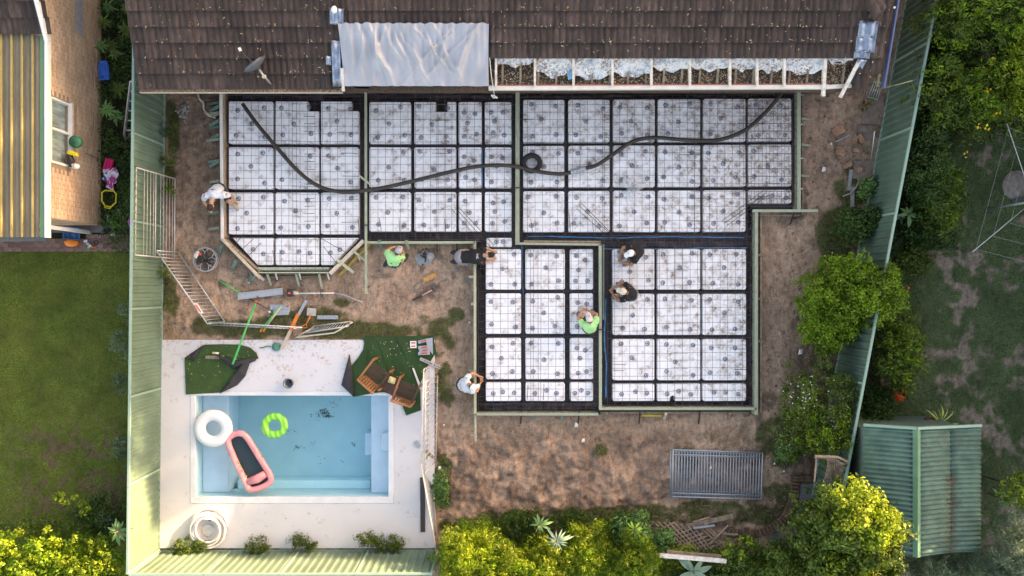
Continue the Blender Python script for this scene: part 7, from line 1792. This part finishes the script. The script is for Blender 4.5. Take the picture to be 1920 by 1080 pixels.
rosette(1013, 985, 1.3, .36, 11, M_ros, "pale rosette above the greyish one", "broad_weed", .22, .3); rosette(1045, 1018, 1.7, .44, 18, M_ros_b, "greyish ferny rosette in the bottom shrubs", "broad_weed", .14, .2); rosette(1190, 995, 1.2, .32, 9, leafmat("lime_leaf", [(.25, .4, .05), (.35, .5, .08)]), "lime coloured sprout in the broad leaved plant", "broad_weed", .2, .4)
e = ell(1145, 962, 1220, 1020, .05, 1.1); shrub("broad_leaved_shrub", "deep green broad leaved shrub left of the lattice heap", "shrub", [dict(**e, mat=M_leaf_broad, n_clump=90, per=34, leaf=.11, wid=.35, clump_r=.16)], ctr(e), .02, 4)
e = ell(1222, 995, 1262, 1030, .1, .9); shrub("broad_leaved_shrub", "smaller broad leaved shrub growing up through the lattice", "shrub", [dict(**e, mat=M_leaf_broad, n_clump=40, per=30, leaf=.10, wid=.35, clump_r=.13)], ctr(e), .012, 3)
rosette(1302, 1075, 1.4, .55, 8, M_ros_b, "blue green large leaf plant at the bottom edge", "broad_weed", .3, .2)
def smp(n):
    x_, y_ = rnd_in(n, -1.9, 10.2, -8.4, -5.7); pyy = 540 - y_ * F / HC; pxx = 960 + x_ * F / HC; lim = 985 + 22 * np.sin(pxx * .031) + 26 * (fbm(x_, y_, 1.1, 3, 77) - .5) * 2 + 30 * (pxx > 1230)
    k = (pyy > lim) & ~((pxx > 1225) & (pxx < 1400) & (pyy < 1020)) & (x_ < xr(y_) + 1); return x_[k], y_[k]
cover("bottom_undergrowth", "dense leafy undergrowth filling in between the bottom shrubs", 70000, smp, M_leaf_bright, .085, .75, .35)
# mixed shrubs at the lower right, then the tall sunlit tree
for k, (x0_, y0_, x1_, y1_, z1_, mt, lb) in enumerate([(1335, 1015, 1440, 1120, 1.3, M_leaf_mid, "dark green shrub below the brick edging"), (1250, 1050, 1360, 1130, 1.1, M_leaf_dark, "shaded shrub under the white board"), (1420, 1010, 1520, 1120, 1.8, M_leaf_mid, "bushy shrub left of the tall sunlit tree"), (1240, 1018, 1300, 1042, .9, M_leaf_yellow, "sunny sprigs above the white board")]):
    e = ell(x0_, y0_, x1_, y1_, .05, z1_); area = (x1_ - x0_) * (y1_ - y0_)
    shrub("corner_shrub", lb, "shrub", [dict(**e, mat=mt, n_clump=int(area / 60), per=34, leaf=.08, wid=.4, clump_r=.16, seedk=k, shell=.4)] + ([dict(**ell(x0_ + 10, y0_ - 4, x1_ - 10, y0_ + 30, z1_ * .6, z1_ * 1.1), mat=M_leaf_yellow, n_clump=12, per=22, leaf=.08, clump_r=.12)] if k == 0 else []), ctr(e), .02, 3)
root = empty("sunlit_tree", (0, 0, 0), label="tall leafy tree catching the sun at the lower right beside the shed", cat="tree")
tb_ = P(1575, 1010, 0)
for k, (a, b, z) in enumerate([(1600, 940, 3.0), (1650, 1000, 3.2), (1520, 960, 2.6), (1580, 1060, 3.0), (1640, 1060, 2.8), (1500, 1040, 2.4)]):
    t_ = P(a, b, z); MB().tube([tb_, tb_.lerp(t_, .35) + Vector((0, 0, .5)), t_], [.09, .06, .02], 8).build("trunk" if k == 0 else "limb", M_bark, root)
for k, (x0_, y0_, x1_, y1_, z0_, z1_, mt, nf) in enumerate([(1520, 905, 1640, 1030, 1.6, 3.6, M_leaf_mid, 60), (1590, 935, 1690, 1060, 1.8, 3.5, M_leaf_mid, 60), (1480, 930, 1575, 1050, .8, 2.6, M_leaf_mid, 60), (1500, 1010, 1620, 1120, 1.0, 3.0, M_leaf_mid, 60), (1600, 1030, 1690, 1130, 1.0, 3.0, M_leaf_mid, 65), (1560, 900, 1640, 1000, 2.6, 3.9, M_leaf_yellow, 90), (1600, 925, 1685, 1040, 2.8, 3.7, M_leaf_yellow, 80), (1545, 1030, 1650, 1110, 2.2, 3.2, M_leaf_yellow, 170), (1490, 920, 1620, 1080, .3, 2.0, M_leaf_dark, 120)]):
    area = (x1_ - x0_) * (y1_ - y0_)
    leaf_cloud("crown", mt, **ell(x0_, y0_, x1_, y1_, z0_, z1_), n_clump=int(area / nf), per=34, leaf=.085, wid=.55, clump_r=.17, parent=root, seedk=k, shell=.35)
root = empty("blue_wattle", (0, 0, 0), label="blue green feathery wattle tree in the bottom right corner", cat="tree")
tb_ = P(1830, 1090, 0); M_wattle_lit = leafmat("sunlit_wattle_leaf", [(.05, .09, .065), (.10, .15, .11), (.20, .23, .16)])  # paler leaf copy paints sunlit highlights onto the upper crown
for k, (a, b, z) in enumerate([(1880, 1000, 2.6), (1790, 1050, 2.0), (1730, 1060, 1.8), (1900, 1060, 2.6)]):
    t_ = P(a, b, z); MB().tube([tb_, tb_.lerp(t_, .4) + Vector((0, 0, .4)), t_], [.07, .04, .015], 7).build("trunk" if k == 0 else "limb", M_bark, root)
for k, (x0_, y0_, x1_, y1_, z0_, z1_, mt, nf) in enumerate([(1690, 1025, 1800, 1130, .8, 2.5, M_leaf_blue, 45), (1770, 1020, 1880, 1130, .9, 2.7, M_leaf_blue, 45), (1840, 975, 1960, 1110, 1.0, 3.0, M_leaf_blue, 50), (1865, 960, 1960, 1070, 2.2, 3.3, M_wattle_lit, 90), (1850, 1040, 1950, 1120, 2.0, 3.0, M_wattle_lit, 110), (1700, 1020, 1900, 1120, .2, 1.4, M_leaf_dark, 120)]):
    area = (x1_ - x0_) * (y1_ - y0_); leaf_cloud("crown", mt, **ell(x0_, y0_, x1_, y1_, z0_, z1_), n_clump=int(area / nf), per=44, leaf=.09, wid=.13, clump_r=.18, parent=root, seedk=k, shell=.35, up=.1)
e = ell(1885, 895, 1960, 955, .8, 2.6); shrub("yellow_shrub", "yellow green shrub at the right edge above the wattle", "shrub", [dict(**e, mat=M_leaf_yellow, n_clump=70, per=30, leaf=.08, wid=.5, clump_r=.15)], ctr(e), .02, 3)
rosette(1890, 940, .9, .42, 9, M_ros, "broad strap leaved plant beside the yellow shrub", "broad_weed", .22, .3)
# leafy vine sprigs over the shed side and fence bottom
e = ell(1600, 790, 1660, 812, .3, 1.2); shrub("corner_shrub", "scrap of shrub squeezed between the fence and the shed roof", "shrub", [dict(**e, mat=M_leaf_mid, n_clump=40, per=28, leaf=.07, clump_r=.12)], ctr(e), .01, 2)
# orange blossoms in the hedge
V = []
for (a, b) in [(1850, 170), (1862, 112), (1905, 135), (1912, 132), (1840, 235), (1852, 240), (1870, 212), (1885, 188), (1770, 285), (1760, 298), (1812, 290)]:
    for q in range(4):
        p = P(a + random.gauss(0, 4), b + random.gauss(0, 3), 2.2 if a > 1830 else 1.2); s = random.uniform(.02, .045); t = random.uniform(0, 3); d = Vector((math.cos(t), math.sin(t), .2)) * s; e2 = Vector((-d.y, d.x, 0)) * .7; V += [p - d, p + e2, p + d, p - e2]
link("orange_blossom", np_mesh("orange_blossom", np.array([tuple(v) for v in V]), np.arange(len(V)).reshape(-1, 4), leafmat("orange_petal", [(.60, .30, .01), (.72, .45, .03)])), kind='stuff', label="orange blossoms and yellowing leaves in the hedge")

# ------------------------------------------------------------------ unseen trees and fence east of the frame, added and sized to cast shade
ordn2 = ['first', 'second', 'third', 'fourth', 'fifth', 'sixth', 'seventh', 'eighth', 'ninth', 'tenth']
fence("metal_fence", (15.3, -9, 0), (15.3, 16, 0), M_fence, 1, "unseen green metal fence added beyond the right yard to block low sun")  # added out of view to stop low rays crossing the lawn
def shade_tree(x_, y_, top, rad, k):
    root = empty("shade_caster_tree", (0, 0, 0), label=f"{ordn2[k]} tree from the south in the unseen row added to cast shade", cat="tree", group="unseen trees added to shade the site")
    MB().tube([(x_, y_, 0), (x_ + .1, y_, top * .4), (x_, y_ + .1, top * .75)], [.2, .15, .06], 8).build("trunk", M_bark, root)
    leaf_cloud("crown", M_leaf_dark, (x_, y_, top * .55), (rad, rad * 1.15, top * .45), 650, 22, .36, .6, .5, root, seedk=k, shell=.15)
for k, (x_, y_, top, rad) in enumerate(SHADE): shade_tree(x_, y_, top, rad, k)
